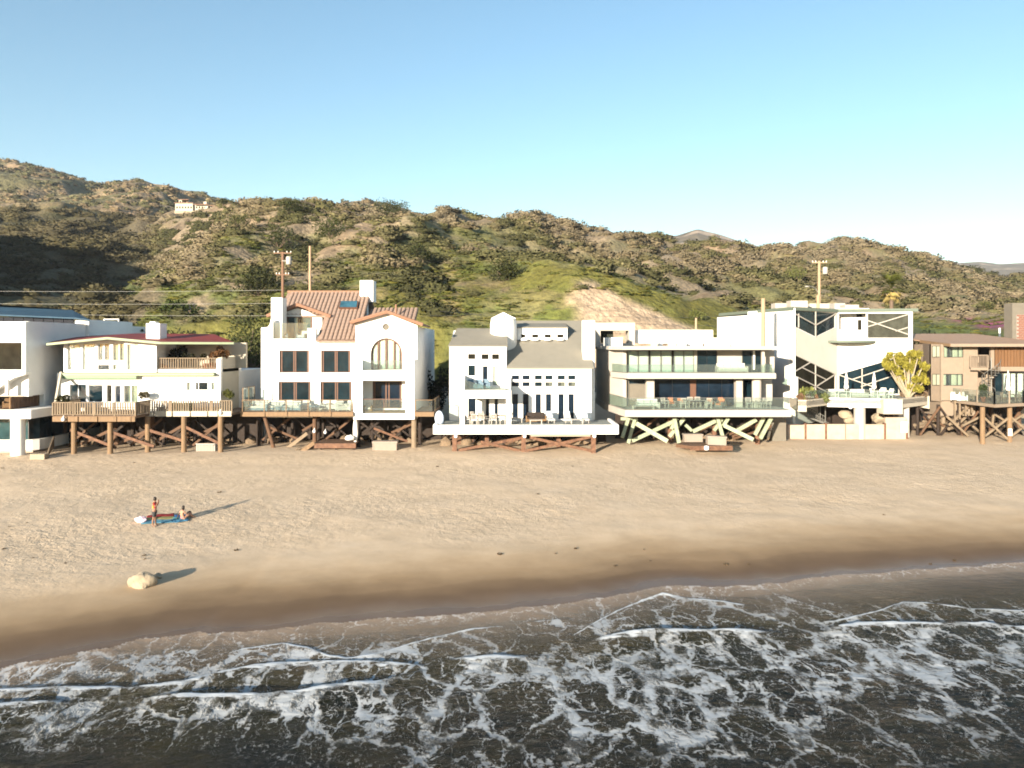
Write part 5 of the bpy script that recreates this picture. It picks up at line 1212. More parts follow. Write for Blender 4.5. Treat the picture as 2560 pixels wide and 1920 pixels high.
# deck with folded edge, pillars, stair
dk = [V5.w(190, 1250, 80), V5.w(248, 1270, 76.7), V5.w(320, 1272, 76.5), V5.w(495, 1250, 79.6), V5.w(1070, 1264, 77.8), V5.w(1335, 1236, 82.8)]
dl = [(p.x, p.y) for p in dk] + [(C_.x + 3.5, 90), (A_.x, 90)]
slab(H, 'deck', dl, zF - .45, zF, 'concrete_pale')
slab(H, 'deck_surface', [(p[0] + (36 - p[0]) * .02, p[1] + .45) for p in dl[:6]] + [(C_.x + 3.2, 89), (A_.x + .3, 89)], zF + .003, zF + .01, 'deck_grey')
for i, j, dz in ((1, 2, 1.15), (0, 1, 1.0), (2, 3, .75), (3, 4, .9), (4, 5, .95)):
    p, q_ = Vector(dk[i]), Vector(dk[j]); p.z = q_.z = zF + .12
    MB().prism([p, q_, q_ - Vector((0, 0, dz)), p - Vector((0, 0, dz))], (.0, .28, 0)).build('deck_edge', 'stucco_cream' if (i, j) != (3, 4) else 'paint_white', H)
p = V5.w(1032, 1262, 77.6); MB().box(p.x - .9, p.x + 1.0, 77.55, 79, zF - 1.35, zF + .1).build('deck_beam_end', 'stucco_cream', H)
p = V5.w(1315, 1240, 82.6); MB().prism([(p.x - 1.6, 82.55, zF - .9), (p.x + .3, 82.55, zF - 1.25), (p.x + .3, 82.55, zF + .1), (p.x - .2, 82.55, zF + .1)], (0, 1, 0)).build('deck_beam_end', 'stucco_cream', H)
pts = [Vector((q_.x, q_.y + .35, zF + .1)) for q_ in dk[2:5]]
glass_rail(H, pts, .85, 2.4, 'steel_grey', 'glass_rail_green', .02, False, True)
for x, m_, y, r_ in ((760, 'concrete_pale', 79.5, .55), (1105, 'concrete_pale', 80.5, .55), (760, 'concrete_grey', 86, .4), (1120, 'concrete_grey', 87, .45)):
    pile(H, xw(V5, x, y), y, zF - .46, r_, m_, m_ == 'concrete_grey' or x > 1000)
box(H, 'shade_bulkhead', A_.x + .5, C_.x + 2, 86.5, 86.9, -1, zF - .5, 'wood_dark'); flood(H, V5, 685, 1320, 79.0, .2)
st = MB()
for i in range(9):
    t = i / 8; p = V5.w(330 + 145 * t, 1345 + 100 * t, 82.5); st.box(p.x - .35, p.x + .2, 82, 83, p.z - .06, p.z)
sto = st.build('stair', 'steel_grey', H)
MB().bar(V5.w(320, 1318, 82), V5.w(478, 1400, 82), .06).build('handrail', 'steel_grey', sto); MB().bar(V5.w(300, 1390, 82), V5.w(470, 1455, 82), .18, .1).build('stringer', 'steel_grey', sto)
for i in range(9):
    t = i / 8; MB().bar(V5.w(325 + 148 * t, 1322 + 76 * t, 82), V5.w(325 + 145 * t, 1375 + 74 * t, 82), .04).build('baluster', 'steel_grey', sto)
for x in (432, 475): MB().bar(V5.w(x, 1300, 82), V5.w(x, 1450, 82), .09).build('post', 'steel_grey', sto)

# ================================================================ house 7: brown timber house at the right edge
H = thing('beach_house', W(2480, 1095, 86), 'brown timber house with flat tan roof and spiral stair at right edge', 'house', 'beach houses in a row')
zF = 3.7; Yf = 82.0
XL = xw(V5, 1442, Yf); ztop = zw(V5, 798, 81)
hl = [(1458, 1624, 812, 908), (1448, 1617, 1045, 1142)]
facade(H, 'wall', V5, Yf, [(1442, 800), (1740, 800), (1740, 1265), (1442, 1265)], hl, .35, 'siding_taupe')
for h in hl: win(H, V5, Yf, *h, xs_=[.24, .42, .74], frame='metal_black', fw=.05, rec=.1, pane='glass_dark', curtain=[(.02, .22), (.42, .99)], cm='curtain_pale_green')
# left return, turned away in plan, with narrow windows and shingle end
P0 = Vector((XL, Yf, 0)); P1 = Vector((xw(V5, 1352, 83.5), 83.5, 0)); P2 = Vector((xw(V5, 1264, 87), 87, 0))
for pa, pb2, m_ in ((P1, P0, 'siding_taupe'), (P2, P1, 'siding_shingle')):
    MB().prism([(pa.x, pa.y, zF - .2), (pb2.x, pb2.y, zF - .2), (pb2.x, pb2.y, ztop), (pa.x, pa.y, ztop + (.0 if m_ == 'siding_taupe' else .1))], (0, .3, 0)).build('wall', m_, H)
pl7 = plane(P1, P0)
for y0, y1 in ((812, 906), (1045, 1140)):
    pt = (pl7[0] + pl7[1] * .04, pl7[1]); q4 = [V5.p(x, y, pt) for x, y in ((1364, y0), (1433, y0 + 1), (1433, y1), (1364, y1))]
    w_ = MB().prism(q4, pl7[1] * .04, [[sum(q4, Vector()) / 4 + (p - sum(q4, Vector()) / 4) * .92 for p in q4]]).build('window', 'metal_black', H)
    MB().prism(q4, pl7[1] * .015).build('pane', 'curtain_pale_green', w_); MB().bar((q4[0] + q4[1]) / 2 + pl7[1] * .03, (q4[2] + q4[3]) / 2 + pl7[1] * .03, .05).build('mullion', 'metal_black', w_)
vbox(H, 'corner_post', V5, 1436, 1456, 800, 1265, Yf - .12, .3, 'siding_taupe')
vbox(H, 'pilaster', V5, 1622, 1640, 800, 1262, Yf - .05, .1, 'siding_taupe')
# recessed right part: door, slatted panel, glazing
XR0 = xw(V5, 1742, Yf)
vbox(H, 'recess_wall', V5, 1742, 2300, 800, 1262, 85.5, .3, 'siding_taupe')
vbox(H, 'door', V5, 1756, 1848, 808, 985, 85.2, .1, 'wood_dark'); vbox(H, 'post', V5, 1850, 1878, 800, 1000, Yf + .2, .3, 'siding_taupe')
for i in range(16):
    x0 = 1886 + i * 26; vbox(H, 'siding_slat', V5, x0, x0 + 22, 800, 985, Yf + .1 + .04 * (i % 2), .12, 'siding_slat')
vbox(H, 'balcony_slab', V5, 1908, 2300, 986, 1022, Yf - .3, 3, 'siding_taupe')
for x0, x1, c_ in ((1880, 1945, 'glass_dark'), (1950, 1990, 'c'), (2010, 2060, 'c'), (2065, 2124, 'c'), (2130, 2200, 'c')):
    win(H, V5, Yf + .4, x0, x1, 1035, 1240, frame='metal_black', fw=.06, rec=.05, pane='glass_dark', curtain=[(.02, .98)] if c_ == 'c' else None)
box(H, 'body_wall', P2.x + .6, xw(V5, 2300, Yf), 87.4, 95, 2, ztop - .02, 'siding_taupe')
box(H, 'body_wall', XL + .1, XR0 - .05, Yf + .4, 87.35, 2, ztop - .02, 'siding_taupe')
# roof
rf = [V5.w(1262, 742, 86.5), V5.w(1515, 797, 80.6), V5.w(2400, 785, 80.6), V5.w(2400, 700, 95), V5.w(1262, 718, 95)]
zz = rf[1].z
MB().prism([(rf[0].x, rf[0].y, zz + .4), (rf[1].x, rf[1].y, zz), (rf[2].x, rf[2].y, zz), (rf[2].x, 95, zz + 1.25), (rf[0].x - 1, 95, zz + 1.25)], (0, 0, -.12)).build('roof', 'roof_brown', H)
MB().bar(rf[1] + Vector((-.02, -.02, -.12)), Vector((rf[2].x, 80.58, zz - .12)), .1, .3, (0, 0, 1)).build('fascia', 'siding_taupe', H)
MB().bar(Vector((rf[0].x, rf[0].y, zz + .28)), Vector((rf[1].x, rf[1].y, zz - .12)) , .12, .3, (0, 0, 1)).build('fascia', 'wood_tan', H)
# chimney of grey stucco and brick
vbox(H, 'chimney', V5, 2027, 2300, 456, 770, 88, 1.5, 'concrete_grey')
a = V5.w(2062, 552, 87.9); ch = MB().box(a.x, a.x + 6, 87.9, 87.99, a.z - 3, a.z).build('brick_face', 'mortar', H)
bm_ = bpy.data.meshes.new('brick'); g = MB().box(0, .44, 0, .06, 0, .17); bm_.from_pydata(g.v, [], g.f); bm_.materials.append(MATS['brick'])
for r_ in range(14):
    for c_ in range(9): link('brick', bm_, ch, (a.x + .03 + c_ * .48 + (.22 if r_ % 2 else 0), 87.86, a.z - .2 - r_ * .205))
# upper balcony and spiral stair
zB = zw(V5, 1012, Yf); bx0, bx1 = xw(V5, 1676, Yf - .8), xw(V5, 1822, Yf - .8)
slab(H, 'balcony_slab', [(bx0, Yf - .9), (bx1, Yf - .9), (bx1 + .6, Yf + 3), (bx0 + 1.2, Yf - .02)], zB, zB + .3, 'siding_taupe')
baluster_rail(H, (bx0, Yf - .85, zB + .3), (bx1, Yf - .85, zB + .3), 1.25, 'siding_taupe', .14, .04, 3)
c = V5.w(1852, 1100, 80.8); sp = MB().tube((c.x, c.y, zF), (c.x, c.y, zB + 1.3), .06, .06, 8).build('spiral_stair', 'steel_grey', H)
for i in range(13):
    t = i / 13 * 5.2 + .6; z = zF + .2 + (zB - zF) * i / 13; d = Vector((math.cos(t), math.sin(t), 0)); e = Vector((-math.sin(t), math.cos(t), 0))
    MB().prism([Vector((c.x, c.y, z)) + d * .08 - e * .04, Vector((c.x, c.y, z)) + d * .85 - e * .17, Vector((c.x, c.y, z)) + d * .85 + e * .17, Vector((c.x, c.y, z)) + d * .08 + e * .04], (0, 0, .05)).build('tread', 'steel_grey', sp)
    MB().bar(Vector((c.x, c.y, z)) + d * .84, Vector((c.x, c.y, z + .95)) + d * .84, .035).build('baluster', 'steel_grey', sp)
MB().path([Vector((c.x, c.y, zF + 1.15 + (zB - zF) * i / 26)) + Vector((math.cos(i / 26 * 5.2 + .6), math.sin(i / 26 * 5.2 + .6), 0)) * .84 for i in range(27)], [.035] * 27, 6).build('handrail', 'steel_grey', sp)
# deck: prow-shaped, glass balustrade with timber posts
dk = [(xw(V5, 1362, 85.5), 85.5), (xw(V5, 1885, 75.6), 75.6), (xw(V5, 2124, 77.4), 77.4), (xw(V5, 2400, 79.5), 79.5), (xw(V5, 2400, 79.5), 87), (xw(V5, 1362, 85.5), 87)]
slab(H, 'deck', dk, zF - .3, zF, 'siding_taupe')
slab(H, 'deck_surface', [(x, y + .12) for x, y in dk[:4]] + dk[4:], zF + .003, zF + .012, 'wood_weathered')
glass_rail(H, [(x, y + .12, zF) for x, y in dk[:4]], 1.25, 2.3, 'siding_taupe', 'glass_rail', .06, True, False)
for x, y, m_ in ((1454, 83.2, 'wood_weathered'), (1780, 76.5, 'wood_tan'), (2005, 77.6, 'wood_tan'), (2200, 79, 'wood_tan'), (1600, 84, 'wood_brown'), (1850, 83, 'wood_brown'), (2080, 83, 'wood_brown')):
    pile(H, xw(V5, x, y), y, zF - .31, .22, m_)
for a, b, y in (((1480, 1395), (1660, 1560), 80), ((1610, 1475), (1790, 1385), 80), ((1795, 1410), (1985, 1585), 76.7), ((1800, 1560), (2000, 1405), 77.2), ((2010, 1400), (2200, 1560), 77.8), ((2020, 1560), (2200, 1420), 78.2), ((1330, 1385), (1460, 1480), 82.5), ((1290, 1400), (1380, 1490), 82.5), ((1870, 1370), (1860, 1480), 81), ((1870, 1375), (1990, 1450), 81), ((1960, 1480), (2120, 1380), 80.5), ((1700, 1480), (1770, 1540), 79)):
    brace(H, V5.w(*a, y), V5.w(*b, y + .4), .2, 'wood_weathered' if y < 81.5 else 'wood_brown', .14)
box(H, 'shade_bulkhead', P2.x + .5, xw(V5, 2300, Yf), 86.0, 86.4, -1, zF - .32, 'wood_dark')
# beach stair under the deck
sto = MB().bar(V5.w(1500, 1470, 81), V5.w(1690, 1290, 81.4), .24, .08).build('stair', 'wood_weathered', H)
MB().bar(V5.w(1545, 1490, 81.8), V5.w(1720, 1330, 82.2), .24, .08).build('stringer', 'wood_weathered', sto)
for i in range(9):
    t = i / 8; p = V5.w(1510 + 175 * t, 1465 - 170 * t, 81.1); MB().box(p.x - .12, p.x + .25, 81.0, 82.2, p.z - .03, p.z + .03).build('tread', 'wood_weathered', sto)
for x in (1550, 1590, 1640, 1690): MB().bar(V5.w(x, 1268, 81), V5.w(x, 1440 - (x - 1550) * .5, 81), .14).build('post', 'wood_weathered', sto)
vbox(H, 'notice_board', V5, 1994, 2026, 1500, 1558, 77.2, .06, 'rope_white')
# secondary rows of dark cross bracing deep under the decks
for hx0, hx1, Yb_, zt_, key in ((170, 560, 73.0, 2.6, 'low red roof'), (650, 1040, 75.6, 2.5, 'clay tile'), (1110, 1490, 73.8, 1.2, 'turret'), (1570, 1960, 77.2, 2.4, 'green steel struts'), (2300, 2560, 81.5, 3.0, 'spiral stair')):
    Hh = [o for o in bpy.data.objects if o.get('category') == 'house' and key in o.get('label', '')][0]
    n = 5; xs3 = [(hx0 + (hx1 - hx0) * i / n - 1280) / FPX * Yb_ for i in range(n + 1)]
    for i in range(n):
        a, b = xs3[i], xs3[i + 1]; m_ = ('wood_brown', 'wood_dark')[i % 2]
        brace(Hh, (a, Yb_, .1), (b, Yb_ + .2, zt_), .2, m_, .12); brace(Hh, (a, Yb_ + .25, zt_), (b, Yb_ + .3, .1), .18, 'wood_dark', .12)
        pile(Hh, a, Yb_ + .5, zt_ + .2, .17, 'wood_dark')
# ---------------------------------------------------------------- plants
def leaf_cloud(name, centers, radii, n, size, tint, m, parent, seed, up=.3, flat=1.0, var=.5, thin=.45):
    """crown of single leaf faces filling a set of clumps"""
    r = np.random.default_rng(seed); C = np.array([tuple(c) for c in centers]); Rr = np.asarray(radii, float)
    w_ = Rr ** 2; k = r.choice(len(C), n, p=w_ / w_.sum()); d = r.normal(size=(n, 3)); d /= np.linalg.norm(d, axis=1)[:, None]
    rad = Rr[k] * (.45 + .6 * r.random(n) ** .6); P_ = C[k] + d * rad[:, None] * np.array((1, 1, flat))
    a = d * .5 + r.normal(size=(n, 3)) * .6; a[:, 2] += up; a /= np.linalg.norm(a, axis=1)[:, None]
    b = np.cross(a, r.normal(size=(n, 3))); b /= np.linalg.norm(b, axis=1)[:, None]; s = size * (.6 + .8 * r.random(n))[:, None]
    V_ = np.stack([P_ - a * s, P_ - b * s * thin, P_ + a * s, P_ + b * s * thin], 1).reshape(-1, 3)
    i = np.arange(n)[:, None] * 4; T_ = np.concatenate([i + np.array([0, 1, 2]), i + np.array([0, 2, 3])])
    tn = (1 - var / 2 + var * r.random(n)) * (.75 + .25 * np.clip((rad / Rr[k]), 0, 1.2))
    loc = world_of(parent) if parent else Vector()
    me = np_mesh(name, V_ - np.array(loc), tris=T_, tint=np.repeat(tn, 4)[:, None] * np.array(tint), smooth=False); me.materials.append(m)
    o = bpy.data.objects.new(name, me); COL.objects.link(o); o.parent = parent
    return o
def ground_hit(x, y):
    """point of the hillside seen at a photograph pixel"""
    j = int(np.argmin(np.abs(HG['px'] - x))); col_ = HG['PY'][:, j]; best = None
    run = 1e9
    for i in range(len(col_)):
        if col_[i] < run:
            run = col_[i]
            if run <= y: best = i; break
    i = best if best is not None else int(np.argmin(col_))
    return Vector((HG['X'][i, j], HG['Y'][i, j], HG['Z'][i, j]))
def bush(x, y, wpx, hpx, tint, label, seed, n=700, size=.22, cat='bush', group='bushes on the slope', name='bush'):
    p = ground_hit(x, y); k = p.y / FPX; w2, h = wpx * k / 2, hpx * k
    root = thing(name, p, label, cat, group); r = np.random.default_rng(seed); cs, rs = [], []
    for i in range(9):
        a = r.random() * 6.28; q_ = r.random() ** .5 * .62; cs.append(p + Vector((math.cos(a) * q_ * w2, math.sin(a) * q_ * w2, h * (.25 + .4 * r.random())))); rs.append(min(w2, h) * (.38 + .25 * r.random()))
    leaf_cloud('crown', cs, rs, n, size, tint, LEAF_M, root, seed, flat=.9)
    g = MB()
    for i in range(5):
        c = cs[i]; g.tube(p + Vector((0, 0, -.4)), c, .12, .04, 5)
    g.build('stem', 'bark', root)
    return root
DG = (.045, .052, .018); OG = (.075, .078, .028); YG = (.11, .12, .035)
bush(985, 545, 95, 50, DG, 'large dark green bush on the ridge above the tile roofed house', 301, 1500)
bush(826, 600, 100, 50, (.05, .058, .016), 'rounded green bush halfway up the slope above the tile roofed house', 302, 1500)
bush(724, 545, 70, 52, DG, 'dark bush on the ridge above the two utility poles', 303, 1000)
bush(1270, 700, 110, 52, (.045, .05, .016), 'olive green bush on the grassy slope above the grey roofed house', 304, 1500)
bush(600, 575, 100, 45, OG, 'olive bush on the spur left of the tile roofed house', 305, 1100)
bush(700, 620, 90, 60, DG, 'dark bush behind the left utility pole', 306, 1100)
bush(560, 520, 26, 26, DG, 'dark tree beside the distant white mansion', 307, 500)
bush(1050, 650, 60, 40, DG, 'dark bush in the gully right of the tile roofed house', 308, 800)
bush(640, 740, 120, 70, (.04, .044, .016), 'broad dark bush low on the slope left of the tile roofed house', 309, 1500)
bush(2475, 775, 60, 22, OG, 'low olive bush above the magenta flowers', 310, 600)
bush(1990, 705, 60, 40, YG, 'yellow green bush behind the street lamp', 311, 800)
bush(450, 790, 120, 40, (.045, .06, .016), 'green bush on the slope behind the red roofed house', 312, 1200)
bush(1745, 800, 40, 22, YG, 'small green bush at the foot of the bare cut', 313, 500)

def tree(name, base, h, spread, n, size, tint, label, cat, seed, trunk_m='bark', lobes=10, zc=.62, flat=1.1, group=None, r0=.18):
    root = thing(name, base, label, cat, group); r = np.random.default_rng(seed); g = MB(); base = Vector(base); cs, rs = [], []
    for i in range(lobes):
        a = 6.28 * i / lobes + r.random(); q_ = (.25 + .75 * r.random()) * spread; z = h * (zc - .28 + .6 * r.random() * (1 - .4 * q_ / spread))
        c = base + Vector((math.cos(a) * q_, math.sin(a) * q_, z)); cs.append(c); rs.append(spread * (.38 + .2 * r.random()))
        m_ = base + Vector((math.cos(a) * q_ * .25, math.sin(a) * q_ * .25, z * .55)); g.path([base + Vector((0, 0, -.3)), m_, c], [r0, r0 * .6, r0 * .2], 6)
    g.build('trunk', trunk_m, root); leaf_cloud('crown', cs, rs, n, size, tint, LEAF_M, root, seed, flat=flat)
    return root
tree('tree', (W(620, 0, 92).x, 92, 4.0), 8.6, 3.0, 2600, .20, (.062, .070, .024), 'pale leafed tall shrub tree beside the left chimney of the tile roofed house', 'tree', 321, lobes=14, flat=1.25)
tree('tree', (W(668, 0, 96).x, 96, 4.0), 5.2, 2.6, 1600, .20, (.05, .058, .02), 'rounded green tree behind the gap left of the tile roofed house', 'tree', 322)
tree('tree', (W(1082, 0, 84).x, 84, .5), 7.5, 1.5, 2200, .18, (.012, .016, .008), 'dark tree in the shaded gap between the tile roofed and grey roofed houses', 'tree', 323, lobes=12, flat=1.5)
tree('tree', (W(2305, 0, 100).x, 100, 3.7), 9.0, 2.2, 1800, .22, (.016, .022, .010), 'dark tree in the gap behind the brown timber house', 'tree', 324, lobes=10, flat=1.4)
tree('tree', (W(395, 0, 92).x, 92, 3.8), 8.8, 3.6, 1500, .25, (.02, .026, .012), 'dark rounded tree behind the white chimney of the red roofed house', 'tree', 325)

def palm():
    Yp = 112.0; t = W(2228, 722, Yp); b = Vector((t.x, Yp, 3.7)); root = thing('palm_tree', b, 'fan palm with a skirt of dry fronds behind the tall white house', 'palm')
    MB().path([b - Vector((0, 0, .4)), b + Vector((.1, 0, (t.z - b.z) * .5)), t], [.32, .28, .26], 10).build('trunk', 'bark', root)
    r = np.random.default_rng(331)
    def frond(d, L_, droop, tint):
        vs_, fs = [], []; side = d.cross(Vector((0, 0, 1))).normalized(); p0 = t + d * .2; tip = p0 + d * L_ + Vector((0, 0, -droop))
        mid = p0 + d * L_ * .55 + Vector((0, 0, .15 - droop * .2)); k = 9; st = mid
        for i in range(k):
            a = (i / (k - 1) - .5) * 2.3; dd = (d * math.cos(a) + side * math.sin(a)); e = st + dd * L_ * .55 * (1 - .25 * abs(a)) + Vector((0, 0, -droop * (.5 + .3 * abs(a))))
            w2 = side * .13; vs_ += [st - w2, st + w2, e]
            fs.append((3 * i, 3 * i + 1, 3 * i + 2))
        n0 = len(vs_); vs_ += [p0 - side * .03, p0 + side * .03, mid + side * .03, mid - side * .03]; fs.append((n0, n0 + 1, n0 + 2, n0 + 3))
        return vs_, fs, tint
    for nm, cnt, els, tint, dr, L0 in (('frond', 52, (-.25, 1.3), (.085, .095, .02), .35, 2.3), ('dry_frond', 26, (-1.25, -.45), (.36, .28, .10), .5, 1.8)):
        for i in range(cnt):
            a = r.random() * 6.28; el = els[0] + (els[1] - els[0]) * r.random(); d = Vector((math.cos(a) * math.cos(el), math.sin(a) * math.cos(el), math.sin(el)))
            vs_, fs, ti = frond(d, L0 * (.8 + .4 * r.random()), dr * (.6 + .8 * r.random()), tint)
            loc = np.array(world_of(root)); me = np_mesh(nm, np.array([tuple(v) for v in vs_]) - loc, tris=[f for f in fs if len(f) == 3], quads=[f for f in fs if len(f) == 4], tint=np.ones((len(vs_), 1)) * np.array(ti) * (.8 + .4 * r.random()), smooth=False)
            me.materials.append(LEAF_M); o = bpy.data.objects.new(nm, me); COL.objects.link(o); o.parent = root
palm()

def succulent_tree():
    """candelabra shrub with pale bare branches ending in round yellow green tufts"""
    Yt = 81.3; b = V5.w(1160, 1215, Yt); b.z = 3.96; root = thing('succulent_tree', b, 'yellow green tufted shrub tree with pale branches in the white deck planter', 'tree')
    g = MB(); r = np.random.default_rng(341); cs, rs = [], []
    tips = [(1000, 940), (985, 980), (1040, 900), (1075, 960), (1110, 895), (1150, 940), (1180, 885), (1215, 950), (1245, 900), (1060, 1030), (1100, 1060), (1280, 990), (1265, 1060), (1230, 1110), (1290, 1110), (1200, 1170), (1245, 1180), (1085, 1090), (1170, 1010), (1020, 1000), (1130, 990)]
    for x, y in tips:
        p = V5.w(x, y, Yt + r.uniform(-1.2, 1.0)); m_ = b + (p - b) * .45 + Vector(((p.x - b.x) * .12, 0, .25 * (p.z - b.z) * .3))
        g.path([b + Vector((r.uniform(-.15, .15), 0, -.1)), m_, p], [.09, .065, .05], 6)
        for j in range(3): cs.append(p + Vector((r.uniform(-.3, .3), r.uniform(-.3, .3), r.uniform(-.05, .3)))); rs.append(.36)
    g.build('trunk', 'bark_pale', root); leaf_cloud('crown', cs, rs, 6500, .17, (.27, .24, .04), LEAF_M, root, 342, up=.7, var=.6, thin=.22)
succulent_tree()
def planter_plants(pts, tint, label, name, seed, size=.16, rad=.3, n=160, cat='plant', pot=None, group=None):
    p0 = Vector(pts[0]); root = thing(name, p0, label, cat, group)
    leaf_cloud('leaves', [Vector(p) + Vector((0, 0, rad * .6)) for p in pts], [rad] * len(pts), n * len(pts), size, tint, LEAF_M, root, seed, up=.6)
    g = MB()
    for p in pts: g.tube(Vector(p) - Vector((0, 0, .02)), Vector(p) + Vector((0, 0, rad * .7)), .04, .02, 5)
    g.build('stem', 'bark', root)
    return root
planter_plants([V5.w(300, 1235, 78.6), V5.w(350, 1230, 78.8)], (.16, .17, .05), 'rosette succulents at the left corner of the tall white house deck', 'succulent', 351, .22, .55)
planter_plants([V5.w(270, 1250, 78.2), V5.w(330, 1252, 78.2), V5.w(385, 1250, 78.6)], (.20, .12, .07), 'reddish succulents under the green rosettes on the white deck', 'succulent', 352, .14, .32)
planter_plants([V5.w(465, 1262, 79.2)], (.14, .16, .06), 'spiky succulent hanging over the white deck edge', 'succulent', 353, .25, .38)
planter_plants([V5.w(x, 1228, 82.2) for x in (1120, 1170, 1220, 1265, 1300)], (.24, .17, .11), 'dry pinkish ground cover in the planter under the tufted tree', 'plant', 354, .10, .3)
planter_plants([V5.w(1330, 1000, 85.2), V5.w(1322, 1060, 85.0), V5.w(1325, 1130, 84.8), V5.w(1318, 1190, 84.6)], (.045, .03, .022), 'dark bushy plant against the corner of the brown timber house', 'plant', 355, .14, .55, 240)
planter_plants([V1.w(520, 985, 68.5), V1.w(570, 978, 68.8)], (.05, .05, .02), 'potted shrub at the left end of the slatted timber deck', 'plant', 356, .13, .35)
planter_plants([V1.w(1225, 945, 70.6), V1.w(1260, 940, 70.6)], (.07, .06, .03), 'dry potted plants behind the timber railing under the white wall', 'plant', 357, .1, .3)
planter_plants([V1.w(1990, 945, 71.5), V1.w(1960, 930, 71.8)], (.07, .075, .02), 'green shrub at the right end of the slatted timber deck', 'plant', 358, .12, .35)
planter_plants([V1.w(1490, 620, 73.6), V1.w(1510, 580, 73.6), V1.w(1580, 560, 74), V1.w(1580, 600, 74)], (.02, .022, .012), 'tall dark potted plants on the upper balcony of the red roofed house', 'plant', 359, .14, .4)
planter_plants([V1.w(1660, 610, 73.4), V1.w(1760, 612, 73.4)], (.03, .03, .015), 'low dark potted plants behind the upper balcony railing', 'plant', 360, .12, .3)
planter_plants([V1.w(1840, 610, 72.2), V1.w(1890, 600, 72.4), V1.w(1950, 592, 73), V1.w(1900, 560, 73.4)], (.14, .07, .03), 'reddish flowering plants at the corner of the upper balcony', 'plant', 361, .12, .38)
def pot(p, r, h, label, m='terracotta'):
    g = MB().lathe(p, [(r * .65, 0), (r, h * .8), (r * 1.1, h * .82), (r * 1.1, h), (r * .9, h), (r * .8, h * .7), (0, h * .68)], 14); o = g.build('flower_pot', m, None, smooth=True); return tag(o, label, 'pot')
zc = zw(V1, 702, 71.5)
for i, (x, r) in enumerate(((1790, .32), (1835, .36), (1770, .22), (1400, .22), (1440, .2))):
    pot(V1.w(x, 0, 72.1 + .25 * (i % 2)) * Vector((1, 0, 0)) if False else Vector((xw(V1, x, 72.1), 72.1 + .2 * (i % 2), zc)), r, r * 1.6, ('large terracotta pot at the right end of the upper balcony', 'largest terracotta pot beside the white balcony pier', 'small terracotta pot left of the large balcony pots', 'terracotta pot at the left end of the upper balcony', 'low terracotta pot second from the left on the upper balcony')[i])

# ---------------------------------------------------------------- utility poles, wires, lamp
def upole(x, ytop, Y, r, label, m='pole_wood', arm=None, can=None, name='utility_pole', zb=3.6):
    t = W(x, ytop, Y); b = Vector((t.x, Y, zb)); root = thing(name, b, label, 'pole')
    MB().tube(b - Vector((0, 0, .5)), t, r * 1.25, r, 10).build('shaft', m, root)
    for dz, L_ in arm or ():
        MB().box(t.x - L_, t.x + L_, Y - .16, Y - .02, t.z - dz - .07, t.z - dz + .07).build('crossarm', m, root)
        for s in (-.92, -.5, .5, .92):
            MB().lathe((t.x + s * L_, Y - .09, t.z - dz + .07), [(.05, 0), (.07, .06), (.045, .12), (.06, .17), (0, .22)], 8).build('insulator', 'rope_white', root)
    if can:
        cx, cy, cr, ch = can; c = W(cx, cy, Y - .35); MB().lathe(c, [(cr * .9, -ch / 2), (cr, -ch / 2 + .05), (cr, ch / 2 - .05), (cr * .8, ch / 2 + .05), (0, ch / 2 + .1)], 16).build('transformer', 'concrete_pale', root, smooth=True)
        MB().box(min(c.x, t.x), max(c.x, t.x), Y - .3, Y - .22, c.z - .04, c.z + .04).build('bracket', 'steel_grey', root)
    return root
PA = upole(707, 630, 97, .17, 'dark utility pole with white transformer behind the left chimney', arm=((.15, 1.1), (2.8, .8)), can=(722, 652, .34, .95))
PB = upole(775, 615, 104, .16, 'bare wooden pole rising behind the clay tile roof', 'pole_wood_pale')
PC = upole(2048, 652, 106, .17, 'utility pole with crossarm and transformer behind the tall white house', 'pole_wood_pale', arm=((.25, 1.0),), can=(2063, 677, .33, .9))
la = W(2020, 716, 106); lb = W(2047, 735, 106)
MB().path([lb, W(2040, 722, 106), W(2030, 716, 106), la], [.06] * 4, 6).build('lamp_arm', 'steel_grey', PC)
MB().lathe(la + Vector((-.15, 0, -.06)), [(.3, -.02), (.26, .06), (.12, .12), (0, .14)], 10).build('lamp_head', 'concrete_pale', PC, smooth=True)
upole(1908, 746, 78.5, .19, 'tall tan square post standing on the roof edge of the modern glass house', 'pole_wood_pale', name='wooden_post', zb=7.2)
upole(1740, 795, 98, .13, 'short tan pole behind the white parapet of the modern house', 'pole_wood_pale', name='wooden_post')
upole(610, 505, 240, .22, 'distant bare pole on the spur crest', 'pole_wood_pale', zb=ground_hit(610, 548).z)
upole(617, 512, 245, .16, 'thin distant pole beside another one on the spur crest', 'pole_wood_pale', zb=ground_hit(617, 548).z)
upole(2499, 820, 104, .12, 'short white marker post on the lawn beside the brick chimney', 'rope_white', name='marker_post')
def wire(p, q_, label, sag=.5, r=.018, m='cable'):
    pts = [p + (q_ - p) * (i / 14) + Vector((0, 0, -sag * 4 * (i / 14) * (1 - i / 14))) for i in range(15)]
    o = MB().path(pts, [r] * 15, 4).build('power_line', m); return tag(o, label, 'wire')
ta = W(707, 640, 97)
for k, (y0, label) in enumerate(((723, 'topmost power line crossing the dark canyon at left'), (752, 'middle power line crossing the dark canyon at left'), (771, 'lowest power line crossing the dark canyon at left'))):
    wire(W(-700, y0 - 8, 97), W(705, y0 + (2, 6, 18)[k], 96.8), label, .4, .007, 'rope_white')
wire(W(707, 782, 97), W(1505, 760, 97), 'power line between the tile roofed house and the bare cut', .9, .02); wire(W(1505, 790, 97), W(2048, 770, 105), 'power line in front of the bare cut', .6, .02); wire(W(1100, 778, 97), W(1860, 815, 99), 'low power line across the bare cut', .4, .02)
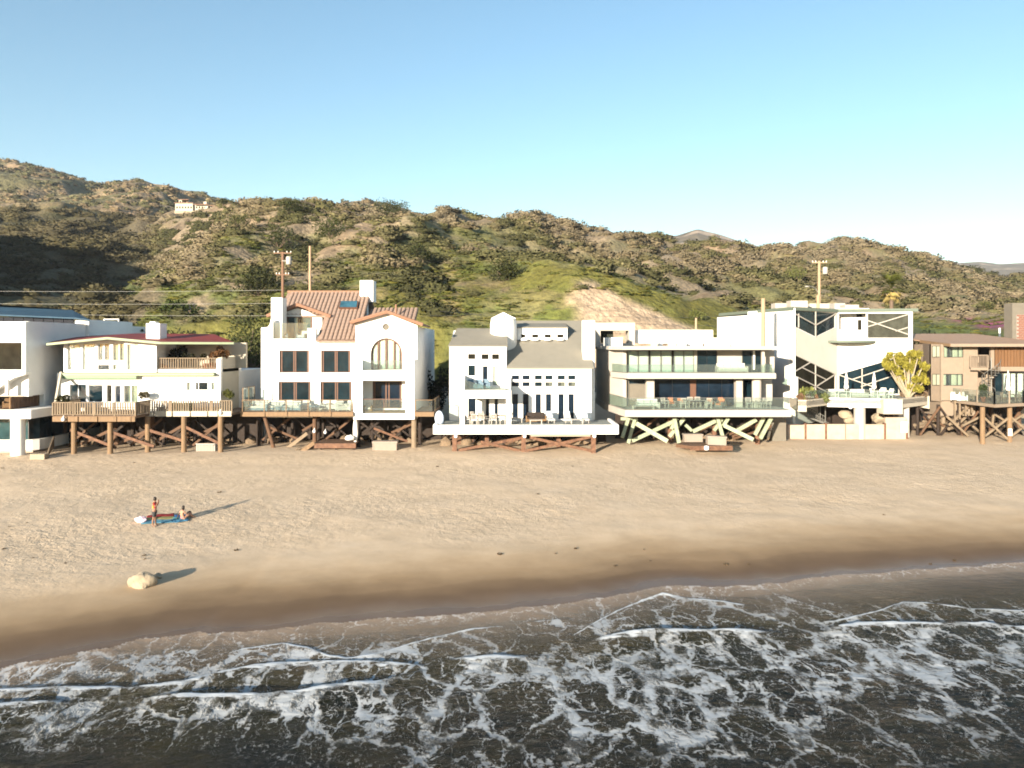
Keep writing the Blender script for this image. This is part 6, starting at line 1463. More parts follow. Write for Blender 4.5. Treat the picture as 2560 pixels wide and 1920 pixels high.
wire(W(2048, 770, 105.5), W(3300, 800, 104), 'upper power line above the brown roof', .4, .022); wire(W(2048, 795, 105.5), W(3300, 830, 104), 'lower power line above the brown roof', .5, .022)

# ---------------------------------------------------------------- the white mansion on the far hillside
def mansion():
    Ym = 335.0; base = W(500, 524, Ym); root = thing('mansion', base, 'distant white mansion on the hillside at upper left', 'house')
    def blk(nm, x0, x1, y0, y1, Y, d, m='stucco_cream'): return vbox(root, nm, View(0, 0, 1), x0, x1, y0, y1, Y, d, m)
    blk('wall', 438, 482, 508, 530, Ym, 9); blk('wall', 447, 470, 500, 509, Ym + 2, 6); blk('wall', 486, 520, 512, 528, Ym + 1, 8); blk('wall', 523, 556, 515, 527, Ym + 2, 7); blk('tower', 509, 516, 504, 514, Ym + 2, 3)
    for x0, x1, y in ((436, 484, 508), (445, 472, 500), (484, 522, 512), (521, 558, 515)):
        a, b = W(x0, y, Ym), W(x1, y, Ym); MB().prism([(a.x, Ym - .5, a.z), (b.x, Ym - .5, b.z), (b.x - 1.2, Ym + 5, b.z + 1.1), (a.x + 1.2, Ym + 5, a.z + 1.1)], (0, 0, .2)).build('roof', 'tile_edge', root)
    for x in (441, 448, 455, 462, 469, 476, 490, 497, 504, 527, 534, 541, 548): blk('window', x, x + 3, 516, 521, Ym - .1 if x < 480 else Ym + .9 if x < 520 else Ym + 1.9, .2, 'glass_brown')
    for x in (449, 455, 461): blk('window', x, x + 3, 502, 506, Ym + 1.9, .2, 'glass_brown')
    blk('retaining_wall', 436, 560, 527, 534, Ym - 3, 2, 'rock_pale')
mansion()

# ---------------------------------------------------------------- beach things
def lumpy(name, c, sx, sy, sz, seed, m, label=None, cat='rock', group=None, parent=None, sub=3, amp=.35, rz=0):
    bm = bmesh.new(); bmesh.ops.create_icosphere(bm, subdivisions=sub, radius=1)
    for v in bm.verts:
        p = v.co; n = float(vn(p.x * 1.3 + seed, p.y * 1.3 + p.z * 1.1 + seed * .7, seed)) - .5; n2 = float(vn(p.x * 3.1 + p.z * 2 + seed, p.y * 3.1 - p.z, seed + 3)) - .5
        n3 = float(vn(p.x * 7 + p.z * 5 + seed, p.y * 7 - p.z * 4, seed + 6)) - .5; v.co = p * (1 + amp * n * 1.6 + amp * .45 * n2 + amp * .12 * n3)
    me = bpy.data.meshes.new(name); bm.to_mesh(me); bm.free()
    co = np.array([v.co[:] for v in me.vertices]) * np.array((sx, sy, sz)); ca, sa = math.cos(rz), math.sin(rz)
    co = np.stack([co[:, 0] * ca - co[:, 1] * sa, co[:, 0] * sa + co[:, 1] * ca, co[:, 2]], 1); me.vertices.foreach_set('co', co.ravel()); me.update()
    me.materials.append(MATS[m]); o = link(name, me, parent, c)
    if label: tag(o, label, cat, group)
    return o
def sand_at(x, y, it=8):
    """point of the beach seen at a photograph pixel"""
    z = -1.0
    for _ in range(it):
        Y = (CAMZ - z) * FPX / (y - HORIZ); X = (x - 1280) / FPX * Y; z = gz(X, Y)
    return Vector((X, Y, z))
p = sand_at(348, 1470); lumpy('boulder', p + Vector((0, .25, .22)), .58, .46, .52, 5, 'rock_pale', 'pale rounded boulder on the smooth sand near the water', 'rock', amp=.34, rz=.3, sub=4)
p = sand_at(392, 1446); lumpy('boulder', p + Vector((0, .1, .08)), .24, .16, .16, 9, 'rock_pale', 'small pale stone behind the boulder near the water', 'rock', amp=.4, rz=-.4)
r = random.Random(8); k = 0
for (x0, x1, Y0, Y1, n, wh) in ((430, 640, 75.0, 77.6, 12, 'in the gap between the red roofed and tile roofed houses'), (640, 1050, 75.0, 77.6, 22, 'under the deck of the tile roofed house'), (1100, 1480, 73.5, 75.8, 26, 'under the wide white deck of the grey roofed house'), (1560, 1950, 77.0, 78.8, 14, 'behind the green steel struts'), (2050, 2260, 83.5, 85.5, 10, 'in the shade behind the concrete seawall'), (180, 400, 73.4, 75, 7, 'under the slatted timber deck')):
    for i in range(n):
        Y = r.uniform(Y0, Y1); X = (r.uniform(x0, x1) - 1280) / FPX * Y; s = r.uniform(.3, .75); z = gz(X, Y)
        lumpy('boulder', (X, Y, z + s * .25), s * r.uniform(.8, 1.3), s * r.uniform(.7, 1.1), s * r.uniform(.6, .9), 20 + k, 'rock', 'brown riprap boulder ' + wh, 'rock', 'riprap boulders ' + wh, sub=2, rz=r.random() * 3); k += 1
for x, y, s in ((670, 1395, .8), (700, 1430, .55), (920, 1400, .6), (955, 1420, .65), (655, 1380, .5)):
    q_ = V5.w(x, y, 81.5); lumpy('boulder', (q_.x, 82, q_.z), s, s * .8, s * .7, int(x), 'rock_pale', 'pale sunlit boulder behind the low seawall panels', 'rock', 'pale boulders behind the seawall', sub=2, amp=.5)
# sand mounded round the first timber piles
# seawall of concrete panels with rusty joints
zs = zw(V5, 1462, 79.0)
sw_ = thing('seawall', V5.w(640, 1540, 79), 'low seawall of pinkish concrete panels with rusty posts under the white deck', 'wall')
for x0, x1 in ((160, 308), (316, 478), (486, 640), (648, 760), (808, 968), (976, 1148)):
    a, b = V5.w(x0, 1462, 79), V5.w(x1, 1560, 79); MB().box(a.x, b.x, 79, 79.3, b.z - .6, zs - .02 * (x0 % 3) + (.7 if x0 > 970 else 0)).build('wall_panel', 'concrete_pink', sw_)
for x in (312, 482, 972, 1153):
    a = V5.w(x, 1462, 78.95); MB().box(a.x - .09, a.x + .09, 78.93, 79.35, a.z - 2.5, a.z + .1).build('joint_post', 'wood_rust', sw_)
a, b = V5.w(978, 1356, 83), V5.w(1056, 1440, 83); tag(MB().box(a.x, b.x, 83, 83.2, b.z - 1.5, a.z).build('plywood_sheet', 'wood_rust'), 'rust brown panel behind the seawall under the white deck', 'panel')
a = V5.w(1131, 1485, 78.9); tag(MB().box(a.x - .35, a.x + .3, 78.85, 78.9, a.z - .55, a.z + .5).build('notice_sign', 'rope_white'), 'small white sign on the right end of the concrete seawall', 'sign')
# white lattice crate, leaning plank panel
p = sand_at(512, 1128); root = thing('lattice_crate', p, 'low white lattice crate on the sand under the slatted timber deck', 'crate')
for i in range(12): MB().box(p.x - .75 + i * .13, p.x - .68 + i * .13, p.y, p.y + .04, p.z, p.z + .62).build('slat', 'concrete_pale', root)
MB().box(p.x - .78, p.x + .88, p.y + .05, p.y + .9, p.z - .1, p.z + .52).build('box', 'concrete_pale', root); MB().box(p.x - .8, p.x + .92, p.y - .03, p.y + .07, p.z + .6, p.z + .68).build('rim', 'concrete_pale', root)
q4 = [W(115, 1143, 66.6), W(121, 1120, 66.6), W(133, 1090, 69.5), W(133, 1118, 69.5)]; root = thing('plank_gate', q4[0], 'weathered plank panel leaning beside the white column house', 'panel')
for i in range(5):
    t0, t1 = i / 5, (i + .93) / 5; f = lambda t, lo: (q4[0] + (q4[3] - q4[0]) * t) if lo else (q4[1] + (q4[2] - q4[1]) * t)
    MB().prism([f(t0, 1), f(t1, 1), f(t1, 0), f(t0, 0)], (.08, .05, 0)).build('plank', 'wood_weathered', root)
a = sand_at(95, 1150); tag(MB().box(a.x - .8, a.x + .4, a.y + .2, a.y + .9, a.z - .2, a.z + .45).build('stone_block', 'rock_pale'), 'tan stone block beside the round white column', 'block')
# low platform with steps under the tile roofed house
Yp = 70.4; a, b = V2.w(655, 1395, Yp), V2.w(988, 1470, Yp); root = thing('beach_platform', V2.w(820, 1470, Yp), 'low brown timber platform with steps below the tile roofed house', 'platform')
zt = V2.w(800, 1432, Yp).z
n = 9
for i in range(n):
    y0 = Yp + .1 + i * .36; MB().box(a.x + .02, b.x - .02, y0, y0 + .34, zt - .06, zt).build('deck_board', 'wood_brown', root)
MB().box(a.x, b.x, Yp, Yp + .09, zt - .42, zt + .01).build('front_board', 'wood_rust', root)
for i in range(5):
    c0 = V2.w(638 - i * 62, 1440 + i * 22, Yp); MB().prism([(c0.x - .05, Yp + .1, c0.z), (c0.x - .05, Yp + 2.1, c0.z), (c0.x - .75, Yp + 1.9, c0.z - .12), (c0.x - .75, Yp - .1, c0.z - .12)], (0, 0, -.07)).build('step', 'wood_weathered', root)
MB().bar(V2.w(655, 1425, Yp - .02), V2.w(500, 1535, Yp - .12), .34, .07).build('stringer', 'wood_tan', root)
MB().bar(V2.w(600, 1350, Yp + 2.1), V2.w(400, 1500, Yp + 2), .3, .07).build('stringer', 'wood_weathered', root)
for x in (700, 820, 960): MB().box(xw(V2, x, Yp) - .1, xw(V2, x, Yp) + .1, Yp + .4, Yp + .6, zt - 1.3, zt - .07).build('leg', 'wood_dark', root)
# white storage chest, hanging towels
def chest(V, x0, x1, y0, y1, Y, d, label, m='concrete_pink', sk=0):
    a, b = V.w(x0, y0, Y), V.w(x1, y1, Y); root = thing('storage_chest', Vector(((a.x + b.x) / 2, Y, b.z)), label, 'chest', None); h = a.z - b.z
    def rz_(X, Yy): return (X, Yy + (X - a.x) * sk)
    def bx2(nm, X0, X1, y_0, y_1, z0, z1): MB().prism([(*rz_(X0, y_0), z0), (*rz_(X1, y_0), z0), (*rz_(X1, y_1), z0), (*rz_(X0, y_1), z0)], (0, 0, z1 - z0)).build(nm, m, root)
    bx2('body', a.x, b.x, Y, Y + d, b.z - .1, b.z + h * .78); bx2('lid', a.x - .04, b.x + .04, Y - .04, Y + d + .04, b.z + h * .78 + .01, a.z)
    for X in (a.x + .03, b.x - .13): bx2('batten', X, X + .1, Y - .035, Y - .005, b.z - .05, b.z + h * .74)
    return root
mat('chest_white', (.24, .20, .165), .8, .06, 3)
chest(V2, 1120, 1315, 1415, 1490, 70.6, .9, 'pale storage chest on the sand under the arched window house', 'chest_white')
o = lumpy('surfboard_bag', V2.w(985, 1320, 71.6), .22, .2, 1.15, 77, 'rope_white', 'tall white bundle hanging against the pile below the loggia', 'bundle', amp=.25)
o = lumpy('towel_heap', V2.w(950, 1385, 71.2), .42, .3, .32, 78, 'cushion_white', 'pale heap of towels on the brown platform edge', 'towels', amp=.5)
# platform with two chests below the modern house
Yp = 69.6; a, b = V4.w(790, 1470, Yp), V4.w(1322, 1530, Yp); zt = V4.w(1100, 1488, Yp).z
root = thing('beach_platform', V4.w(1100, 1530, Yp), 'low rust brown platform with white lamp below the green struts', 'platform')
P4 = [V4.w(925, 1488, Yp), V4.w(1322, 1484, Yp), V4.w(1300, 1440, 72.2), V4.w(850, 1440, 72.2), V4.w(790, 1470, 71)]
MB().prism([(q_.x, q_.y, zt - .3) for q_ in P4], (0, 0, .3)).build('deck', 'wood_brown', root)
for i in range(4):
    MB().box(P4[0].x + i * .0 - .02, P4[1].x + .02, Yp - .07 - .0 * i, Yp - .015, zt - .40 + i * .1 + .005, zt - .31 + i * .1).build('front_board', 'wood_rust', root)
c = V4.w(1080, 1508, Yp - .15); MB().lathe(c, [(0, -.2), (.19, -.17), (.23, 0), (.19, .17), (0, .2)], 14).build('lamp', 'lamp_white', root, smooth=True)
chest(V4, 872, 1045, 1378, 1442, 71.6, .8, 'pale storage chest at the left on the rust brown platform', 'chest_white'); chest(V4, 1092, 1252, 1395, 1472, 70.4, .8, 'pale storage chest at the right on the rust brown platform', 'chest_white', -.35)
# driftwood logs stacked beside the brown house
r = random.Random(4)
for i, (xa, ya, xb, yb) in enumerate(((1215, 1470, 1330, 1460), (1225, 1485, 1420, 1478), (1290, 1440, 1450, 1430), (1330, 1405, 1450, 1395), (1240, 1455, 1380, 1470), (1480, 1460, 1640, 1440), (1500, 1500, 1590, 1480), (1660, 1470, 1760, 1440), (1850, 1470, 1980, 1460), (1880, 1530, 1970, 1470))):
    p, q_ = V5.w(xa, ya, 82 + .3 * (i % 3)), V5.w(xb, yb, 83 + .4 * (i % 3)); g = MB().path([p, (p + q_) / 2 + Vector((0, 0, .05)), q_], [.17, .19, .15], 9); tag(g.build('log', 'wood_weathered'), 'weathered grey brown log lying under the brown timber house', 'log', 'logs stacked under the brown house')
# basketball backboard behind the red roofed house
c = W(278, 808, 95); root = thing('basketball_hoop', Vector((c.x, 95, 4)), 'white basketball backboard on a pole behind the red roofed house', 'basketball hoop')
f = MB(); w2, h2 = .92, .52
for x0, x1, z0, z1 in ((-w2, w2, h2 - .1, h2), (-w2, w2, -h2, -h2 + .1), (-w2, -w2 + .1, -h2 + .1, h2 - .1), (w2 - .1, w2, -h2 + .1, h2 - .1)): f.box(c.x + x0, c.x + x1, 95, 95.06, c.z + z0, c.z + z1)
f.build('frame', 'paint_white', root); MB().box(c.x - w2 + .1, c.x + w2 - .1, 95.02, 95.04, c.z - h2 + .1, c.z + h2 - .1).build('backboard', 'glass_rail', root)
MB().tube((c.x, 95.3, 3.6), (c.x, 95.2, c.z), .08, .08, 8).build('pole', 'steel_grey', root)
g = MB(); n = 16
g.path([(c.x + .23 * math.cos(6.28 * i / n), 94.7 + .23 * math.sin(6.28 * i / n), c.z - .3) for i in range(n + 1)], [.02] * (n + 1), 5); g.build('rim', 'cushion_orange', root)

# seaweed scraps and small debris left on the sand
r = np.random.default_rng(401); cs, rs = [], []
for i in range(34):
    x, y = r.uniform(-100, 2660), r.choice([r.uniform(1130, 1420), r.normal(1395, 18)]); p = sand_at(x, y)
    if p.y > swash_y(np.array([p.x]))[0] + .6: cs.append(p + Vector((0, 0, .03))); rs.append(.05 + .12 * r.random() ** 2)
sw2 = leaf_cloud('seaweed_scraps', cs, rs, 420, .05, (.11, .08, .05), LEAF_M, None, 402, up=0, flat=.3); kind(sw2, 'stuff'); tag(sw2, 'small dark scraps of seaweed scattered over the sand', 'seaweed')
# ---------------------------------------------------------------- deck furniture (each kind built once at the origin, facing the sea)
def legs(root, w, d, h, r, m, inset=.04):
    for sx in (-1, 1):
        for sy in (-1, 1):
            MB().bar((sx * (w / 2 - inset), sy * (d / 2 - inset), 0), (sx * (w / 2 - inset), sy * (d / 2 - inset), h), r).build('leg', m, root)
def mk(name, label, cat, group): return thing(name, (0, 0, 0), label, cat, group)
def chair(label, group, frame='concrete_pale', seat='cushion_white', name='deck_chair', slats=4):
    t = mk(name, label, 'chair', group); legs(t, .52, .5, .42, .05, frame)
    MB().box(-.27, .27, -.26, .26, .42, .48).build('seat', seat, t)
    bk = MB().bar((-.24, .25, .46), (-.24, .33, .95), .05).bar((.24, .25, .46), (.24, .33, .95), .05).bar((-.26, .33, .94), (.26, .33, .94), .06).build('backrest', frame, t)
    for i in range(slats):
        x = -.16 + .32 * i / max(1, slats - 1); MB().bar((x, .26, .5), (x, .325, .92), .045, .02).build('slat', frame, bk)
    for sx in (-1, 1): MB().bar((sx * .27, -.22, .66), (sx * .27, .28, .66), .05).build('armrest', frame, t); MB().bar((sx * .27, -.22, .42), (sx * .27, -.22, .66), .045).build('arm_support', frame, t)
    return t
def club(label, group, base='wicker_tan', cush='cushion_white', w=.85, name='lounge_chair'):
    t = mk(name, label, 'sofa' if w > 1.2 else 'chair', group)
    MB().box(-w / 2, w / 2, -.4, .4, .08, .3).build('base', base, t); legs(t, w, .8, .08, .06, base)
    n = max(1, round(w / .8)); cw = (w - .24) / n
    for i in range(n):
        x0 = -w / 2 + .12 + i * cw
        MB().box(x0 + .01, x0 + cw - .01, -.4, .24, .305, .46).build('seat_cushion', cush, t); MB().prism([(x0 + .02, .2, .44), (x0 + .02, .38, .42), (x0 + .02, .46, .86), (x0 + .02, .32, .88)], (cw - .04, 0, 0)).build('back_cushion', cush, t)
    for sx in (-1, 1): MB().box(sx * (w / 2 - .11), sx * w / 2, -.4, .4, .3, .6).build('armrest', base, t)
    MB().box(-w / 2 + .11, w / 2 - .11, .4, .46, .3, .72).build('backrest', base, t)
    return t
def table(label, group, w, d, h, top='concrete_pale', leg='concrete_pale', name='deck_table'):
    t = mk(name, label, 'table', group); MB().box(-w / 2, w / 2, -d / 2, d / 2, h - .05, h).build('table_top', top, t); legs(t, w, d, h - .05, .07, leg, .06); return t
def lounger(label, group):
    t = mk('sun_lounger', label, 'lounger', group); MB().box(-.33, .33, -1.0, .3, .26, .32).build('frame', 'concrete_pale', t)
    legs(t, .62, 1.7, .26, .05, 'concrete_pale')
    MB().box(-.31, .31, -.98, .28, .325, .42).build('mattress', 'cushion_white', t); MB().prism([(-.31, .29, .33), (-.31, .80, .88), (-.31, .74, .95), (-.31, .24, .43)], (.62, 0, 0)).build('back_mattress', 'cushion_white', t)
    MB().prism([(-.25, .42, .66), (-.25, .70, .96), (-.25, .66, 1.01), (-.25, .38, .71)], (.5, 0, 0)).build('towel', 'towel_pale_blue', t); MB().box(-.33, .33, -.2, .2, .425, .44).build('blanket', 'towel_blue', t)
    return t
def parasol(label, h=2.7):
    t = mk('closed_parasol', label, 'parasol', 'closed parasols on the decks'); MB().tube((0, 0, 0), (0, 0, h), .03, .03, 8).build('pole', 'rope_white', t)
    MB().lathe((0, 0, 0), [(.32, 0), (.3, .06), (.08, .1), (.05, .16)], 14).build('base', 'concrete_pale', t)
    n = 10; vs_ = []; fs = []
    prof = [(1.0, .16), (1.15, .23), (1.35, .20), (1.5, .15), (1.62, .19), (2.0, .15), (2.4, .10), (h - .08, .05), (h + .02, .01)]
    for z, r in prof:
        for i in range(n * 2): a = math.pi * i / n; q_ = r * (1 if i % 2 else .68); vs_.append((q_ * math.cos(a), q_ * math.sin(a), z * (h / 2.7)))
    for k in range(len(prof) - 1):
        for i in range(2 * n): j = (i + 1) % (2 * n); fs.append((k * 2 * n + i, k * 2 * n + j, (k + 1) * 2 * n + j, (k + 1) * 2 * n + i))
    MB().add(vs_, fs).build('canopy', 'cushion_white', t); MB().tube((0, 0, 1.48 * h / 2.7), (0, 0, 1.54 * h / 2.7), .165, .165, 12).build('tie_strap', 'rope_white', t)
    return t
def place(t, V, x, Y, z, rz=0, label=None, first=False):
    loc = (xw(V, x, Y), Y, z)
    if first:
        t.location = loc; t.rotation_euler = (0, 0, rz)
        if label: t['label'] = label
        return t
    return dup(t, loc, rz, label)
def spread_out(t, V, z, spots):
    for i, s in enumerate(spots): place(t, V, s[0], s[1], z, s[2] if len(s) > 2 else 0, s[3] if len(s) > 3 else None, False)
    for ch in list(t.children):
        for g_ in list(ch.children): bpy.data.objects.remove(g_)
        bpy.data.objects.remove(ch)
    bpy.data.objects.remove(t)

zH3 = zw(V2, 1180, 71.0)
spread_out(club('', 'sofa modules on the timber deck', 'cushion_blue', 'cushion_white', 1.7, 'sofa'), V2, zH3, [(215, 72.2, .0, 'pale blue outdoor sofa at the left end of the glass railed deck'), (350, 72.6, 0, 'blue based outdoor sofa in the middle of the lounge group'), (480, 72.3, 0, 'outdoor sofa with white cushions at the right of the lounge group'), (300, 73.7, 0, 'white cushioned sofa behind the front row of blue sofas')])
spread_out(club('', 'white lounge chairs on the timber deck', 'cushion_white', 'cushion_white', .9), V2, zH3, [(450, 73.8, 0, 'white lounge chair in front of the left ground floor window'), (590, 73.6, .2, 'white lounge chair near the white pillar between the windows'), (870, 72.4, .5, 'white lounge chair beside the loggia pier'), (930, 72.7, -.4, 'tall white lounge chair against the loggia pier'), (745, 73.6, 0, 'white lounge chair before the middle window'), (800, 73.8, 0, 'white lounge chair right of the middle window')])
spread_out(table('', 'low tables on the timber deck', 1.1, .8, .42, 'cushion_blue', 'steel_grey'), V2, zH3, [(660, 72.6, 0, 'low blue grey table on the deck of the tile roofed house'), (395, 71.9, 0, 'low blue table among the pale sofas')])
zt3 = zw(V2, 597, 74.5)
spread_out(club('', 'roof terrace chairs', 'cushion_blue', 'cushion_white', .9), V2, zt3 - .1, [(400, 75.9, .6, 'blue chair on the roof terrace beside the chimney'), (565, 75.8, -.3, 'white chair behind the glass of the roof terrace')])
zl = zw(V2, 1190, 71.3); spread_out(club('', 'loggia chairs', 'wicker_tan', 'cushion_white', .8), V2, zl, [(1085, 72.4, 0, 'cushioned chair inside the loggia on the left')])
z4 = zw(V3, 1275, 69.5) - .14
spread_out(table('', 'dining tables under the pergola', 1.6, .95, .74, 'wicker_tan', 'concrete_pale'), V3, z4, [(530, 72.6, 0, 'tan topped dining table under the white pergola'), (750, 72.4, 0, 'dining table behind the right pergola post')])
spread_out(chair('', 'dining chairs under the pergola'), V3, z4, [(435, 71.9, 1.4, 'beige dining chair next to the left pergola post'), (500, 71.7, 3.0, 'beige dining chair in front of the tan table, left one'), (565, 71.6, 3.2, 'beige dining chair in front of the tan table, right one'), (620, 72.3, -1.5, 'beige dining chair at the right end of the tan table'), (690, 71.7, 3.1, 'beige dining chair in front of the second table'), (775, 71.6, 3.2, 'beige dining chair beside the right pergola post'), (480, 73.4, 0, 'beige dining chair behind the tan table'), (560, 73.5, 0, 'beige dining chair behind the tan table near the doors'), (835, 72.6, -1.5, 'beige chair just right of the pergola post')])
spread_out(lounger('', 'sun loungers on the white deck'), V3, z4, [(1245, 73.2, .1, 'lounger with blue and white towels, leftmost of three on the white deck'), (1418, 73.2, .05, 'lounger with towels in the middle of three on the white deck'), (1588, 73.2, 0, 'lounger with towels, rightmost of three on the white deck')])
spread_out(table('', 'low tables on the white deck', 1.15, .7, .42), V3, z4, [(1105, 71.6, 0, 'pale low table at the centre of the white deck'), (1510, 72.2, 0, 'small pale table between the loungers'), (910, 73.2, 0, 'long white low bench in front of the tall windows')])
spread_out(club('', 'white deck sofas', 'wicker_tan', 'wood_dark', 1.9, 'sofa'), V3, z4, [(1105, 73.7, 0, 'dark brown sofa against the tall windows of the white deck')])
a = V3.w(150, 1180, 71.2); o = lumpy('covered_grill', (a.x, 71.2, z4 + .62), .42, .35, .68, 91, 'towel_pale_blue', 'pale blue covered object at the left end of the white deck', 'cover', amp=.12)
z4b = zw(V3, 930, 71.3); spread_out(club('', 'balcony chairs', 'cushion_blue', 'cushion_blue', .8), V3, z4b, [(470, 73.0, .3, 'blue chair at the left on the pergola balcony'), (545, 73.2, 0, 'blue chair second from left on the pergola balcony'), (610, 73.6, 0, 'blue chair by the balcony door above the pergola')])
z5 = zw(V4, 1150, 72.5)
spread_out(club('', 'benches on the modern deck', 'concrete_pale', 'cushion_white', 2.2, 'sofa'), V4, z5, [(525, 74.2, 0, 'pale built bench at the left of the modern house deck')])
spread_out(table('', 'low tables on the modern deck', 2.0, .8, .34), V4, z5, [(480, 73.3, 0, 'long pale low table before the bench of the modern house')])
spread_out(club('', 'orange cushioned chairs on the modern deck', 'steel_grey', 'cushion_orange', .75), V4, z5, [(745, 76.2, 0, 'chair with orange cushion, leftmost on the modern house deck'), (842, 75.8, .2, 'chair with orange cushion beside the round table'), (1115, 76.0, 0, 'chair with orange cushion right of the dining table'), (1220, 76.4, 0, 'chair with orange cushion near the right pillar'), (1210, 74.6, -.8, 'large orange chair in front of the right pillar')])
spread_out(chair('', 'pale chairs on the modern deck', 'concrete_pale', 'concrete_pale'), V4, z5, [(690, 75.0, .6, 'pale chair at the left of the modern deck furniture'), (860, 74.4, 3.0, 'pale slatted chair before the dining table, left one'), (930, 75.6, 0, 'pale chair behind the dining table'), (1000, 75.8, 0, 'pale chair at the middle of the dining table'), (1100, 74.4, 3.1, 'pale slatted chair before the dining table, right one'), (1480, 75.0, 0, 'slim chair right of the pillar on the modern deck'), (1570, 74.8, 0, 'slim chair in front of the round column'), (1650, 74.8, .3, 'slim chair at the right end of the modern deck')])
spread_out(table('', 'dining tables on the modern deck', 1.8, .9, .72), V4, z5, [(990, 75.0, 0, 'dining table at the centre of the modern house deck')])
z5u = zw(V4, 803, 74.3); spread_out(club('', 'upper sofa', 'concrete_pale', 'cushion_white', 3.0, 'sofa'), V4, z5u, [(1315, 76.2, 0, 'long pale sofa on the upper balcony of the modern house')])
z6 = 3.96
spread_out(parasol(''), V5, z6, [(650, 79.9, 0, 'closed white parasol, left of two on the white folded deck'), (880, 80.0, .3, 'closed white parasol, right of two on the white folded deck')])
p7 = parasol('', 2.9); spread_out(p7, V5, 3.71, [(1992, 80.0, 0, 'closed white parasol on the brown house deck')])
spread_out(club('', 'sofas on the folded deck', 'concrete_pale', 'cushion_white', 1.9, 'sofa'), V5, z6, [(580, 81.2, 0, 'pinkish white sofa left of the left parasol'), (745, 81.0, 0, 'white sofa between the two parasols')])
spread_out(table('', 'tables on the folded deck', 1.3, .9, .72, 'rope_white', 'rope_white'), V5, z6, [(620, 80.3, 0, 'low white table by the left parasol'), (940, 81.0, 0, 'white table by the right parasol')])
spread_out(chair('', 'chairs on the folded deck', 'rope_white', 'rope_white'), V5, z6, [(940, 79.9, 3.0, 'white chair in front of the table by the right parasol'), (1005, 80.6, -1.3, 'white chair at the right of the parasol table'), (880, 81.3, .8, 'white chair behind the right parasol'), (970, 82.0, 0, 'white chair behind the parasol table')])
z7 = 3.71
spread_out(club('', 'white chairs on the brown deck', 'rope_white', 'cushion_white', .75), V5, z7, [(1565, 80.8, .5, 'white chair, leftmost on the brown house deck'), (1615, 80.5, -.3, 'white chair second from left on the brown house deck')])
spread_out(chair('', 'metal chairs on the brown deck', 'wood_weathered', 'wood_weathered'), V5, z7, [(1670, 80.2, .4, 'wooden chair beside the white chairs on the brown deck'), (1890, 78.2, .7, 'wooden chair at the prow of the brown deck'), (1965, 78.6, 1.4, 'wooden chair left of the table on the brown deck'), (2080, 78.8, -1.2, 'wooden chair at the right edge of the photo on the brown deck')])
spread_out(table('', 'tables on the brown deck', 1.2, .9, .72, 'wood_weathered', 'wood_weathered'), V5, z7, [(2030, 79.2, 0, 'wooden table on the brown deck by the parasol')])
planter_plants([Vector((xw(V5, 1785, 79.0), 79.0, z7 + .5)), Vector((xw(V5, 1785, 79.0), 79.0, z7 + 1.1))], (.035, .05, .02), 'tall potted plant at the middle of the brown deck', 'plant', 371, .16, .38)
pot(Vector((xw(V5, 1785, 79.0), 79.0, z7)), .26, .5, 'terracotta pot with a tall plant on the brown deck')
zz1 = zw(V1, 1105, 67.2)
spread_out(chair('', 'chairs on the slatted deck', 'rope_white', 'rope_white'), V1, zz1, [(1310, 71.0, 0, 'white chair behind the slatted railing, left of three'), (1390, 70.9, .4, 'white chair behind the slatted railing, middle of three'), (1720, 70.8, 0, 'white chair behind the slatted railing, right of three')])
a = V1.w(1570, 940, 70.9); tag(MB().lathe((a.x, 71.0, zz1), [(.9, 0), (.95, .8), (.9, .86), (.86, .8), (0, .8)], 24).build('hot_tub', 'awning_green'), 'round hot tub with green cover on the slatted deck', 'hot tub')
spread_out(club('', 'wicker lounge', 'wicker_tan', 'wicker_tan', .9), View(0, 0, 1), hz(1025, 66.6) + .04, [(22, 68.0, .5, 'brown wicker lounge chair on the balcony at the left edge'), (-30, 68.2, 0, 'brown wicker chair half cut by the left edge')])

# ---------------------------------------------------------------- people
mat('skin', (.36, .20, .13), .55, .08, 5); mat('skin_tan', (.20, .10, .062), .55, .08, 5); mat('hair_dark', (.018, .012, .009), .5, .3, 20); mat('shorts_dark', (.03, .032, .035), .85, .2, 8); mat('bikini_pink', (.50, .22, .30), .8, .1, 8); mat('bag_dark', (.02, .018, .018), .8, .3, 6); mat('bag_white', (.62, .55, .56), .8, .1, 5, col2=(.66, .42, .50))
def shirt_mat():
    m = mat('rash_shirt', (.28, .018, .02), .8, .1, 8); nt = m.node_tree; b = nt.nodes['Principled BSDF']; N = nt.nodes.new
    tc = N('ShaderNodeTexCoord'); sx = N('ShaderNodeSeparateXYZ'); nt.links.new(tc.outputs['Object'], sx.inputs[0])
    rp = N('ShaderNodeValToRGB'); rp.color_ramp.interpolation = 'CONSTANT'; rp.color_ramp.elements[0].color = (.60, .26, .012, 1); rp.color_ramp.elements[1].position = .47; rp.color_ramp.elements[1].color = (.26, .016, .02, 1)
    ad = N('ShaderNodeMath'); ad.operation = 'MULTIPLY_ADD'; ad.inputs[1].default_value = 1.0; ad.inputs[2].default_value = .5; nt.links.new(sx.outputs[0], ad.inputs[0]); nt.links.new(ad.outputs[0], rp.inputs[0]); nt.links.new(rp.outputs[0], b.inputs['Base Color'])
shirt_mat()
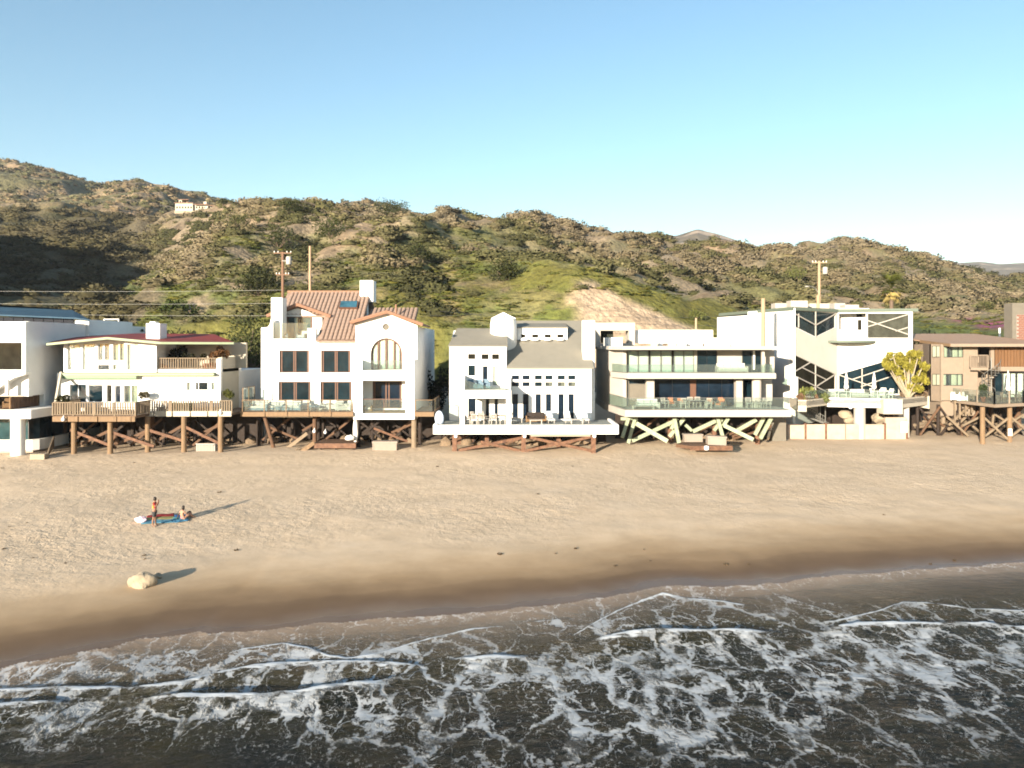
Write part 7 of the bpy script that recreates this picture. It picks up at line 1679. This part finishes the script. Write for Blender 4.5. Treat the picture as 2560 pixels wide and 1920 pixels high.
def skin_mesh(name, verts, edges, root_i, m, parent, sub=2):
    me = bpy.data.meshes.new(name); me.from_pydata([v[0] for v in verts], edges, []); o = bpy.data.objects.new(name, me); COL.objects.link(o); o.parent = parent
    sk = o.modifiers.new('skin', 'SKIN'); sd = me.skin_vertices[0].data if me.skin_vertices else None
    if sd is None:
        bpy.context.view_layer.objects.active = o; sd = me.skin_vertices[0].data
    for i, v in enumerate(verts): sd[i].radius = (v[1], v[2] if len(v) > 2 else v[1]); sd[i].use_root = (i == root_i)
    ss = o.modifiers.new('smooth', 'SUBSURF'); ss.levels = sub; ss.render_levels = sub
    me.materials.append(MATS[m]); return o
def hand(verts, edges, wi, p, d, up):
    """palm with four fingers of unequal length and a thumb leaving its side, added to a skeleton"""
    p = Vector(p); d = Vector(d).normalized(); side = d.cross(Vector(up)).normalized(); pi = len(verts); verts.append((tuple(p), .034, .02)); edges.append((wi, pi))
    for k, L_ in enumerate((.062, .075, .070, .055)):
        a = p + d * .035 + side * (.024 - .016 * k); b = a + d * L_ * .5; c = b + (d * .6 - Vector(up) * .5) * L_ * .5; i = len(verts)
        verts += [(tuple(a), .010), (tuple(b), .009), (tuple(c), .008)]; edges += [(pi, i), (i, i + 1), (i + 1, i + 2)]
    i = len(verts); a = p + side * .035; verts += [(tuple(a), .011), (tuple(a + d * .035 + side * .015), .009)]; edges += [(pi, i), (i, i + 1)]
def standing_person(loc, rz):
    t = thing('person', loc, 'person standing in red and yellow shirt and dark shorts, hands raised to face', 'person')
    v = [((0, 0, .90), .125, .10), ((0, 0, 1.08), .12, .095), ((.01, 0, 1.28), .15, .10), ((.02, 0, 1.42), .07, .06), ((.03, 0, 1.48), .05, .05), ((.045, 0, 1.56), .075, .085), ((.04, 0, 1.63), .07, .08), ((.035, 0, 1.68), .04, .045)]
    e = [(i, i + 1) for i in range(7)]
    v.append(((.135, 0, 1.555), .014)); e.append((5, 8))
    for s in (1, -1):
        i = len(v); v += [((.0, s * .17, 1.36), .06), ((.11, s * .23, 1.15), .045), ((.20, s * .14, 1.36), .034), ((.215, s * .11, 1.42), .026)]; e += [(2, i), (i, i + 1), (i + 1, i + 2), (i + 2, i + 3)]
        hand(v, e, i + 3, (.22, s * .09, 1.48), (.0, -s * .15, 1), (1, 0, 0))
        i = len(v); v += [((0, s * .09, .84), .095), ((.03 * s, s * .11, .48), .062), ((-.02 + .05 * s, s * .12, .27), .055), ((-.01 + .06 * s, s * .12, .09), .04), ((.06 + .06 * s, s * .13, .035), .04), ((.15 + .06 * s, s * .14, .025), .03)]; e += [(0, i), (i, i + 1), (i + 1, i + 2), (i + 2, i + 3), (i + 3, i + 4), (i + 4, i + 5)]
    skin_mesh('body', v, e, 0, 'skin_tan', t)
    sv = [((0, 0, .93), .14, .115), ((0, 0, 1.08), .135, .11), ((.01, 0, 1.28), .165, .115), ((.015, 0, 1.39), .09, .08)]; se = [(0, 1), (1, 2), (2, 3)]
    for s in (1, -1):
        i = len(sv); sv += [((0, s * .17, 1.36), .075), ((.055, s * .21, 1.23), .062)]; se += [(2, i), (i, i + 1)]
    skin_mesh('shirt', sv, se, 0, 'rash_shirt', t)
    sv = [((0, 0, .93), .14, .115)]; se = []
    for s in (1, -1):
        i = len(sv); sv += [((0, s * .09, .82), .11), ((.015 * s, s * .105, .52), .085)]; se += [(0, i), (i, i + 1)]
    skin_mesh('shorts', sv, se, 0, 'shorts_dark', t)
    g = MB().lathe((.025, 0, 1.60), [(.085, -.09), (.098, -.02), (.095, .05), (.06, .10), (0, .115)], 14); g.build('hair', 'hair_dark', t, loc=loc, smooth=True)
    t.rotation_euler = (0, 0, rz); return t
def seated_person(loc, rz):
    t = thing('person', loc, 'person with dark hair sitting on the towel with bare back turned, leaning on one arm', 'person')
    v = [((0, 0, .13), .15, .13), ((-.02, 0, .30), .115, .09), ((.0, 0, .48), .14, .09), ((.03, 0, .60), .055), ((.05, 0, .66), .045), ((.07, 0, .74), .075, .08), ((.065, 0, .81), .065, .075), ((.06, 0, .86), .04)]
    e = [(i, i + 1) for i in range(7)]; v.append(((.155, 0, .735), .014)); e.append((5, 8))
    for s in (1, -1):
        i = len(v)
        if s > 0: v += [((0, .16, .53), .05), ((-.10, .26, .29), .038), ((-.16, .30, .08), .028)]; hd = ((-.18, .31, .035), (-1, .3, 0), (0, 0, 1))
        else: v += [((0, -.16, .53), .05), ((.16, -.20, .34), .038), ((.34, -.13, .40), .028)]; hd = ((.39, -.12, .41), (1, 0, .1), (0, 0, 1))
        e += [(2, i), (i, i + 1), (i + 1, i + 2)]; hand(v, e, i + 2, *hd)
        i = len(v); v += [((.06, s * .10, .12), .095), ((.44, s * .12, .34 if s < 0 else .16), .065), ((.66, s * .11, .10), .05), ((.78, s * .11, .05), .036), ((.86, s * .12, .10), .028)]; e += [(0, i), (i, i + 1), (i + 1, i + 2), (i + 2, i + 3), (i + 3, i + 4)]
    skin_mesh('body', v, e, 0, 'skin', t)
    sv = [((0, 0, .13), .163, .143), ((-.01, 0, .19), .15, .125)]; skin_mesh('swimsuit', sv, [(0, 1)], 0, 'bikini_pink', t)
    g = MB().lathe((.055, 0, .78), [(.07, -.16), (.092, -.06), (.092, .04), (.06, .09), (0, .105)], 14); g.build('hair', 'hair_dark', t, loc=loc, smooth=True)
    t.rotation_euler = (0, 0, rz); return t
pf = sand_at(386, 1315); standing_person(pf, R(12))
pw = sand_at(456, 1301); seated_person(pw + Vector((0, 0, .02)), R(58))
def blanket(name, quad, label, cols, seed, cat='towel'):
    n, m_ = 26, 14; vs_ = np.zeros((m_, n, 3)); q_ = [np.array(p) for p in quad]
    for j in range(m_):
        for i in range(n):
            u, v = i / (n - 1), j / (m_ - 1); p = (q_[0] * (1 - u) + q_[1] * u) * (1 - v) + (q_[3] * (1 - u) + q_[2] * u) * v
            p = p + np.array((.04 * math.sin(v * 9 + seed), .04 * math.sin(u * 11 + seed), 0)); vs_[j, i] = (p[0], p[1], gz(p[0], p[1]) + .05 + .03 * float(vn(u * 9, v * 6, seed)))
    U = np.repeat(np.linspace(0, 1, n)[None], m_, 0); Vv = np.repeat(np.linspace(0, 1, m_)[:, None], n, 1)
    t = np.zeros((m_, n, 3)); w_ = (Vv + .12 * (fbm(U * 5, Vv * 4, 3, seed))) * len(cols)
    for k, c in enumerate(cols): t[np.floor(np.clip(w_, 0, len(cols) - .01)).astype(int) == k] = c
    me = np_mesh(name, vs_.reshape(-1, 3), grid_quads(m_, n), tint=t.reshape(-1, 3)); me.materials.append(attr_mat('cloth_' + str(seed), nscale=6, namt=.3)); o = link(name, me); o.modifiers.new('thick', 'SOLIDIFY').thickness = .02
    return tag(o, label, cat)
blanket('beach_blanket', [sand_at(352, 1312), sand_at(432, 1308), sand_at(436, 1286), sand_at(372, 1290)], 'red, yellow green and pale blue beach blanket under the standing person', [(.06, .18, .26), (.10, .22, .28), (.34, .28, .10), (.20, .20, .08), (.26, .02, .02), (.22, .018, .02)], 3)
blanket('beach_towel', [sand_at(428, 1309), sand_at(470, 1304), sand_at(474, 1288), sand_at(436, 1290)], 'bright blue towel under the sitting person', [(.05, .17, .28), (.10, .28, .28), (.03, .10, .26)], 7)
p = sand_at(354, 1306); lumpy('beach_bag', p + Vector((0, 0, .16)), .42, .26, .2, 55, 'bag_white', 'white and pink beach bag at the left end of the blanket', 'bag', amp=.35, rz=-.3)
p = sand_at(471, 1291); lumpy('backpack', p + Vector((0, .1, .12)), .15, .14, .18, 56, 'bag_dark', 'dark backpack beside the sitting person', 'bag', amp=.3)
# ---------------------------------------------------------------- air
hzm = bpy.data.materials.new('haze_air'); hzm.use_nodes = True; nt = hzm.node_tree
nt.nodes.remove(nt.nodes['Principled BSDF']); pv = nt.nodes.new('ShaderNodeVolumePrincipled')
pv.inputs['Color'].default_value = (.82, .90, 1.0, 1); pv.inputs['Density'].default_value = .0001; pv.inputs['Anisotropy'].default_value = .1
nt.links.new(pv.outputs[0], nt.nodes['Material Output'].inputs['Volume'])
haze = MB().box(-3700, 3700, -3100, 3800, -14, 330).build('haze', hzm); kind(haze, 'stuff')
